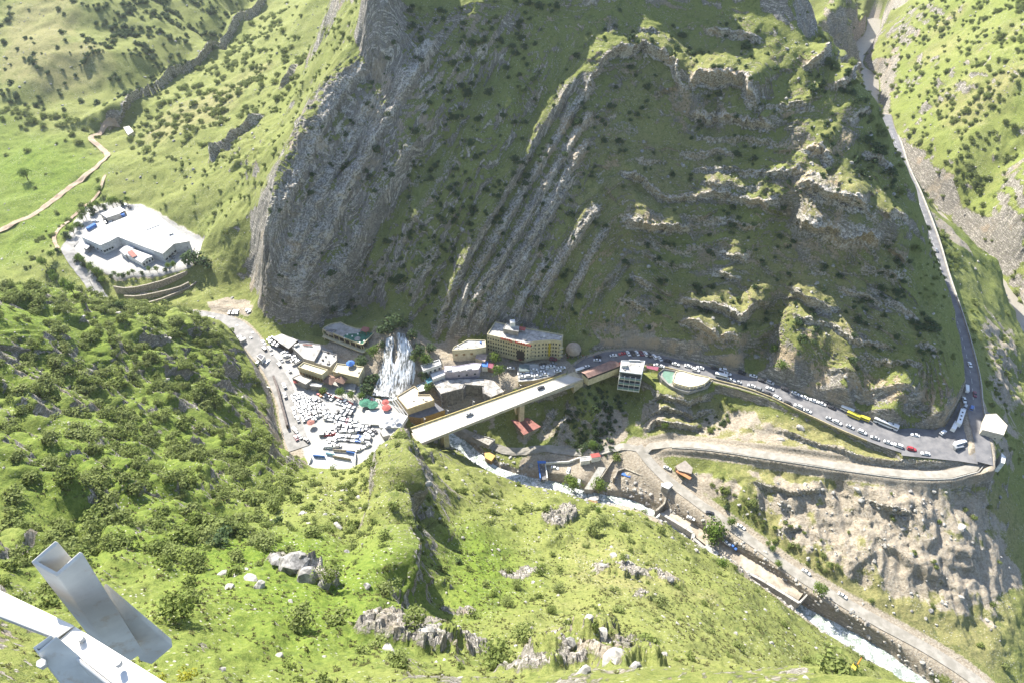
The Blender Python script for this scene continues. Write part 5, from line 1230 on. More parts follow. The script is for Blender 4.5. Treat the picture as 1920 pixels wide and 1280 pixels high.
def building(name, label, cat, roof_px, zr, zb, wall, roof=None, parapet=0.5, fl=None, group=None, slab=0.25, over=0.0):
    """a building whose roof outline shows at the given photo pixels"""
    pl = [at(u, v, zr)[:2] for u, v in roof_px]
    n = len(pl); c = (sum(p[0] for p in pl) / n, sum(p[1] for p in pl) / n)
    t = empty(name, (c[0], c[1], zb + CAMZ)); tag(t, label, cat, group)
    prism('wall', pl, zb + CAMZ - 1.5, zr + CAMZ - slab, wall, t, inset=over)
    prism('roof', pl, zr + CAMZ - slab + 0.003, zr + CAMZ, roof or C_roof, t, inset=-0.02)
    if parapet: ring('parapet', pl, zr + CAMZ + 0.002, zr + CAMZ + parapet, 0.3, wall, t)
    t['poly'] = [c_ for p in pl for c_ in p]
    return t, pl
def clutter(t, pl, z, n, seed, mats=None):
    r = random.Random(seed); xs = [p[0] for p in pl]; ys = [p[1] for p in pl]; q = 0; tries = 0
    while q < n and tries < 200:
        tries += 1
        x = r.uniform(min(xs), max(xs)); y = r.uniform(min(ys), max(ys))
        if not inside(np.array([x]), np.array([y]), pl)[0] or min(math.hypot(x - p[0], y - p[1]) for p in pl) < 1.5: continue
        s_ = r.uniform(.5, 1.2); nm = r.choice(['water_tank', 'roof_unit', 'roof_hatch'])
        o = link(nm, box_mesh(nm, s_, s_ * r.uniform(.7, 1.4), s_ * r.uniform(.6, 1.1), r.choice(mats or [C_white, C_steel, C_grey])), loc=(x, y, z + CAMZ + s_ * .4)); o.rotation_euler = (0, 0, r.uniform(0, 1.5)); child(o, t); q += 1
def ridge_roof(name, a, b, c, d, z, h, m, parent, over=0.4):
    """gabled roof on quad a-b-c-d, ridge from mid(a,d) to mid(b,c)"""
    a, b, c, d = [Vector((p[0], p[1], z)) for p in (a, b, c, d)]
    r0 = (a + d) / 2 + Vector((0, 0, h)); r1 = (b + c) / 2 + Vector((0, 0, h))
    V = [a, b, c, d, r0, r1] + [p - Vector((0, 0, .15)) for p in (a, b, c, d, r0, r1)]
    F = [(0, 1, 5, 4), (2, 3, 4, 5), (0, 4, 10, 6), (3, 9, 10, 4), (1, 7, 11, 5), (2, 5, 11, 8), (6, 10, 11, 7), (8, 11, 10, 9), (0, 6, 7, 1), (2, 8, 9, 3)]
    o = link(name, mesh(name, V, F, [m])); child(o, parent)
    bm = bmesh.new(); bm.from_mesh(o.data); bmesh.ops.recalc_face_normals(bm, faces=bm.faces); bm.to_mesh(o.data); bm.free(); return o

# the cream hotel
hp = [(913,628),(986,646),(1000,641.5),(1022,639.5),(1040,639),(1053,641),(1056,629),(1003,619),(962,612),(929,604)]
hotel, pl = building('hotel', 'long cream four storey hotel with a red rooftop sign under the ribbed cliff', 'hotel', hp, -286, -299.3, C_cream, C_roof, 0.7)
windows(hotel, pl[0], pl[1], -298.6 + CAMZ, -287 + CAMZ, 4, 15, 0.75, 1.25)
windows(hotel, pl[1], pl[2], -298.6 + CAMZ, -287 + CAMZ, 4, 2, 0.7, 1.2)
windows(hotel, pl[2], pl[3], -298.6 + CAMZ, -287 + CAMZ, 4, 3, 0.8, 1.4)
windows(hotel, pl[3], pl[4], -298.6 + CAMZ, -287 + CAMZ, 4, 4, 0.8, 1.5)
windows(hotel, pl[4], pl[5], -298.6 + CAMZ, -287 + CAMZ, 4, 2, 1.0, 1.3)
d = Vector((pl[1][0] - pl[0][0], pl[1][1] - pl[0][1], 0)); L = d.length; d.normalize(); nn = Vector((d.y, -d.x, 0))
for f in (3.4, 6.6, 9.8): put('string_course', box_mesh('string_course', L, .25, .22, C_cream), Vector((*pl[0], -299.3 + CAMZ + f)) + d * L / 2 + nn * .1, math.atan2(d.y, d.x), hotel)
put('entrance', box_mesh('entrance', 4.6, 0.5, 7.0, C_dark), Vector((*pl[0], -295.6 + CAMZ)) + d * (L - 3.2) + nn * .12, math.atan2(d.y, d.x), hotel)
m5 = [(pl[3][0] + pl[4][0]) / 2, (pl[3][1] + pl[4][1]) / 2]
put('yellow_panel', box_mesh('yellow_panel', 1.3, .3, 10.5, mat('golden_panel', (0.42, 0.33, 0.03))), (m5[0], m5[1] - .1, -293 + CAMZ), math.atan2(pl[4][1] - pl[3][1], pl[4][0] - pl[3][0]), hotel)
for k, s_ in ((2, 1), (5, -1)):
    for f in (1.2, 4.4, 7.6): put('balcony', box_mesh('balcony', 2.2, 1.2, .9, C_cream), (pl[k][0], pl[k][1] - .5, -298 + CAMZ + f), 0, hotel)
t, q = building('rooftop_hut', 'grey plant room with a white box on the hotel roof', 'rooftop hut', [(943,617),(972,623),(974,612),(950,606)], -282.6, -286, C_grey, C_roof, 0.3, over=.2)
put('white_box', box_mesh('white_box', 3.0, 3.0, 3.4, C_white), Vector(at(961,606,-281)), .1, t)
put('red_awning', box_mesh('red_awning', 4.0, 3.0, .2, C_red), Vector(at(979,616,-283.4)), -.25, t); put('support', box_mesh('support', .3, .3, 2.6, C_steel), Vector(at(979,616,-283.4)) - Vector((0, 0, 1.3)), 0, t)
cu = bpy.data.curves.new('hotel_sign', 'FONT'); cu.body = 'HOTEL  MARDAN'; cu.size = 2.2; cu.extrude = .1; cu.offset = .05; cu.space_character = 1.12
ob = bpy.data.objects.new('hotel_sign', cu); COL.objects.link(ob); bpy.context.view_layer.update()
me = bpy.data.meshes.new_from_object(ob); bpy.data.objects.remove(ob); me.materials.clear(); me.materials.append(mat('sign_red', (0.45, 0.03, 0.03)))
o = link('rooftop_sign', me, loc=Vector((*pl[0], -286.3 + CAMZ)) + d * L * .36 + nn * .5); o.rotation_euler = (math.radians(80), 0, math.atan2(d.y, d.x)); child(o, hotel)
clutter(hotel, pl, -286, 9, 4)
# dome
V = []; F = []; c = Vector(at(1075, 660, -299.2)); nl_ = 14
for i in range(6):
    a = i / 5 * math.pi / 2
    for k in range(nl_):
        b = 6.2832 * k / nl_; V.append((4.9 * math.cos(a) * math.cos(b) if i < 5 else 0, 4.9 * math.cos(a) * math.sin(b) if i < 5 else 0, 1.6 + 5.0 * math.sin(a)))
for i in range(5):
    for k in range(nl_): F.append((i * nl_ + k, i * nl_ + (k + 1) % nl_, (i + 1) * nl_ + (k + 1) % nl_, (i + 1) * nl_ + k))
t = empty('dome_cafe', c); tag(t, 'small tan dome on a ring of posts beside the hotel', 'dome'); link('dome', mesh('dome', V, F, [C_tan], smooth_=True), parent=t)
for k in range(8): link('post', box_mesh('post', .3, .3, 1.9, C_tan), parent=t, loc=(4.5 * math.cos(k * .785), 4.5 * math.sin(k * .785), .8))
link('base', box_mesh('base', 6.6, 6.6, .3, C_grey), parent=t, loc=(0, 0, .05)); link('door', box_mesh('door', 1.2, 1.0, 1.8, C_dark), parent=t, loc=(3.6, -2.6, 1.8))
# row between hotel and falls
t, q = building('house', 'cream flat roofed house with three brown windows left of the hotel', 'house', Z5((1365,462),(1570,448),(1665,432),(1660,372),(1500,368),(1380,430)), -291.5, -299.5, C_cream, C_roof, .5); windows(t, q[0], q[1], -298 + CAMZ, -292.3 + CAMZ, 1, 3, 1.5, 1.5, C_wood); clutter(t, q, -291.5, 4, 2, [C_blue, C_steel, C_white])
t, q = building('annex', 'small pinkish terrace roof joined to the cream house', 'annex', Z5((1570,525),(1655,555),(1680,495),(1590,470)), -296, -300, C_cream, mat('pink_roof', (0.42, 0.32, 0.28)), .0)
t, q = building('terrace_house', 'lilac rendered row house with small dark windows below the cream house', 'house', Z5((1300,650),(1385,650),(1600,625),(1625,575),(1560,570),(1420,595),(1295,600)), -296.5, -303.5, C_purple, C_white, .3); windows(t, q[1], q[2], -303 + CAMZ, -297 + CAMZ, 1, 3, 1.2, 1.2); 
put('roof_panel', box_mesh('roof_panel', 3.4, 3.2, .25, C_sheetw), Vector(at(841, 690, -295.6)), .1, t); put('roof_panel', box_mesh('roof_panel', 2.6, 3.0, .25, C_sheetw), Vector(at(856, 692, -295.8)), .2, t); put('roof_panel', box_mesh('roof_panel', 2.8, 3.0, .25, C_sheetw), Vector(at(868, 690, -295.8)), .2, t); put('roof_panel', box_mesh('roof_panel', 2.8, 3.0, .25, C_sheetw), Vector(at(879, 688, -295.8)), .2, t)
building('blue_kiosk', 'small kiosk with bright blue roof beside the plaza wall', 'kiosk', Z5((1630,552),(1685,552),(1678,602),(1626,600)), -297.4, -300, C_white, C_blue, .0)
building('maroon_kiosk', 'dark maroon kiosk right of the blue roofed kiosk', 'kiosk', Z5((1690,560),(1740,575),(1725,620),(1672,600)), -297.8, -300, C_brown, C_awn, .0)
building('teal_hut', 'hut with a teal sheet roof above the L-shaped concrete block', 'hut', Z5((1115,702),(1160,685),(1192,725),(1145,750)), -299.5, -303, C_white, C_teal, .0)
t, q = building('white_hut', 'white sheet roofed hut between the teal hut and the lilac house', 'hut', Z5((1170,665),(1290,625),(1312,665),(1192,712)), -298.5, -303, C_white, C_sheetw, .0)
t, q = building('terrace_cafe', 'pale terrace cafe on the slope right of the waterfall', 'cafe', Z5((1085,592),(1250,542),(1268,585),(1110,642)), -295.5, -301, C_white, C_roof, .6); windows(t, q[3], q[2], -300 + CAMZ, -296 + CAMZ, 1, 4, 1.2, 1.6)
# unfinished L-shaped block
lp = ZB((735,145),(900,95),(1180,75),(1500,80),(1640,105),(1800,265),(1600,350),(1505,290),(1498,180),(1200,155),(1170,215),(850,300))
t = empty('concrete_frame_building', at(870, 725, -317)); tag(t, 'unfinished grey L-shaped concrete block with open floors beside the bridge', 'building')
lpl = [at(u, v, -301)[:2] for u, v in lp]
prism('roof_slab', lpl, -301.5 + CAMZ, -301 + CAMZ, mat('weathered_slab', (0.36, 0.34, 0.31), var=.3, scale=.5), t)
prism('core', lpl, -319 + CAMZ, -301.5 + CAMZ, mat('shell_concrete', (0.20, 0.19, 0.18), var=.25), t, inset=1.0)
for z in (-304.6, -308.2, -311.8): prism('floor_slab', lpl, z + CAMZ, z + CAMZ + .45, C_grey, t, inset=.15)
for i in (11, 10, 9, 8, 7):
    a, b = lpl[i], lpl[i - 1]; n = max(2, int(math.hypot(a[0] - b[0], a[1] - b[1]) / 3.2))
    for k in range(n + 1):
        put('column', WIN.setdefault('col', box_mesh('column', .4, .4, 17, C_grey)), (a[0] + (b[0] - a[0]) * k / n, a[1] + (b[1] - a[1]) * k / n, -310 + CAMZ), 0, t)
# restaurant in front of the falls
t, q = building('riverside_restaurant', 'sand coloured terrace restaurant at the foot of the falls beside the bridge', 'restaurant', ZB((190,350),(455,190),(520,240),(515,320),(690,320),(755,400),(520,480),(350,540)), -296.5, -308, mat('sand_render', (0.44, 0.36, 0.22)), mat('sand_roof', (0.48, 0.43, 0.34), scale=.5), .6); clutter(t, q, -296.5, 4, 9)
t2, q = building('timber_restaurant', 'lower restaurant wing with dark roof and yellow timber slat wall beside the bridge', 'restaurant', ZB((380,640),(560,660),(905,540),(760,430),(520,500),(370,590)), -301, -312, C_wood, C_dkroof, .0)
a, b = q[1], q[2]; n = 18
for k in range(n + 1): put('slat', WIN.setdefault('slat', box_mesh('slat', .5, .16, 5.6, mat('yellow_timber', (0.38, 0.25, 0.08)))), (a[0] + (b[0] - a[0]) * k / n, a[1] + (b[1] - a[1]) * k / n - .1, -304 + CAMZ), math.atan2(b[1] - a[1], b[0] - a[0]), t2)
a = at(*ZB((150, 330))[0], -296); b = at(*ZB((360, 620))[0], -300)
for k in range(3):
    s_ = Vector((k * -1.3, -k * .3, -.3 * k)); L = (Vector(b) - Vector(a)); o = link('beam', box_mesh('beam', L.length, .35, .35, C_sheetw), loc=(Vector(a) + Vector(b)) / 2 + s_); o.rotation_euler = (0, -math.asin(L.z / L.length), math.atan2(L.y, L.x)); child(o, t)
# green floored restaurant above the falls
g = empty('deck_restaurant', at(650, 645, -299)); tag(g, 'two storey restaurant deck with a green carpet floor left of the waterfall', 'restaurant')
dk = [at(u, v, -289)[:2] for u, v in ZG((205,400),(270,330),(440,250),(700,205),(860,290),(1100,370),(1500,400),(1640,440),(1290,800),(1230,800))]
prism('upper_deck', dk, -289.6 + CAMZ, -289 + CAMZ, C_grey, g); ring('deck_edge', dk, -289.7 + CAMZ, -288.5 + CAMZ, .3, C_cream, g)
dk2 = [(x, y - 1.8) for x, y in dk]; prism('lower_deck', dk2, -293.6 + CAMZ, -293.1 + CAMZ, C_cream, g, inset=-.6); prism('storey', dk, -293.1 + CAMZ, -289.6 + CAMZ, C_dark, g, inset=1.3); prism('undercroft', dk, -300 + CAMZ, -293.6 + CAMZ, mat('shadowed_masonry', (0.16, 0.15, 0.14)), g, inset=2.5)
gp = [at(u, v, -288.9)[:2] for u, v in ZG((740,600),(850,510),(1100,500),(1250,440),(1500,430),(1610,440),(1270,780),(1000,720))]; prism('green_floor', gp, -289 + CAMZ, -288.96 + CAMZ, C_green, g)
n_ = len(dk)
for i, j in ((0, 9), (9, 8), (8, 7)):
    a, b = dk[i], dk[j]; n = max(1, int(math.hypot(a[0] - b[0], a[1] - b[1]) / 3.6))
    for k in range(n + 1):
        put('pillar', WIN.setdefault('pil', box_mesh('pillar', .4, .4, 9.5, C_cream)), (a[0] + (b[0] - a[0]) * k / n, a[1] + (b[1] - a[1]) * k / n, -294.4 + CAMZ), 0, g)
V = [(0, 0, 0)] + [(1.9 * math.cos(k * .5236), 1.9 * math.sin(k * .5236), 0) for k in range(12)]
o = link('round_pond', mesh('round_pond', [Vector(v) for v in V], [(0, k + 1, (k + 1) % 12 + 1) for k in range(12)], [C_grey]), loc=Vector(at(*ZG((1140, 635))[0], -288.88))); child(o, g)
for x, y in ((870, 530), (1000, 570), (790, 620), (1150, 515), (1320, 700), (1200, 740)):
    put('white_table', WIN.setdefault('tab', box_mesh('white_table', .9, .9, .5, C_white)), Vector(at(*ZG((x, y))[0], -288.6)), .3, g)
k_ = empty('red_roofed_pavilion', at(*ZG((1340, 440))[0], -289)); tag(k_, 'small pavilion with a dusty red hipped roof on the green restaurant deck', 'pavilion')
kp = [at(u, v, -286.4)[:2] for u, v in ZG((1220,420),(1290,315),(1460,350),(1450,420),(1370,470))]
prism('roof', kp, -286.6 + CAMZ, -286.3 + CAMZ, C_redroof, k_)
for p in kp: put('post', WIN.setdefault('post', box_mesh('post', .2, .2, 2.5, C_wood)), (p[0], p[1], -287.8 + CAMZ), 0, k_)
building('roof_skylight', 'square framed skylight at the left end of the restaurant deck', 'skylight', ZG((290,430),(430,380),(570,400),(460,490)), -288, -289, C_grey, C_dkroof, .2)
# terraces and roofs between the cliff and the road
t, q = building('carport', 'grey flat canopy at the foot of the orange cliff over parked cars', 'canopy', ZD((770,432),(880,392),(1062,462),(958,556)), -295, -298.2, C_dark, C_roof, .0);  # dark block beneath the roof is the canopy's shade, painted in
t, q = building('stepped_house', 'rough grey house with a red striped parapet under the cliff', 'house', ZD((1000,545),(1085,490),(1310,510),(1322,560),(1245,700),(1130,670)), -293, -299, C_grey, C_roof, .4); put('red_band', box_mesh('red_band', 5.6, .5, .5, C_redroof), Vector(at(*ZD((1170, 515))[0], -292.3)), -.1, t); put('white_tank', box_mesh('white_tank', 3.0, 1.0, 1.0, C_white), Vector(at(*ZD((1050, 515))[0], -292.3)), .6, t)
t, q = building('cluttered_terrace', 'grey roof terrace littered with furniture below the green floored restaurant', 'terrace', ZD((1250,640),(1340,582),(1500,625),(1500,690),(1425,765),(1255,720)), -294.5, -300, C_grey, C_roof, .6); clutter(t, q, -294.5, 7, 12, [C_blue, C_grey, C_dark])
t, q = building('long_shop', 'long building with a bright cream roof and parapet beside the village road', 'shop', ZD((1065,765),(1130,712),(1400,795),(1332,852)), -292, -299.2, C_cream, mat('cream_roof', (0.60, 0.56, 0.42)), .7); windows(t, q[0], q[3], -299 + CAMZ, -294 + CAMZ, 1, 8, 1.5, 2.4, C_wood)
t, q = building('terrace_restaurant', 'flat roofed terrace with a blue tent next to the trees by the falls', 'restaurant', ZD((1450,812),(1500,722),(1800,762),(1740,882)), -293, -301, C_cream, mat('buff_roof', (0.42, 0.37, 0.28)), .5); clutter(t, q, -293, 3, 5)
def cone_tent(name, label, px, z, r, h, m, n=8, cat='tent', post=2.0):
    c = Vector(at(*px, z)); t = empty(name, c); tag(t, label, cat)
    V = [(0, 0, post + h)] + [(r * math.cos(6.2832 * k / n + .4), r * math.sin(6.2832 * k / n + .4), post) for k in range(n)]
    link('canopy', mesh('canopy', V, [(0, k + 1, (k + 1) % n + 1) for k in range(n)], [m]), parent=t); link('pole', box_mesh('pole', .12, .12, post + h, C_steel), parent=t, loc=(0, 0, (post + h) / 2))
    return t
cone_tent('blue_tent', 'blue pyramid tent on the terrace roof by the falls', ZD((1655, 745))[0], -293, 2.6, 1.6, C_blue)
for k, (x, y, l) in enumerate(((1430, 935, 'left brown pyramid tent roof above the car park trees'), (1560, 925, 'right brown pyramid tent roof above the car park trees'))):
    t = cone_tent('brown_tent', l, ZD((x, y))[0], -298.5, 4.6, 2.0, C_brown, 4, post=2.6)
building('beige_roof_shop', 'beige roofed shop at the corner of the road beside the red car', 'shop', ZD((1000,880),(1080,842),(1220,902),(1150,955)), -295.5, -299.5, C_grey, mat('beige_roof', (0.48, 0.43, 0.36)), .3)
building('white_roof_shop', 'white roofed shop below the long cream building', 'shop', ZD((1190,945),(1340,940),(1325,985),(1200,972)), -296.5, -299.5, C_grey, C_sheetw, .3)
building('lower_terrace', 'plain grey terrace below the terrace restaurant', 'terrace', ZD((1600,960),(1720,930),(1700,1040),(1590,1010)), -299, -302, C_grey, C_roof, .3)
t, q = building('roadside_kiosk', 'dark framed kiosk beside the village road', 'kiosk', ZD((600,640),(640,612),(695,640),(655,690)), -295.5, -299, C_white, C_dkroof, .2)
building('roadside_canopy', 'small grey canopy over parked cars at the upper village road', 'canopy', ZD((380,450),(430,425),(480,450),(425,480)), -295.5, -298, C_grey, C_roof, .0)
building('gate_hut', 'small white hut with grey roof where the valley road meets the cliff', 'hut', ZD((40,225),(70,195),(135,205),(90,245)), -294, -296.5, C_white, C_roof, .2)
# plaza: car park deck, hut, gabled hall, glass block
t = empty('parking_deck', at(1010, 700, -303)); tag(t, 'raised parking deck with a yellowish retaining wall in front of the hotel', 'parking deck')
pd_ = [at(u, v, -299.6)[:2] for u, v in Z6((335,690),(330,610),(400,575),(620,580),(760,610),(640,690),(480,725),(340,738))]
prism('wall', pd_, -307 + CAMZ, -299.7 + CAMZ, C_wallst if False else M_wallst, t); prism('surface', pd_, -299.697 + CAMZ, -299.6 + CAMZ, mat('pale_paving', (0.40, 0.39, 0.37), scale=.3), t); ring('kerb', pd_, -299.6 + CAMZ, -299.2 + CAMZ, .3, M_conc, t)
building('grey_kiosk', 'dark grey roofed kiosk on the parking deck', 'kiosk', Z6((345,580),(440,582),(440,640),(348,640)), -297, -299.6, C_grey, mat('slate_roof', (0.12, 0.15, 0.15)), .0)
t = empty('gabled_hall', at(1125, 697, -301)); tag(t, 'long hall with a rusty brown gabled roof at the bridge head', 'hall')
hq = [at(u, v, -295.6)[:2] for u, v in Z6((898,650),(960,700),(1255,588),(1165,545))]
prism('wall', hq, -302.5 + CAMZ, -297.6 + CAMZ, C_cream, t, inset=.7); prism('open_side_shade', hq, -297.6 + CAMZ, -295.8 + CAMZ, C_dark, t, inset=.9)  # upper dark band paints the shade inside the open sides
ridge_roof('roof', hq[0], hq[3], hq[2], hq[1], -295.7 + CAMZ, 1.3, mat('rusty_roof', (0.27, 0.17, 0.14), var=.2, scale=.4), t)
for k in range(9): put('post', WIN.setdefault('hpost', box_mesh('post', .3, .3, 4.0, C_cream)), (hq[1][0] + (hq[2][0] - hq[1][0]) * k / 8, hq[1][1] + (hq[2][1] - hq[1][1]) * k / 8 + .5, -297.8 + CAMZ), 0, t)
building('red_kiosk', 'small dark red kiosk between the gabled hall and the glass building', 'kiosk', Z6((1222,572),(1245,560),(1262,582),(1240,600)), -297.5, -300, C_red, C_red, .0)
gb, q = building('glass_building', 'white three storey building with green glass balconies below the upper road', 'building', ZR((140,155),(570,160),(510,400),(115,350)), -293.5, -307, mat('pale_blue_render', (0.50, 0.54, 0.56)), C_roof, .4)
a, b = q[3], q[2]; d = Vector((b[0] - a[0], b[1] - a[1], 0)); L = d.length; d.normalize(); nn = Vector((d.y, -d.x, 0)); rz = math.atan2(d.y, d.x)
for z in (-297.4, -301.6, -305.8):
    put('balcony_slab', WIN.setdefault('bs', box_mesh('balcony_slab', L + .2, 2.2, .35, C_white)), Vector((*a, z + CAMZ)) + d * L / 2 + nn * .8, rz, gb)
    put('glass_front', WIN.setdefault('gf', box_mesh('glass_front', L - .5, .12, 1.3, C_bglass)), Vector((*a, z + CAMZ + .85)) + d * L / 2 + nn * 1.8, rz, gb)
    put('dark_opening', WIN.setdefault('do', box_mesh('dark_opening', L - .6, .1, 3.2, C_glass)), Vector((*a, z + CAMZ + 2.0)) + d * L / 2 + nn * .06, rz, gb)
for k in range(5): put('column', WIN.setdefault('gc', box_mesh('column', .25, .25, 12, C_white)), Vector((*a, -300.8 + CAMZ)) + d * L * k / 4 + nn * 1.75, 0, gb)
put('stair_tower', box_mesh('stair_tower', 3.2, 2.8, 2.2, C_white), Vector(at(*ZR((195, 225))[0], -292.6)), 0, gb); put('roof_rail', box_mesh('roof_rail', 6.5, .4, .9, C_sheetw), Vector(at(*ZR((380, 150))[0], -293)), -.05, gb)
clutter(gb, q, -293.5, 3, 31)
# round terrace
rt = empty('round_terrace', at(1293, 715, -303)); tag(rt, 'round terrace restaurant with a bright cream floor on a banded rock outcrop', 'restaurant')
f1 = [at(u, v, -297.5)[:2] for u, v in ZR((1125,345),(1230,330),(1460,400),(1700,445),(1750,470),(1640,570),(1500,615),(1370,630),(1230,600),(1100,560),(1065,520),(1100,400))]
f2 = [at(u, v, -299.8)[:2] for u, v in ZR((800,390),(900,310),(1120,345),(1700,440),(1790,520),(1700,610),(1560,680),(1340,730),(1180,690),(1000,610),(880,500))]
f3 = [at(u, v, -303.2)[:2] for u, v in ZR((800,430),(1100,500),(1800,560),(1750,650),(1330,850),(1100,760),(880,650),(830,560))]
prism('cream_floor', f1, -300.5 + CAMZ, -297.5 + CAMZ, mat('cream_floor', (0.62, 0.56, 0.44), var=.06), rt); ring('rim', f1, -297.5 + CAMZ, -297.0 + CAMZ, .35, C_cream, rt)
prism('middle_terrace', f2, -303.5 + CAMZ, -299.8 + CAMZ, C_grey, rt); ring('rail', f2, -299.8 + CAMZ, -298.9 + CAMZ, .2, C_grey, rt)
prism('lower_terrace', f3, -308.5 + CAMZ, -303.2 + CAMZ, mat('stone_band', (0.36, 0.32, 0.24)), rt); ring('low_wall', f3, -303.2 + CAMZ, -302.4 + CAMZ, .35, C_cream, rt)
gq = [at(u, v, -299.75)[:2] for u, v in ZR((900,330),(1100,345),(1070,420),(1080,540),(1000,560),(880,420))]; prism('green_floor', gq, -299.8 + CAMZ, -299.76 + CAMZ, mat('faded_green', (0.13, 0.22, 0.17)), rt)
for k in range(12):
    a = f1[(4 + k // 2) % 12]; b = f1[(5 + k // 2) % 12]; s_ = (k % 2) * .5
    put('column', WIN.setdefault('rc', box_mesh('column', .35, .35, 2.6, C_cream)), (a[0] + (b[0] - a[0]) * s_, a[1] + (b[1] - a[1]) * s_ - .6, -298.7 + CAMZ), 0, rt)
aw = empty('awning', at(*ZR((700, 290))[0], -299.6)); tag(aw, 'long maroon awning beside the round terrace', 'awning')
prism('canopy', [at(u, v, -297.2)[:2] for u, v in ZR((590,240),(815,260),(800,330),(610,285))], -297.3 + CAMZ, -297.15 + CAMZ, C_awn, aw)
for u, v in ((600, 250), (800, 325)): put('post', WIN['post'], Vector(at(*ZR((u, v))[0], -298.4)), 0, aw)
# guard house at the hairpin
t, q = building('block_house', 'windowed square block house with a pale flat roof beside the hairpin bend', 'block house', [(1848,776),(1868,775),(1889,797),(1882,815),(1842,805)], -286.5, -297, mat('bare_render', (0.48, 0.43, 0.34)), mat('pale_screed', (0.60, 0.58, 0.54)), .15); windows(t, q[4], q[3], -294 + CAMZ, -287 + CAMZ, 1, 2, .7, .7)
building('white_retaining_block', 'small pale concrete block on the slope below the block house', 'block', [(1878,848),(1886,856),(1884,868),(1876,866)], -296, -302, C_white, C_white, 0)
# gorge floor
t, q = building('ruined_mill', 'roofless rough stone building beside the white river under the bridge', 'ruin', ZS((20,85),(60,58),(222,110),(165,160)), -321.5, -328, C_grey, mat('rubble_roof', (0.30, 0.28, 0.25), var=.35, scale=1.0), .5)
building('yellow_shed', 'small ochre roofed shed hanging over the river bank', 'shed', ZS((130,220),(180,215),(222,245),(190,290),(135,262)), -324.5, -329, C_wood, mat('ochre_roof', (0.48, 0.32, 0.11)), 0)
t = empty('sluice_gate', at(1015, 885, -329)); tag(t, 'blue framed sluice channel opening onto the river', 'sluice')
for x in (593, 652): 
    a = Vector(at(*ZS((x, 300))[0], -324)); b = Vector(at(*ZS((x + 15, 450))[0], -327)); L = b - a; put('side_wall', box_mesh('side_wall', L.length, .5, 3.2, C_blue if x < 600 else C_white), (a + b) / 2 - Vector((0, 0, 1)), math.atan2(L.y, L.x), t)
put('blue_beam', box_mesh('blue_beam', 4.8, 1.6, .5, C_blue), Vector(at(*ZS((620, 300))[0], -323)), 0, t); put('channel_floor', box_mesh('channel_floor', 3.4, 13, .3, M_asph), Vector(at(*ZS((628, 370))[0], -326.6)), 0, t)
def line_wall(name, label, pts, zt, h, th, m, cat='wall'):
    L = [Vector(at(u, v, zt if not isinstance(zt, (list, tuple)) else zt[i])) for i, (u, v) in enumerate(pts)]
    return wall_along(name, [tuple(p) for p in L], 0, 0, th, m, label, cat, base_drop=h)
line_wall('white_wall', 'long low white garden wall on the gorge floor', ZS((655,302),(850,292),(950,255)), -323.5, 2.4, .4, C_white)
building('red_roofed_kiosk', 'white kiosk with a red roof in the gorge', 'kiosk', ZS((1035,228),(1110,218),(1128,250),(1050,262)), -320.5, -323.5, C_white, C_red, 0)
building('white_booth', 'low white booth left of the red roofed kiosk', 'booth', ZS((950,258),(1030,250),(1035,285),(955,295)), -322, -324, C_white, C_roof, .3)
# ramp
a = [at(*p, z) for p, z in zip(ZS((985,530),(1055,535),(1172,345),(1105,340)), (-326.8, -326.8, -323.8, -323.8))]
rp = empty('concrete_ramp', a[0]); tag(rp, 'sloping concrete ramp down to the river between two round trees', 'ramp')
V = [Vector(p) for p in a] + [Vector(p) - Vector((0, 0, 4)) for p in a]
o = link('slab', mesh('slab', V, [(0, 1, 2, 3), (0, 4, 5, 1), (1, 5, 6, 2), (2, 6, 7, 3), (3, 7, 4, 0)], [M_conc])); child(o, rp)
o = line_wall('ramp_wall', '', ZS((1060,530),(1150,400),(1230,280),(1340,270)), [-326, -324.6, -322.8, -322.6], 3, .5, M_masonry); child(o, rp)
for k_ in ('label', 'category'):
    if k_ in o.keys(): del o[k_]
line_wall('masonry_wall', 'curved masonry retaining wall between the gorge road and the sandy pit', ZS((1240,435),(1270,370),(1330,350),(1500,420),(1650,500),(1690,540)), -323.5, 5, .8, M_masonry)
line_wall('pit_wall', 'thick masonry wall dividing the sandy pit from the riverside car park', ZS((1700,560),(1670,650),(1600,715)), -326, 6, .9, M_masonry)
building('white_sheet_hut', 'small hut with a bright white roof on the masonry wall', 'hut', ZS((1645,480),(1720,470),(1745,495),(1705,530),(1650,505)), -320.5, -324, C_grey, C_sheetw, 0)
dk_ = empty('river_deck', at(1103, 940, -330)); tag(dk_, 'brown slatted timber deck with a pale slab over the river', 'deck')
prism('slab', [at(u, v, -328.5)[:2] for u, v in ZS((940,618),(1110,585),(1105,620),(1020,650),(945,660))], -329.3 + CAMZ, -328.5 + CAMZ, M_conc, dk_)
a0 = Vector(at(*ZS((1020, 622))[0], -328.3)); a1 = Vector(at(*ZS((1100, 640))[0], -328.3)); b0 = Vector(at(*ZS((1000, 700))[0], -328.6))
for k in range(10):
    s_ = a0.lerp(b0, k / 9); e_ = s_ + (a1 - a0); L = e_ - s_; put('board', WIN.setdefault('brd', box_mesh('board', L.length, .55, .15, C_wood)), (s_ + e_) / 2, math.atan2(L.y, L.x), dk_)
cf = empty('arched_cafe', at(1280, 880, -322)); tag(cf, 'timber roofed cafe with arched gables inside the loop road bend', 'cafe')
cq = [at(u, v, -318.3)[:2] for u, v in ZS((1765,335),(1850,285),(1915,350),(1905,400),(1790,370))]
prism('wall', cq, -322.5 + CAMZ, -318.5 + CAMZ, C_brown, cf, inset=.3); prism('roof', cq, -318.5 + CAMZ, -318.2 + CAMZ, mat('grey_brown_roof', (0.26, 0.23, 0.20)), cf)
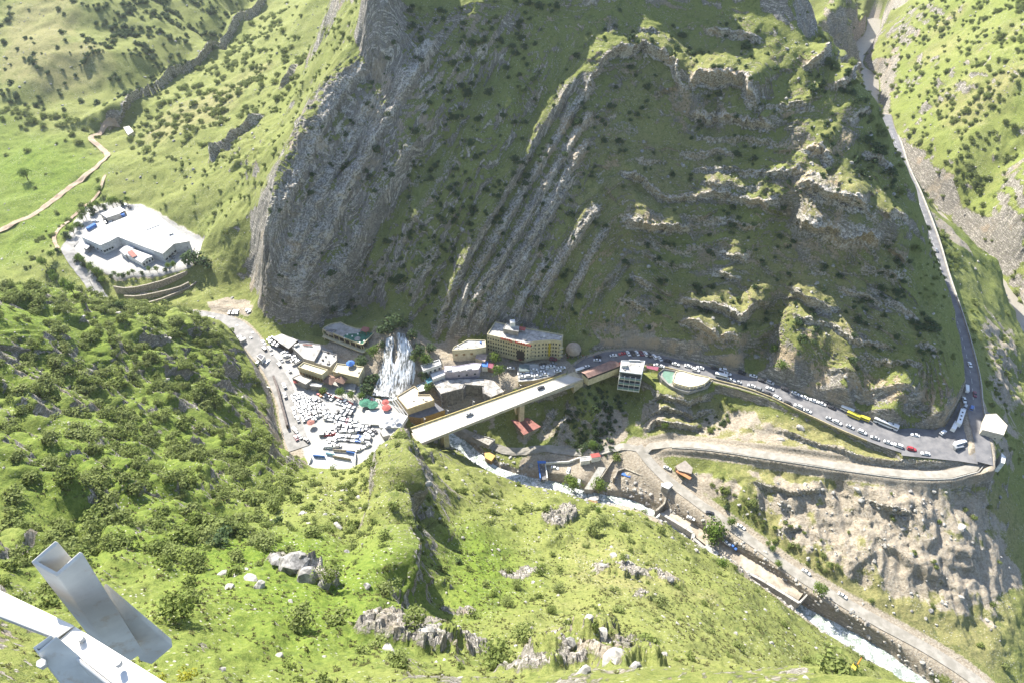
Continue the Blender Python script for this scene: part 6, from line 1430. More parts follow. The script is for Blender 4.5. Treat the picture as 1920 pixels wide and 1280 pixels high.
for y_ in (0, 45):
    a = [at(*p, -319)[:2] for p in ZS((1770,335 + y_),(1785,318 + y_),(1905,385 + y_),(1890,405 + y_))]; prism('rust_awning', a, -319.2 + CAMZ, -319 + CAMZ, mat('rust_awning', (0.36, 0.17, 0.08)), cf)
# river terrace wall of panels
tw = [ZS((1640,735))[0], ZS((1920,905))[0]] + ZL((60,470),(130,530),(250,610),(420,690),(650,830))
wall3 = [Vector(at(u, v, -329.3)) for u, v in tw]
rw = empty('river_wall', wall3[3]); tag(rw, 'long pale concrete flood wall of panels along the white river', 'river wall')
sp_ = spline([tuple(p) for p in wall3], 4.2)
for i in range(len(sp_) - 1):
    a = Vector(sp_[i]); b = Vector(sp_[i + 1]); L = b - a; key = 'panel%.0f' % (L.length * 4)
    if key not in WIN: WIN[key] = box_mesh('panel', L.length - .12, 1.5, 6.5, M_conc)
    put('panel', WIN[key], (a + b) / 2 - Vector((0, 0, 3.2)), math.atan2(L.y, L.x), rw)
o = line_wall('terrace_end_wall', 'grey concrete end wall closing the river terrace', ZL((650,830),(690,790),(720,730)), -329.3, 5, .8, M_conc)
tp_ = [at(u, v, -330.3)[:2] for u, v in [ZS((1660,735))[0], ZS((1740,650))[0], ZL((100,330))[0], ZL((300,470))[0], ZL((480,600))[0], ZL((715,720))[0], ZL((645,815))[0], ZL((420,680))[0], ZL((250,600))[0], ZL((60,455))[0]]]
prism('river_terrace', tp_, -335 + CAMZ, -330.3 + CAMZ, mat('sandy_fill', (0.36, 0.31, 0.24), var=.2, scale=.25), None)['kind'] = 'structure'
for k, (x, y, l) in enumerate(((155, 545, 'upper concrete footbridge slab across the white river'), (300, 640, 'lower concrete footbridge slab across the white river'))):
    o = link('footbridge', box_mesh('footbridge', 7.5, 5.0, .6, M_conc), loc=Vector(at(*ZL((x, y))[0], -330))); o.rotation_euler = (0, 0, -.9); tag(o, l, 'footbridge')
# stone terraces below the works yard
for k, (pts, z, h, l) in enumerate(((ZF((670,1050),(780,1068),(900,1062),(1050,1030),(1200,990),(1350,935),(1490,880)), -288.3, 6.5, 'uppermost pillared stone terrace wall in front of the factory'),
        (ZF((790,1155),(900,1160),(1000,1150),(1150,1120),(1300,1085),(1420,1050),(1510,1005)), -291.5, 3.5, 'middle stone terrace wall below the factory'),
        (ZF((850,1275),(1000,1245),(1200,1190),(1350,1130),(1500,1065),(1600,1000)), -293.5, 5.0, 'lowest long stone terrace wall below the factory'))):
    line_wall('terrace_wall', l, pts, z, h, .9, M_masonry)
# factory
fr = [at(u, v, -281)[:2] for u, v in ZF((310,500),(500,415),(660,340),(840,270),(980,205),(1110,215),(1520,550),(1345,580),(1222,690),(1020,615),(720,500),(640,545),(525,595))]
fc = empty('factory', at(260, 440, -288.5)); tag(fc, 'large white sheet roofed factory hall in the left valley', 'factory')
prism('wall', fr, -289.5 + CAMZ, -281.3 + CAMZ, mat('pale_cladding', (0.50, 0.52, 0.54)), fc, inset=.2); prism('roof', fr, -281.3 + CAMZ, -281 + CAMZ, C_sheetw, fc); ring('eaves', fr, -281.5 + CAMZ, -280.9 + CAMZ, .4, C_white, fc)
o = put('rooflight_recess', box_mesh('rooflight_recess', 11, 8, .5, C_steel), Vector(at(*ZF((1090, 370))[0], -281)), .75, fc); o = put('rooflight', box_mesh('rooflight', 9.6, 6.6, .5, C_sheetw), Vector(at(*ZF((1100, 372))[0], -280.8)), .75, fc)
put('vent', box_mesh('vent', 3, 2.5, 1.2, C_steel), Vector(at(*ZF((1310, 465))[0], -280.6)), .7, fc)
a, b = fr[10], fr[8]; windows(fc, fr[8], fr[7], -289 + CAMZ, -284 + CAMZ, 1, 4, 2.0, 1.2); windows(fc, fr[12], fr[11], -289 + CAMZ, -284 + CAMZ, 1, 4, 1.4, 1.4); windows(fc, fr[0], fr[12], -289 + CAMZ, -284 + CAMZ, 1, 5, 1.2, 1.2)
put('red_band', box_mesh('red_band', 14, .3, 3.0, C_redroof), Vector(at(*ZF((950, 600))[0], -284.5)), math.atan2(fr[8][1] - fr[10][1], fr[8][0] - fr[10][0]) + math.pi, fc)
building('yard_canopy', 'small white canopy at the factory gate', 'canopy', ZF((305,600),(330,550),(412,600),(370,638)), -284.5, -288.5, C_grey, C_sheetw, 0, over=1.2)
for l, pts, m in (('white arched office building in the factory yard', ZF((735,650),(860,590),(910,625),(800,705)), C_sheetw), ('factory yard building with a faded red stripe across its white roof', ZF((800,690),(900,640),(1110,715),(985,790)), C_sheetw)):
    q = [at(u, v, -284.6)[:2] for u, v in pts]; t = empty('yard_building', (q[0][0], q[0][1], -288.5 + CAMZ)); tag(t, l, 'building'); prism('wall', q, -289.5 + CAMZ, -284.7 + CAMZ, C_white, t, inset=.2)
    ridge_roof('roof', q[0], q[3], q[2], q[1], -284.7 + CAMZ, 1.0, m, t)
    windows(t, q[3], q[2], -288.5 + CAMZ, -285 + CAMZ, 1, 4, 1.0, 1.6)
qq = [at(u, v, -284)[:2] for u, v in ZF((820,700),(880,655),(1000,665),(960,740),(900,740))]
put('red_stripe', box_mesh('red_stripe', 3.5, 9, .12, C_redroof), Vector(at(*ZF((880, 690))[0], -283.6)), .75, t)
t, q = building('white_shed', 'long white roofed shed behind the factory', 'shed', ZF((525,240),(690,182),(745,238),(592,288)), -284, -288.5, C_grey, C_sheetw, 0); windows(t, q[0], q[3], -288.5 + CAMZ, -285 + CAMZ, 1, 5, 1.5, 2.0)
building('grey_shed', 'small grey roofed shed beside the long white shed', 'shed', ZF((690,180),(745,170),(800,205),(745,230)), -285.5, -288.5, C_grey, C_galv, 0)
building('valley_house', 'lone white roofed house on the track in the upper left valley', 'house', [(231,239),(242,236.5),(251,247),(240,254)], -277.5, -281, C_cream, C_sheetw, .2)
for k, (x, y, s_, l) in enumerate(((675, 298, 4, 'blue tank left of the pair behind the factory'), (765, 262, 4, 'blue tank right of the pair behind the factory'), (425, 390, 7, 'long blue container in the hedge behind the factory'))):
    o = link('tank', box_mesh('tank', s_, 2.2, 2.0, C_blue), loc=Vector(at(*ZF((x, y))[0], -287.5))); o.rotation_euler = (0, 0, .5 if k < 2 else 1.1); tag(o, l, 'tank' if k < 2 else 'container')
# car park furniture
line_wall('hoarding', 'low red and white hoarding along the upper edge of the car park', [(600,731),(615,737),(635,745),(655,752),(662,756)], -298.6, 1.4, .25, C_red)
CT = lambda *p: [P2(x, y, 5.953, 500, 700) for x, y in p]
building('white_platform', 'low bright white terrace platform in the middle of the car park', 'terrace', CT((1040,560),(1110,410),(1270,400),(1400,425),(1575,470),(1490,600),(1265,600),(1250,565)), -298.6, -300, C_white, C_sheetw, .15)
for k, (x, y, r_, m, l) in enumerate(((1100, 350, 3.4, C_green, 'left green canopy beside the river railing'), (1190, 375, 3.2, C_green, 'right green canopy beside the river railing'), (1330, 345, 2.2, C_red, 'upper red umbrella at the restaurant corner'), (1340, 405, 2.6, C_red, 'lower red umbrella at the restaurant corner'), (500, 570, 2.2, C_redroof, 'faded red umbrella among the left car rows'),
      (1395, 525, 1.5, C_steel, 'upper left grey parasol on the white terrace'), (1455, 540, 1.8, C_steel, 'right grey parasol on the white terrace'), (1412, 590, 1.6, C_steel, 'lower grey parasol on the white terrace'), (1342, 570, 1.6, C_steel, 'left grey parasol on the white terrace'))):
    cone_tent('umbrella', l, CT((x, y))[0], -299.3 if k < 5 else -298.6, r_, .7, m, 8, 'umbrella', 2.1)
cone_tent('red_tent', 'red tent at the corner of the village road', ZD((1055, 940))[0], -299, 2.0, 1.2, C_red)
q = [at(u, v, -299.7)[:2] for u, v in CT((450,1075),(500,930),(680,880),(1000,890),(990,1075),(700,1120))]
t = empty('fenced_court', (q[0][0], q[0][1], -300 + CAMZ)); tag(t, 'bright white walled court with blue edged fence below the car park', 'court'); prism('surface', q, -301 + CAMZ, -299.75 + CAMZ, C_sheetw, t)
for a_, b_, m in (((520, 915), (650, 925), C_blue), ((660, 885), (760, 905), mat('light_blue', (0.25, 0.45, 0.55))), ((890, 870), (990, 890), C_blue), ((740, 850), (990, 870), M_masonry), ((740, 920), (940, 955), M_masonry), ((450, 1070), (500, 930), C_white), ((990, 890), (985, 1060), C_white)):
    a = Vector(at(*CT(a_)[0], -298.9)); b = Vector(at(*CT(b_)[0], -298.9)); L = b - a; put('fence', box_mesh('fence', L.length, .35, 1.7, m), (a + b) / 2, math.atan2(L.y, L.x), t)
building('spur_shed', 'grey peaked shed at the corner of the car park under the rock spur', 'shed', CT((1262,640),(1310,600),(1375,680),(1300,700)), -297, -300, C_grey, C_roof, 0)
# sunken wall between village road and lower yard
line_wall('sunken_wall', 'long shade-darkened rough retaining wall splitting the village road from the lower yard', [(512,703),(519,722),(526,750),(533,775),(538,796)], -297.0, 3.6, 1.3, mat('shade_toned_masonry', (0.13, 0.11, 0.10), var=.3, scale=1.5))  # shade of the wall face painted into the masonry colour
line_wall('yard_wall', 'low pale wall across the lower yard', [(484,718),(506,726)], -298, 1.5, .5, C_white)
building('yard_shed', 'small white building under the wooded hill beside the lower yard', 'shed', ZD((545,745),(600,790),(625,830),(570,840)), -295.5, -299, C_white, C_sheetw, .2)
for k, (u, v, h) in enumerate(((1002,852,8),(1138,826,9),(176,545,9),(1075,690,7))):
    p = hit(u, v); t = empty('utility_pole', p); tag(t, ['pole on the gorge floor beside the blue sluice', 'pole in front of the gully trees', 'pale pole among the trees of the factory road', 'pole at the bridge head'][k], 'pole'); V = []; F = []; tube(V, F, (0, 0, -1), (0, 0, h), .16, .1, 6); link('pole', mesh('pole', V, F, [C_steel]), parent=t); link('crossarm', box_mesh('crossarm', 1.6, .1, .1, C_steel), parent=t, loc=(0, 0, h - .6))
# ------------------------------------------------------------------ the bridge
tl, bl, tr_, br = [Vector(at(*p)) for p in ((770,803,-299.6),(790,832,-299.6),(1060,701,-299.6),(1094,711,-299.6))]
brg = empty('road_bridge', (tl + bl) / 2 - Vector((0, 0, 20))); tag(brg, 'sunlit concrete road bridge over the gorge with a yellow edge', 'bridge')
def slab(name, c4, th, m, parent, dz=0.0):
    V = [Vector(p) + Vector((0, 0, dz)) for p in c4] + [Vector(p) + Vector((0, 0, dz - th)) for p in c4]
    o = link(name, mesh(name, V, [(0, 1, 2, 3), (0, 4, 5, 1), (1, 5, 6, 2), (2, 6, 7, 3), (3, 7, 4, 0), (7, 6, 5, 4)], [m])); child(o, parent); return o
slab('deck', (tl, bl, br, tr_), 1.1, mat('bridge_concrete', (0.46, 0.42, 0.35), var=.08), brg)
w_ = (tl - bl); wn_ = w_.normalized(); dirb = (tr_ - tl).normalized()
slab('carriageway', (tl - wn_ * 1.6, bl + wn_ * .9, br + wn_ * .9, tr_ - wn_ * 1.6), .08, mat('pale_bridge_road', (0.50, 0.47, 0.42), var=.06, scale=.2), brg, .09)
slab('yellow_parapet', (tl, tl - wn_ * .35, tr_ - wn_ * .35, tr_), 1.0, mat('yellow_parapet', (0.50, 0.42, 0.19)), brg, 1.0)
slab('pavement', (tl - wn_ * .36, tl - wn_ * 1.5, tr_ - wn_ * 1.5, tr_ - wn_ * .36), .2, mat('cream_pavement', (0.52, 0.46, 0.30)), brg, .2)
slab('low_parapet', (bl + wn_ * .35, bl, br, br + wn_ * .35), .8, M_conc, brg, .8)
for s_ in (.15, .4, .62): a = tl.lerp(tr_, s_); b = bl.lerp(br, s_); slab('expansion_joint', (a - wn_ * 1.7, b + wn_ * 1.0, b + wn_ * 1.0 + dirb * .12, a - wn_ * 1.7 + dirb * .12), .03, C_dark, brg, .105)
for off in (2.2, 5.5, 8.6): slab('girder', (tl - wn_ * off, tl - wn_ * (off + .7), tr_ - wn_ * (off + .7), tr_ - wn_ * off), 1.3, M_conc, brg, -1.1)
for s_, zb_ in ((.17, -326), (.655, -322)):
    for off in (3.0, 7.2):
        p = tl.lerp(tr_, s_) - wn_ * off; h = 340 + p.z * 0 ; top = p.z - 2.3; bot = zb_ + CAMZ
        put('pier', box_mesh('pier', 3.0, 2.0, top - bot, mat('pier_concrete', (0.46, 0.40, 0.28))), (p.x, p.y, (top + bot) / 2), math.atan2(dirb.y, dirb.x), brg)
    p = tl.lerp(tr_, s_) - wn_ * 5.1; put('pier_cap', box_mesh('pier_cap', 2.4, 8.0, 1.1, M_conc), (p.x, p.y, p.z - 2.9), math.atan2(dirb.y, dirb.x), brg)
p = br - dirb * 3 + wn_ * 4 - Vector((0, 0, 5)); put('abutment', box_mesh('abutment', 6, 9, 9, mat('pier_concrete', 0)), p, math.atan2(dirb.y, dirb.x), brg)
p = bl + dirb * 1 + wn_ * 5 - Vector((0, 0, 6)); put('abutment', box_mesh('abutment', 5, 10, 11, mat('pier_concrete', 0)), p, math.atan2(dirb.y, dirb.x), brg)
rr_ = empty('pier_plinth', at(984, 812, -322)); tag(rr_, 'red topped square plinth under the bridge columns', 'plinth')
rq = [at(u, v, -317)[:2] for u, v in Z6((265,1062),(430,1055),(540,1132),(388,1208))]; prism('base', rq, -326 + CAMZ, -317.3 + CAMZ, M_masonry, rr_, inset=.8); prism('red_top', rq, -317.3 + CAMZ, -317 + CAMZ, C_redroof, rr_)
for k, s_ in enumerate((.08, .22, .38, .50, .68, .86)):
    p = tl.lerp(tr_, s_) - wn_ * .9; t = empty('street_lamp', p); tag(t, ['first', 'second', 'third', 'fourth', 'fifth', 'sixth'][k] + ' street lamp from the near left end along the yellow side of the bridge', 'street lamp', 'street lamps on the bridge')
    V = []; F = []; tube(V, F, (0, 0, 0), (0, 0, 6.5), .12, .07, 6); link('pole', mesh('pole', V, F, [C_steel]), parent=t); V = []; F = []; tube(V, F, (0, 0, 6.4), tuple(-wn_ * 1.5 + Vector((0, 0, 6.8))), .06, .05, 5); link('arm', mesh('arm', V, F, [C_steel]), parent=t); link('lamp_head', box_mesh('lamp_head', .6, .3, .15, C_white), parent=t, loc=-wn_ * 1.6 + Vector((0, 0, 6.8)))
# ------------------------------------------------------------------ vehicles
def paint(name, c): 
    g = NT(name, 0.35, 0.5); g.b.inputs['Coat Weight'].default_value = 0.4; g.color(c); return g.m
PAINT = {'white': paint('white_car_paint', (0.70, 0.70, 0.69)), 'black': paint('black_car_paint', (0.03, 0.03, 0.035)), 'grey': paint('grey_car_paint', (0.20, 0.21, 0.22)), 'silver': paint('silver_car_paint', (0.42, 0.43, 0.44)),
         'red': paint('red_car_paint', (0.35, 0.03, 0.035)), 'blue': paint('blue_car_paint', (0.05, 0.13, 0.38)), 'orange': paint('orange_car_paint', (0.62, 0.25, 0.04)), 'yellow': paint('yellow_car_paint', (0.62, 0.52, 0.05)), 'maroon': paint('maroon_car_paint', (0.16, 0.03, 0.05))}
M_tyre = simple('tyre_rubber', (0.03, 0.03, 0.03)); M_cglass = simple('car_glass', (0.03, 0.035, 0.04), rough=.1, spec=.8, var=.02)
def loft(name, secs, m, cap=True):
    """secs: list of (x, [(y, z)...]) cross sections"""
    n = len(secs[0][1]); V = [(x, y, z) for x, s_ in secs for y, z in s_]; F = []
    for i in range(len(secs) - 1):
        for k in range(n): F.append((i * n + k, i * n + (k + 1) % n, (i + 1) * n + (k + 1) % n, (i + 1) * n + k))
    if cap: F += [tuple(range(n))[::-1], tuple((len(secs) - 1) * n + k for k in range(n))]
    me = mesh(name, V, F, [m]); bm = bmesh.new(); bm.from_mesh(me); bmesh.ops.recalc_face_normals(bm, faces=bm.faces); bm.to_mesh(me); bm.free(); return me
def sec(w, z0, z1, r=.12, tw=None):
    t = tw or w - r
    return [(-w, z0), (w, z0), (w, z1 - r), (t, z1), (-t, z1), (-w, z1 - r)]
def wheel_mesh(r=.32, w=.2):
    V = []; F = []; tube(V, F, (0, -w / 2, 0), (0, w / 2, 0), r, r, 10); F.append(tuple(range(9, -1, -1))); return mesh('wheel', V, F, [M_tyre])
WHEEL = wheel_mesh(); WHEELB = wheel_mesh(.48, .3)
def car_body(m, kind):
    if kind == 'saloon': S = [(-2.25, sec(.78, .38, .82)), (-2.1, sec(.86, .24, .92)), (-1.2, sec(.88, .22, .98)), (.85, sec(.88, .22, .95)), (1.9, sec(.86, .24, .80)), (2.25, sec(.74, .34, .66))]
    else: S = [(-2.3, sec(.82, .36, 1.0)), (-2.2, sec(.9, .3, 1.12)), (.95, sec(.92, .28, 1.1)), (1.95, sec(.9, .3, 1.0)), (2.3, sec(.8, .38, .84))]
    return loft('car_body', S, m)
def car_glass(kind):
    if kind == 'saloon': S = [(-1.55, sec(.78, .9, .95, .02)), (-.95, sec(.74, .9, 1.36, .1, .60)), (.25, sec(.74, .9, 1.38, .1, .60)), (1.0, sec(.78, .88, .94, .02))]
    else: S = [(-2.2, sec(.84, 1.08, 1.14, .02)), (-1.95, sec(.8, 1.06, 1.68, .1, .68)), (.35, sec(.8, 1.06, 1.68, .1, .68)), (1.05, sec(.84, 1.04, 1.1, .02))]
    return loft('glasshouse', S, M_cglass)
def car_roof(m, kind):
    S = [(-.98, sec(.62, 1.355, 1.40, .03)), (.28, sec(.62, 1.375, 1.42, .03))] if kind == 'saloon' else [(-1.98, sec(.70, 1.67, 1.73, .03)), (.38, sec(.70, 1.67, 1.73, .03))]
    return loft('car_roof', S, m)
def bus_body(m, L=11.5, h=3.1, w=1.24): return loft('bus_body', [(-L / 2, sec(w - .08, .45, h - .1, .15)), (-L / 2 + .15, sec(w, .4, h, .18)), (L / 2 - .35, sec(w, .4, h, .18)), (L / 2, sec(w - .1, .5, h - .35, .2))], m)
def bus_glass(L=11.5, h=3.1, w=1.24): return loft('window_band', [(-L / 2 + .3, [(-w - .02, h * .5), (w + .02, h * .5), (w + .02, h * .78), (-w - .02, h * .78)]), (L / 2 - .02, [(-w - .02, h * .5), (w + .02, h * .5), (w + .02, h * .78), (-w - .02, h * .78)])], M_cglass)
CM = {}
def vehicle(kind, colour, p, rz, label, group=None):
    key = (kind, colour)
    if key not in CM:
        big = kind in ('bus', 'minibus', 'van')
        L, h, w = dict(bus=(12.5, 3.2, 1.28), minibus=(7.0, 2.7, 1.1), van=(5.2, 2.2, .98)).get(kind, (0, 0, 0))
        m = PAINT[colour]
        CM[key] = (bus_body(m, L, h, w), bus_glass(L, h, w), None, L) if big else (car_body(m, kind), car_glass(kind), car_roof(m, kind), 4.5)
    b, gl_, rf_, L = CM[key]
    t = empty({'saloon': 'parked_car', 'suv': 'parked_car', 'bus': 'coach', 'minibus': 'minibus', 'van': 'van'}[kind], p, rz)
    tag(t, label, {'saloon': 'car', 'suv': 'car', 'bus': 'bus', 'minibus': 'minibus', 'van': 'van'}[kind], group)
    link('body', b, parent=t); link('windows', gl_, parent=t)
    if rf_: link('roof', rf_, parent=t)
    elif kind == 'bus':
        for k in (-3, 0, 3): link('roof_hatch', WIN.setdefault('hatch', box_mesh('roof_hatch', .9, .8, .14, C_dark)), parent=t, loc=(k, 0, 3.25))
    W = WHEELB if kind == 'bus' else WHEEL; wx = L * .31; wy = {'bus': 1.2, 'minibus': 1.02, 'van': .9}.get(kind, .8); r_ = .48 if kind == 'bus' else .32
    for x in (-wx, wx):
        for y in (-wy, wy): link('wheel', W, parent=t, loc=(x, y, r_))
    return t
ROADS = [road_up, road_right, road_loop, road_low, village_road]
def tangent(p):
    best = (1e9, 0)
    for L in ROADS:
        for i in range(len(L) - 1):
            a = L[i]; b = L[i + 1]; d = math.hypot((a[0] + b[0]) / 2 - p[0], (a[1] + b[1]) / 2 - p[1])
            if d < best[0]: best = (d, math.atan2(b[1] - a[1], b[0] - a[0]))
    return best[1]
def level(p):
    d, zz, sd = min((dist_line(np.array([p[0]]), np.array([p[1]]), L) for L in ROADS), key=lambda q: q[0][0])
    return float(zz[0]) if d[0] < 14 else None
used_lab = {}
def car(u, v, colour, where, z=None, rz=None, kind=None, cat=None):
    kind = kind or ('suv' if random.random() < .3 else 'saloon')
    if z is None:
        p0 = pixel_to_ground(u, v); zl = level(p0)
        p = Vector(at(u, v, (zl if zl else p0[2] + .1) - CAMZ)); zl = level(p) or p.z; p.z = zl + .08
    else: p = Vector(at(u, v, z))
    r_ = tangent(p) + (math.pi if random.random() < .5 else 0) if rz is None else rz
    word = {'saloon': 'saloon car', 'suv': 'estate car', 'bus': 'coach', 'minibus': 'minibus', 'van': 'van'}[kind]
    lab = colour + ' ' + word + ' ' + where
    vehicle(kind, colour, p, r_ + random.uniform(-.05, .05), lab, None)
ORD = ['first', 'second', 'third', 'fourth', 'fifth', 'sixth', 'seventh', 'eighth', 'ninth', 'tenth', 'eleventh', 'twelfth', 'thirteenth', 'fourteenth', 'fifteenth', 'sixteenth', 'seventeenth', 'eighteenth', 'nineteenth', 'twentieth']
CT = lambda *p: [P2(x, y, 5.953, 500, 700) for x, y in p]
def row(px0, px1, n, cols, name, z=-299.95, across=True, jitter=.06, kind=None):
    a = Vector(at(*px0, z)); b = Vector(at(*px1, z)); d = b - a; h = math.atan2(d.y, d.x) + (math.pi / 2 if across else 0)
    for k in range(n):
        p = a.lerp(b, k / max(1, n - 1)); c = cols[k] if isinstance(cols, list) and k < len(cols) else random.choices(['white', 'silver', 'grey', 'black', 'white', 'white', 'blue', 'maroon'], [30, 12, 8, 6, 20, 20, 2, 1])[0]
        kd = kind or ('suv' if random.random() < .35 else 'saloon')
        vehicle(kd, c, p + Vector((random.uniform(-.25, .25), random.uniform(-.25, .25), 0)), h + random.uniform(-jitter, jitter) + (math.pi if random.random() < .5 else 0),
                '%s %s, %s of the %s' % (c, {'saloon': 'saloon car', 'suv': 'estate car'}[kd], ORD[k], name))
row((552,741), (575,788), 11, None, 'leftmost slanting car park row, from the top')
row((564,738), (586,788), 12, None, 'second slanting car park row, from the top')
row(CT((590,215))[0], CT((735,275))[0], 5, ['red', 'orange', 'white', 'grey', 'silver'], 'colourful row at the hoarding, from the left')
row(CT((590,370))[0], CT((670,450))[0], 5, None, 'short row below the sunlit trees, from left')
row(CT((800,310))[0], CT((900,340))[0], 4, ['white'] * 4, 'pale row at the car park top, from left')
row(CT((670,490))[0], CT((770,505))[0], 4, None, 'row beside the white terrace from the left')
row(CT((790,440))[0], CT((930,470))[0], 4, ['black', 'silver', 'grey', 'black'], 'dark row left of the white terrace, from left')
row(CT((790,520))[0], CT((1000,560))[0], 7, None, 'upper central car park row, from the left')
row(CT((1010,590))[0], CT((1150,600))[0], 5, ['white'] * 4 + ['black'], 'row under the white terrace from the left')
row(CT((770,600))[0], CT((980,610))[0], 6, None, 'second central car park row, from the left')
row(CT((640,690))[0], CT((740,680))[0], 3, ['grey', 'red', 'red'], 'little car park row with red cars, from left', across=False)
row(CT((780,660))[0], CT((1080,650))[0], 9, None, 'third central car park row, from the left', across=False, jitter=.2)
row(CT((790,710))[0], CT((1150,745))[0], 12, [None] * 0 or ['white', 'white', 'grey', 'white', 'black', 'silver', 'white', 'blue', 'blue', 'white', 'grey', 'grey'], 'lower central car park row, from the left')
row(CT((670,820))[0], CT((790,810))[0], 3, None, 'pair row at the bottom left of the car park', across=False)
row(CT((1040,850))[0], CT((1120,810))[0], 2, None, 'pair at the bottom right of the car park', across=False)
row(CT((1130,690))[0], CT((1200,640))[0], 3, ['white', 'silver', 'black'], 'right-end car park row, from bottom')
row(CT((300,410))[0], CT((345,520))[0], 3, ['silver', 'white', 'grey'], 'left lane of the car park, from the top', across=False)
row(CT((310,630))[0], CT((370,700))[0], 3, ['white', 'grey', 'white'], 'lower left lane of the car park, from top', across=False)
row(CT((478,290))[0], CT((575,480))[0], 9, None, 'third slanting car park row, from the top')
row(CT((560,300))[0], CT((600,350))[0], 3, ['grey', 'black', 'white'], 'trio above the third slanting row, from left')
row(CT((880,380))[0], CT((960,400))[0], 3, ['white', 'white', 'silver'], 'three cars left of the green canopies, from left')
row(CT((680,640))[0], CT((760,640))[0], 4, None, 'cars amid the car park, from left')
row(CT((690,750))[0], CT((770,760))[0], 4, None, 'cars left of the blue ones, from left')
car(*CT((445,745))[0], 'black', 'alone at the lower left of the car park', z=-299.95, rz=2.4)
car(*CT((330,720))[0], 'maroon', 'beside the wooded hill at the edge of the car park', z=-299.95, rz=2.2)
for (x, y), c, w_ in [(((250,252)), 'white', 'on the pale bend just above the wooded hill'), ((368,312), 'black', 'driving down the upper village road'), ((565,398), 'white', 'on the village road beside the cliff corner'), ((548,455), 'silver', 'on the village road beside the retaining kerb'),
    ((685,495), 'white', 'in the queue at the shadow edge, topmost'), ((690,565), 'black', 'in the queue beside the shadow edge'), ((750,555), 'white', 'just inside the shadow on the village road'), ((775,635), 'silver', 'in the middle of the village road queue'), ((880,690), 'grey', 'in the queue near the long cream shop'), ((855,745), 'black', 'in the queue below the grey one'),
    ((965,795), 'white', 'beside the beige roofed shop'), ((912,970), 'white', 'upper of two on the bright village road'), ((920,1075), 'white', 'lower of two on the bright village road')]:
    car(*ZD((x, y))[0], c, w_, z=-298.6 - (y > 600) * .9, kind='suv' if c == 'black' else 'saloon')
for i, (x, y) in enumerate(((305,155), (350,155), (388,155))): car(*ZD((x, y))[0], ['black', 'white', 'white'][i], ['left', 'middle', 'right'][i] + ' of three abreast at the foot of the pale bank', z=-296.3, rz=1.5)
car(*ZD((520,140))[0], 'silver', 'upper of two parked by the cliff corner', z=-296.2, rz=.5); car(*ZD((535,155))[0], 'grey', 'lower of two parked by the cliff corner', z=-296.3, rz=.5)
for i, (x, y, c) in enumerate(((420,490,'blue'), (445,465,'white'), (400,445,'silver'))): car(*ZD((x, y))[0], c, ['under the roadside canopy, nearest the hill', 'beside the roadside canopy', 'behind the roadside canopy'][i], z=-297.6, rz=.9)
for i, (x, y, c) in enumerate(((595,745,'silver'), (630,715,'white'), (670,700,'white'), (725,715,'white'))): car(*ZD((x, y))[0], c, ORD[i] + ' from the left under the dark kiosk', z=-299.3, rz=1.2)
for i, (x, y, c) in enumerate(((755,450,'white'), (775,485,'silver'), (810,500,'white'), (850,515,'white'))): car(*ZD((x, y))[0], c, ORD[i] + ' along the front of the grey carport canopy', z=-297.6, rz=.9)
for i, (x, y, c) in enumerate(((920,605,'white'), (945,645,'white'), (1035,650,'white'), (1050,680,'silver'), (1075,705,'white'), (1020,690,'black'))): car(*ZD((x, y))[0], c, ORD[i] + ' from left in the cluster beside the rough grey house', z=-298.4, rz=.3 + .1 * i)
# plaza
for i, (x, y, c) in enumerate(((368,672,'white'), (378,697,'white'), (432,665,'white'), (436,692,'silver'), (480,635,'white'), (512,687,'white'), (545,655,'white'), (582,672,'white'), (570,608,'white'), (566,630,'silver'), (635,607,'white'), (655,582,'grey'), (560,588,'black'), (690,645,'white'), (727,617,'white'))):
    car(*Z6((x, y))[0], c, ORD[i] + ' on the raised parking deck, from the left', z=-299.5, rz=.12)
for i, (x, y, c, k) in enumerate(((885,640,'white','van'), (945,608,'white','saloon'))): car(*Z6((x, y))[0], c, ['at the bridge head', 'behind the bridge head hall'][i], z=-299.9, rz=.4, kind=k)
for i, (x, y, c) in enumerate(((380,540,'red'), (650,542,'maroon'), (275,620,'silver'))): car(*Z6((x, y))[0], c, ['in front of the hotel entrance', 'in front of the bowed end of the hotel', 'parked below the plaza wall'][i], z=-299.6, rz=-.1)
NAMES = ['between the dome and the junction', 'beside the dome at the start of the upper road']
for i, (x, y, c) in enumerate(((1042,550,'white'), (1045,518,'black'), (1185,508,'white'), (1262,492,'red'))): car(*Z6((x, y))[0], c, ['on the junction above the gabled hall', 'beside the crowd near the dome', 'on the upper road left of the kerb row', 'at the left end of the kerb row under the rock cut'][i], z=-299.9, rz=.1 * i)
for i, (x, y, c) in enumerate(((1318,489,'white'), (1355,488,'black'), (1395,487,'white'), (1434,488,'maroon'), (1470,492,'white'), (1500,503,'black'), (1550,520,'white'), (1598,535,'white'))): car(*Z6((x, y))[0], c, ORD[i] + ' nose to the rock behind the glass building, from left', z=-299.9, rz=1.9)
for i, (x, y, c) in enumerate(((1665,555,'black'), (1738,585,'white'), (1850,600,'white'), (1575,595,'white'), (1605,602,'white'))): car(*Z6((x, y))[0], c, ['parked under the rock cut behind the maroon awning', 'parked under the rock cut above the green floor', 'parked under the rock cut above the round terrace', 'left one beside the maroon awning', 'right one beside the maroon awning'][i], z=-299.8)
Z7 = lambda x, y: P2(x, y, 2.976, 1280, 430)
inner = [(30,766,'white'), (97,775,'white'), (178,777,'black'), (225,786,'white'), (330,803,'black'), (393,820,'white'), (440,845,'black'), (487,858,'silver'), (568,893,'black'), (628,917,'white'), (676,938,'white'), (728,957,'white'), (776,975,'white'), (798,968,'black'), (829,995,'black')]
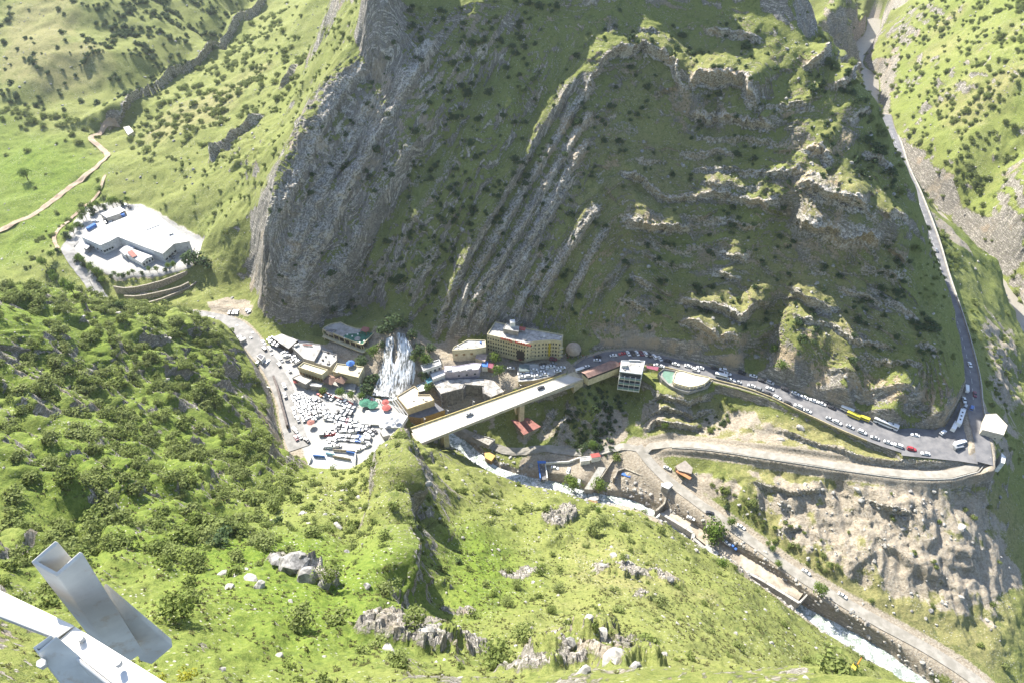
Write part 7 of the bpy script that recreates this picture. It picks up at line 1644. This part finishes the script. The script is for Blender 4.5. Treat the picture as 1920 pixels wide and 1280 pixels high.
for i, (x, y, c) in enumerate(inner): car(*Z7(x, y), c, ORD[i] + ' from left in the line under the rock cut')
outer = [(72,788,'white'), (250,808,'white'), (270,840,'white'), (305,853,'silver'), (382,875,'white'), (430,897,'grey'), (478,920,'black'), (525,941,'white'), (585,970,'black'), (642,990,'white'), (695,1015,'white'), (820,1060,'silver'), (862,1080,'white'), (932,1103,'silver'), (1000,1133,'white'), (1070,1165,'silver'), (1145,1190,'white'), (1200,1208,'white'), (1275,1227,'red'), (1352,1252,'white')]
for i, (x, y, c) in enumerate(outer): car(*Z7(x, y), c, ORD[i] + ' from left in the outer parapet line of the upper road')
car(*Z7(485,890), 'white', 'driving between the two parked lines of the upper road')
car(*Z7(213,822), 'white', 'beside the right end of the round terrace', kind='minibus'); car(*Z7(914,1012), 'white', 'behind the yellow bus under the rock cut', kind='minibus'); car(*Z7(950,1043), 'yellow', 'under the rock cut on the lay-by', kind='minibus'); car(*Z7(1012,1060), 'yellow', 'in front of the yellow minibus on the lay-by', kind='van')
car(*Z7(1130,1092), 'white', 'standing on the sunny lay-by under the rock cut', kind='bus'); car(*Z7(1295,1150), 'white', 'driving across the sunny lay-by'); car(*Z7(1447,1141), 'white', 'in the shade at the inner bend of the hairpin')
car(*Z7(1540,1062), 'white', 'parked in the shade round the inner hairpin bend', kind='bus', rz=1.0); car(*Z7(1510,1108), 'white', 'in front of the coach in the hairpin shade', kind='minibus', rz=.85)
car(*Z7(1540,1200), 'white', 'larger of two trucks parked at the point of the hairpin', kind='minibus', rz=.3); car(*Z7(1535,1222), 'grey', 'behind the truck at the point of the hairpin', kind='van', rz=.2)
car(*Z7(1575,905), 'white', 'uppermost under the cliff on the ridge road', kind='van'); car(*Z7(1563,965), 'white', 'middle one under the cliff on the ridge road'); car(*Z7(1570,1000), 'silver', 'lowest one under the cliff on the ridge road'); car(*Z7(1610,1000), 'blue', 'driving up the ridge road'); car(*Z7(1628,922), 'maroon', 'driving on the outer lane of the ridge road'); car(*Z7(1600,757), 'white', 'driving high on the ridge road'); car(*Z7(1413,120), 'grey', 'on the far ridge road beside the tree strip')
for (x, y), c, w_, z, rz in [((733,353), 'white', 'on the gorge floor behind the sluice', -325.9, -.3), ((850,378), 'white', 'on the gorge floor above the left round tree', -326, 1.3), ((938,480), 'white', 'half hidden beside the left round tree', -326.5, 1.5), ((1697,355), 'white', 'parked at the bend beside the arched cafe', -322.6, -.5), ((1835,410), 'grey', 'parked below the arched cafe', -323.6, -.8), ((1765,692), 'red', 'beside the white minibus on the river terrace', -330.2, -.2), ((1765,620), 'white', 'behind the white minibus on the river terrace', -330.2, -.4), ((1840,662), 'silver', 'right of the white minibus on the river terrace', -330.2, -.3)]:
    car(*ZS((x, y))[0], c, w_, z=z, rz=rz)
car(*ZS((1758,655))[0], 'white', 'parked on the river terrace', z=-330.2, rz=-.2, kind='minibus'); car(*ZS((1342,428))[0], 'blue', 'standing in the sandy pit', z=-327, rz=-.35, kind='van')
for (x, y), c, w_, rz in [((325,410), 'white', 'beside the lower road at the largest tree', -.7), ((150,332), 'black', 'above the largest tree', -.2), ((45,362), 'white', 'at the left end of the river terrace', -.5), ((280,522), 'blue', 'on the platform above the footbridge', -.8), ((245,500), 'silver', 'beside the blue one above the footbridge', -.8), ((688,662), 'white', 'halfway down the lower road', -.75), ((890,793), 'white', 'by the lower road beyond the terrace', -.7)]:
    p = hit(*ZL((x, y))[0]); car(*ZL((x, y))[0], c, w_, z=p.z - CAMZ + .1, rz=rz)
car(880, 777, 'grey', 'driving over the bridge', z=-299.35, rz=math.atan2(dirb.y, dirb.x)); car(1014, 727, 'black', 'stopped near the right end of the bridge', z=-299.35, rz=math.atan2(dirb.y, dirb.x), kind='saloon')
# works yard vehicles
for i, (x, y, c) in enumerate(((590,340,'black'), (625,330,'grey'), (660,345,'white'), (470,330,'white'), (1020,215,'grey'), (800,155,'white'), (850,175,'black'), (1350,690,'white'), (1330,735,'grey'))):
    car(*ZF((x, y))[0], c, ['under the shed behind the factory', 'second under the shed behind the factory', 'third under the shed behind the factory', 'by the hedge behind the factory', 'at the far corner of the factory roof', 'left one in the yard behind the sheds', 'right one in the yard behind the sheds', 'upper one by the factory gable', 'lower one by the factory gable'][i], z=-288.4, rz=random.uniform(0, 3))
# excavator by the river
ex = empty('excavator', hit(1604, 1250)); ex.rotation_euler = (0, 0, .8); tag(ex, 'yellow and orange excavator working at the river bank at lower right', 'excavator')
for y in (-.95, .95): link('track', box_mesh('track', 3.4, .5, .7, M_tyre), parent=ex, loc=(0, y, .35))
link('body', box_mesh('body', 2.8, 2.2, 1.1, PAINT['yellow']), parent=ex, loc=(-.3, 0, 1.3)); link('cab', box_mesh('cab', 1.1, .9, 1.2, M_cglass), parent=ex, loc=(.6, .6, 2.3)); link('counterweight', box_mesh('counterweight', .8, 2.2, 1.0, PAINT['orange']), parent=ex, loc=(-1.7, 0, 1.4))
for nm, a, b, r_ in (('boom', (1, -.2, 1.6), (3.2, -.2, 3.6), .25), ('arm', (3.2, -.2, 3.6), (4.8, -.2, 1.6), .2), ('bucket', (4.9, -.2, 1.7), (4.7, -.2, .8), .45)):
    V = []; F = []; tube(V, F, a, b, r_, r_ * .8, 6); link(nm, mesh(nm, V, F, [PAINT['orange'] if nm != 'bucket' else M_tyre]), parent=ex)
o = link('container', box_mesh('container', 4.5, 2.4, 2.2, C_galv), loc=hit(1622, 1230) + Vector((0, 0, 1))); o.rotation_euler = (0, 0, -.5); tag(o, 'grey box container behind the excavator', 'container')
# ------------------------------------------------------------------ people
def person_mesh(name, shirt, trousers, stride):
    me = bpy.data.meshes.new(name); V = [(0, 0, .95), (0, 0, 1.2), (0, 0, 1.42), (0, 0, 1.56), (0, .02, 1.7), (.1, stride, .5), (.11, stride * 1.3, .06), (.11, stride * 1.3 + .14, .03), (-.1, -stride, .5), (-.11, -stride * 1.3, .06), (-.11, -stride * 1.3 + .14, .03), (.2, 0, 1.4), (.25, -stride * .5, 1.12), (.26, stride * .2, .88), (-.2, 0, 1.4), (-.25, stride * .5, 1.12), (-.26, .1, .88)]
    E = [(0, 1), (1, 2), (2, 3), (3, 4), (0, 5), (5, 6), (6, 7), (0, 8), (8, 9), (9, 10), (2, 11), (11, 12), (12, 13), (2, 14), (14, 15), (15, 16)]
    Rd = [.15, .14, .16, .06, .105, .085, .05, .045, .085, .05, .045, .06, .045, .035, .06, .045, .035]
    me.from_pydata(V, E, []); o = bpy.data.objects.new(name, me); COL.objects.link(o)
    md = o.modifiers.new('s', 'SKIN')
    if not me.skin_vertices: me.skin_vertices.new()
    for v, r_ in zip(me.skin_vertices[0].data, Rd): v.radius = (r_, r_)
    me.skin_vertices[0].data[0].use_root = True
    bpy.context.view_layer.update(); dg = bpy.context.evaluated_depsgraph_get(); m2 = bpy.data.meshes.new_from_object(o.evaluated_get(dg)); bpy.data.objects.remove(o)
    m2.name = name; m2.materials.clear()
    for m in (simple('cloth_%s' % name, shirt), simple('trousers_%s' % name, trousers), mat('skin', (0.35, 0.22, 0.15)), mat('hair', (0.02, 0.015, 0.012))): m2.materials.append(m)
    for p in m2.polygons:
        z = p.center.z; p.material_index = 0 if .95 < z < 1.5 else 1 if z < .95 and abs(p.center.x) < .2 else 3 if z > 1.7 or (z > 1.6 and p.center.y < 0) else 2
    return m2
PM = [('blue shirt and dark trousers', person_mesh('figure', (0.08, 0.14, 0.35), (0.03, 0.03, 0.05), .12)), ('red top and dark trousers', person_mesh('figure', (0.4, 0.05, 0.05), (0.04, 0.04, 0.04), .05)), ('white shirt and grey trousers', person_mesh('figure', (0.6, 0.6, 0.6), (0.12, 0.12, 0.12), .15)), ('black clothes', person_mesh('figure', (0.03, 0.03, 0.03), (0.03, 0.03, 0.03), .08))]
SP_ = [(Z6, [(760,500), (790,510), (815,498), (835,515), (900,520), (915,515), (935,525), (950,518), (965,525), (1010,520), (1025,525), (1060,528), (870,530), (780,530)], -299.5, 'in the crowd beside the dome'),
       (CT, [(1000,275), (1030,282), (1055,276), (1080,290), (1110,290), (1150,300), (1180,305), (1205,312), (1240,318), (1260,310), (1275,330)], -300, 'standing along the river railing above the car park'),
       (Z5, [(500,880), (540,885), (575,888), (610,890), (650,900)], -300, 'walking behind the sunlit trees by the river'),
       (ZS, [(1255,240), (1272,240)], -322, 'walking on the gorge road'), (ZR, [(315,98), (490,70)], -299.9, 'walking on the upper road behind the glass building')]
for fn, pts, z, w_ in SP_:
    for k, q in enumerate(pts):
        d_, me = PM[(k * 3 + len(pts)) % 4] if len(pts) > 2 else PM[k]
        o = link('person', me, loc=Vector(at(*fn(q)[0], z))); o.rotation_euler = (0, 0, random.uniform(0, 6.28)); o.scale = (1.02,) * 3
        tag(o, 'person in %s %s' % (d_, w_), 'person', 'people ' + w_)

# ------------------------------------------------------------------ galvanised steel frame right in front of the viewpoint
def near(u, v, d):
    X = (u - 960) / FPX; Y = (640 - v) / FPX
    return Vector((d * X, d * (CP + Y * SP), CAMZ + d * (-SP + Y * CP)))
fr_ = empty('steel_frame', near(150, 1200, 1.15)); tag(fr_, 'galvanised steel channel frame poking up at the lower left corner', 'steel frame')
def beam(name, a, b, m=None, smooth_=False):
    """loft between two sections given as (u, v, distance)"""
    A_ = [near(*p) for p in a]; B_ = [near(*p) for p in b]; n = len(A_); V = []
    for i in range(9): V += [x.lerp(y, i / 8) for x, y in zip(A_, B_)]
    F = [(i * n + k, i * n + (k + 1) % n, (i + 1) * n + (k + 1) % n, (i + 1) * n + k) for i in range(8) for k in range(n)]
    F += [tuple(range(n))[::-1], tuple(8 * n + k for k in range(n))]
    me = mesh(name, V, F, [m or M_galv]); bm = bmesh.new(); bm.from_mesh(me); bmesh.ops.recalc_face_normals(bm, faces=bm.faces); bm.to_mesh(me); bm.free()
    o = link(name, me); child(o, fr_); bv = o.modifiers.new('edge', 'BEVEL'); bv.width = .0018; bv.segments = 2; bv.limit_method = 'ANGLE'; return o
g = NT('galvanised_steel', 0.5, 0.4); g.b.inputs['Metallic'].default_value = 0.0
n = g.noise(14, g.pos(), detail=5, rough=.6); n2 = g.vor(45, g.pos(), out='Color')
c = g.mix(g.ramp(n, .35, .68), (0.50, 0.48, 0.44), (0.62, 0.60, 0.55)); c = g.mix(g.ramp(g.noise(22, g.pos(), detail=6, rough=.7), .56, .68, 0, .55), c, (0.42, 0.31, 0.20)); g.color(c); c2 = g.mix(g.ramp(g.noise(1.0, g.scalev(g.pos(), (9, 9, 160)), detail=4), .60, .72, 0, .2), c, (0.36, 0.36, 0.35)); g.color(c2); g.bump(n, .3, .003); M_galv = g.m
def u_sec(a, b, c, d, t, dd):
    """open U: flange a-b, web b-c, flange c-d; t = wall in pixels"""
    w = lambda p, q, s_: ((q[0] - p[0]) / math.hypot(q[0] - p[0], q[1] - p[1]) * s_, (q[1] - p[1]) / math.hypot(q[0] - p[0], q[1] - p[1]) * s_)
    f1 = w(b, a, t); f2 = w(b, c, t); f3 = w(c, d, t)
    a2 = (a[0] + f2[0], a[1] + f2[1]); b2 = (b[0] + f2[0] + f1[0], b[1] + f2[1] + f1[1]); c2 = (c[0] - f2[0] + f3[0], c[1] - f2[1] + f3[1]); d2 = (d[0] - f2[0], d[1] - f2[1])
    return [(*p, dd) for p in (a, b, c, d, d2, c2, b2, a2)]
beam('large_channel', u_sec((103,1012), (57,1052), (107,1080), (156,1036), 8, 1.00), u_sec((242,1175), (190,1222), (228,1250), (270,1222), 7, 1.22))
beam('rear_channel', [(192,1098,1.10), (200,1092,1.10), (222,1120,1.14), (214,1132,1.14)], [(262,1238,1.30), (322,1196,1.30), (324,1212,1.30), (285,1245,1.32)])
beam('cross_bar', [(-20,1096,1.02), (-20,1148,1.00), (-18,1152,1.03), (-16,1100,1.05)], [(140,1172,1.000), (106,1196,.985), (108,1202,1.01), (143,1178,1.025)])
beam('angle_bar', [(140,1172,1.003), (108,1200,.988), (110,1212,1.00), (143,1186,1.015)], [(330,1290,.945), (262,1320,.930), (262,1330,.95), (330,1300,.965)])
beam('bar_flange', [(108,1201,.986), (104,1207,.986), (106,1222,1.03), (112,1216,1.03)], [(262,1322,.93), (258,1330,.93), (260,1345,.98), (266,1338,.98)])
beam('small_channel', u_sec((95,1189), (61,1213), (72,1224), (108,1194), 4, .95), u_sec((215,1300), (150,1330), (165,1342), (232,1300), 4, 1.02))
for (u_, v_, d_) in ((152, 1197, .985), (222, 1243, .955)):
    V = []; F = []; pq = near(u_, v_, d_); tube(V, F, pq - Vector((0, 0, .004)), pq + Vector((0, 0, .004)), .0045, .0045, 8); child(link('bolt', mesh('bolt', V, F, [C_steel])), fr_)
V = []; F = []; pc = near(78, 1243, .95); ax = (near(70, 1238, .95) - near(90, 1256, 1.02)).normalized(); tube(V, F, pc + ax * .006, pc - ax * .015, .006, .006, 6); F.append((5, 4, 3, 2, 1, 0)); child(link('bolt', mesh('bolt', V, F, [M_galv])), fr_)
# yellow flowering bush under the frame
for k, (u, v, r_, l) in enumerate(((355, 1272, 1.3, 'bright yellow green flowering bush at the foot of the steel frame'), (300, 1282, 1.0, 'second yellow green bush under the steel frame'))):
    o = link('flowering_bush', crown_mesh('flowering_crown', 300 + k, leaf_material('yellow_leaves', (0.20, 0.22, 0.02), (0.36, 0.33, 0.03), (0.3, 0.3, 0.04)), n=420, lobes=8, size=.13)); o.location = hit(u, v); o.scale = (r_,) * 3; tag(o, l, 'bush')

# ------------------------------------------------------------------ the air of the valley
M_haze = bpy.data.materials.new('valley_air'); M_haze.use_nodes = True; nt = M_haze.node_tree; nt.nodes.clear()
pv = nt.nodes.new('ShaderNodeVolumePrincipled'); pv.inputs['Color'].default_value = (0.86, 0.92, 1.0, 1); pv.inputs['Density'].default_value = 0.000042; pv.inputs['Anisotropy'].default_value = 0.3
mo = nt.nodes.new('ShaderNodeOutputMaterial'); nt.links.new(pv.outputs[0], mo.inputs['Volume'])
hv = box_mesh('haze', 7000, 7000, 374, M_haze); o = link('haze', hv, loc=(0, 0, 162)); tag(o, kind='stuff')
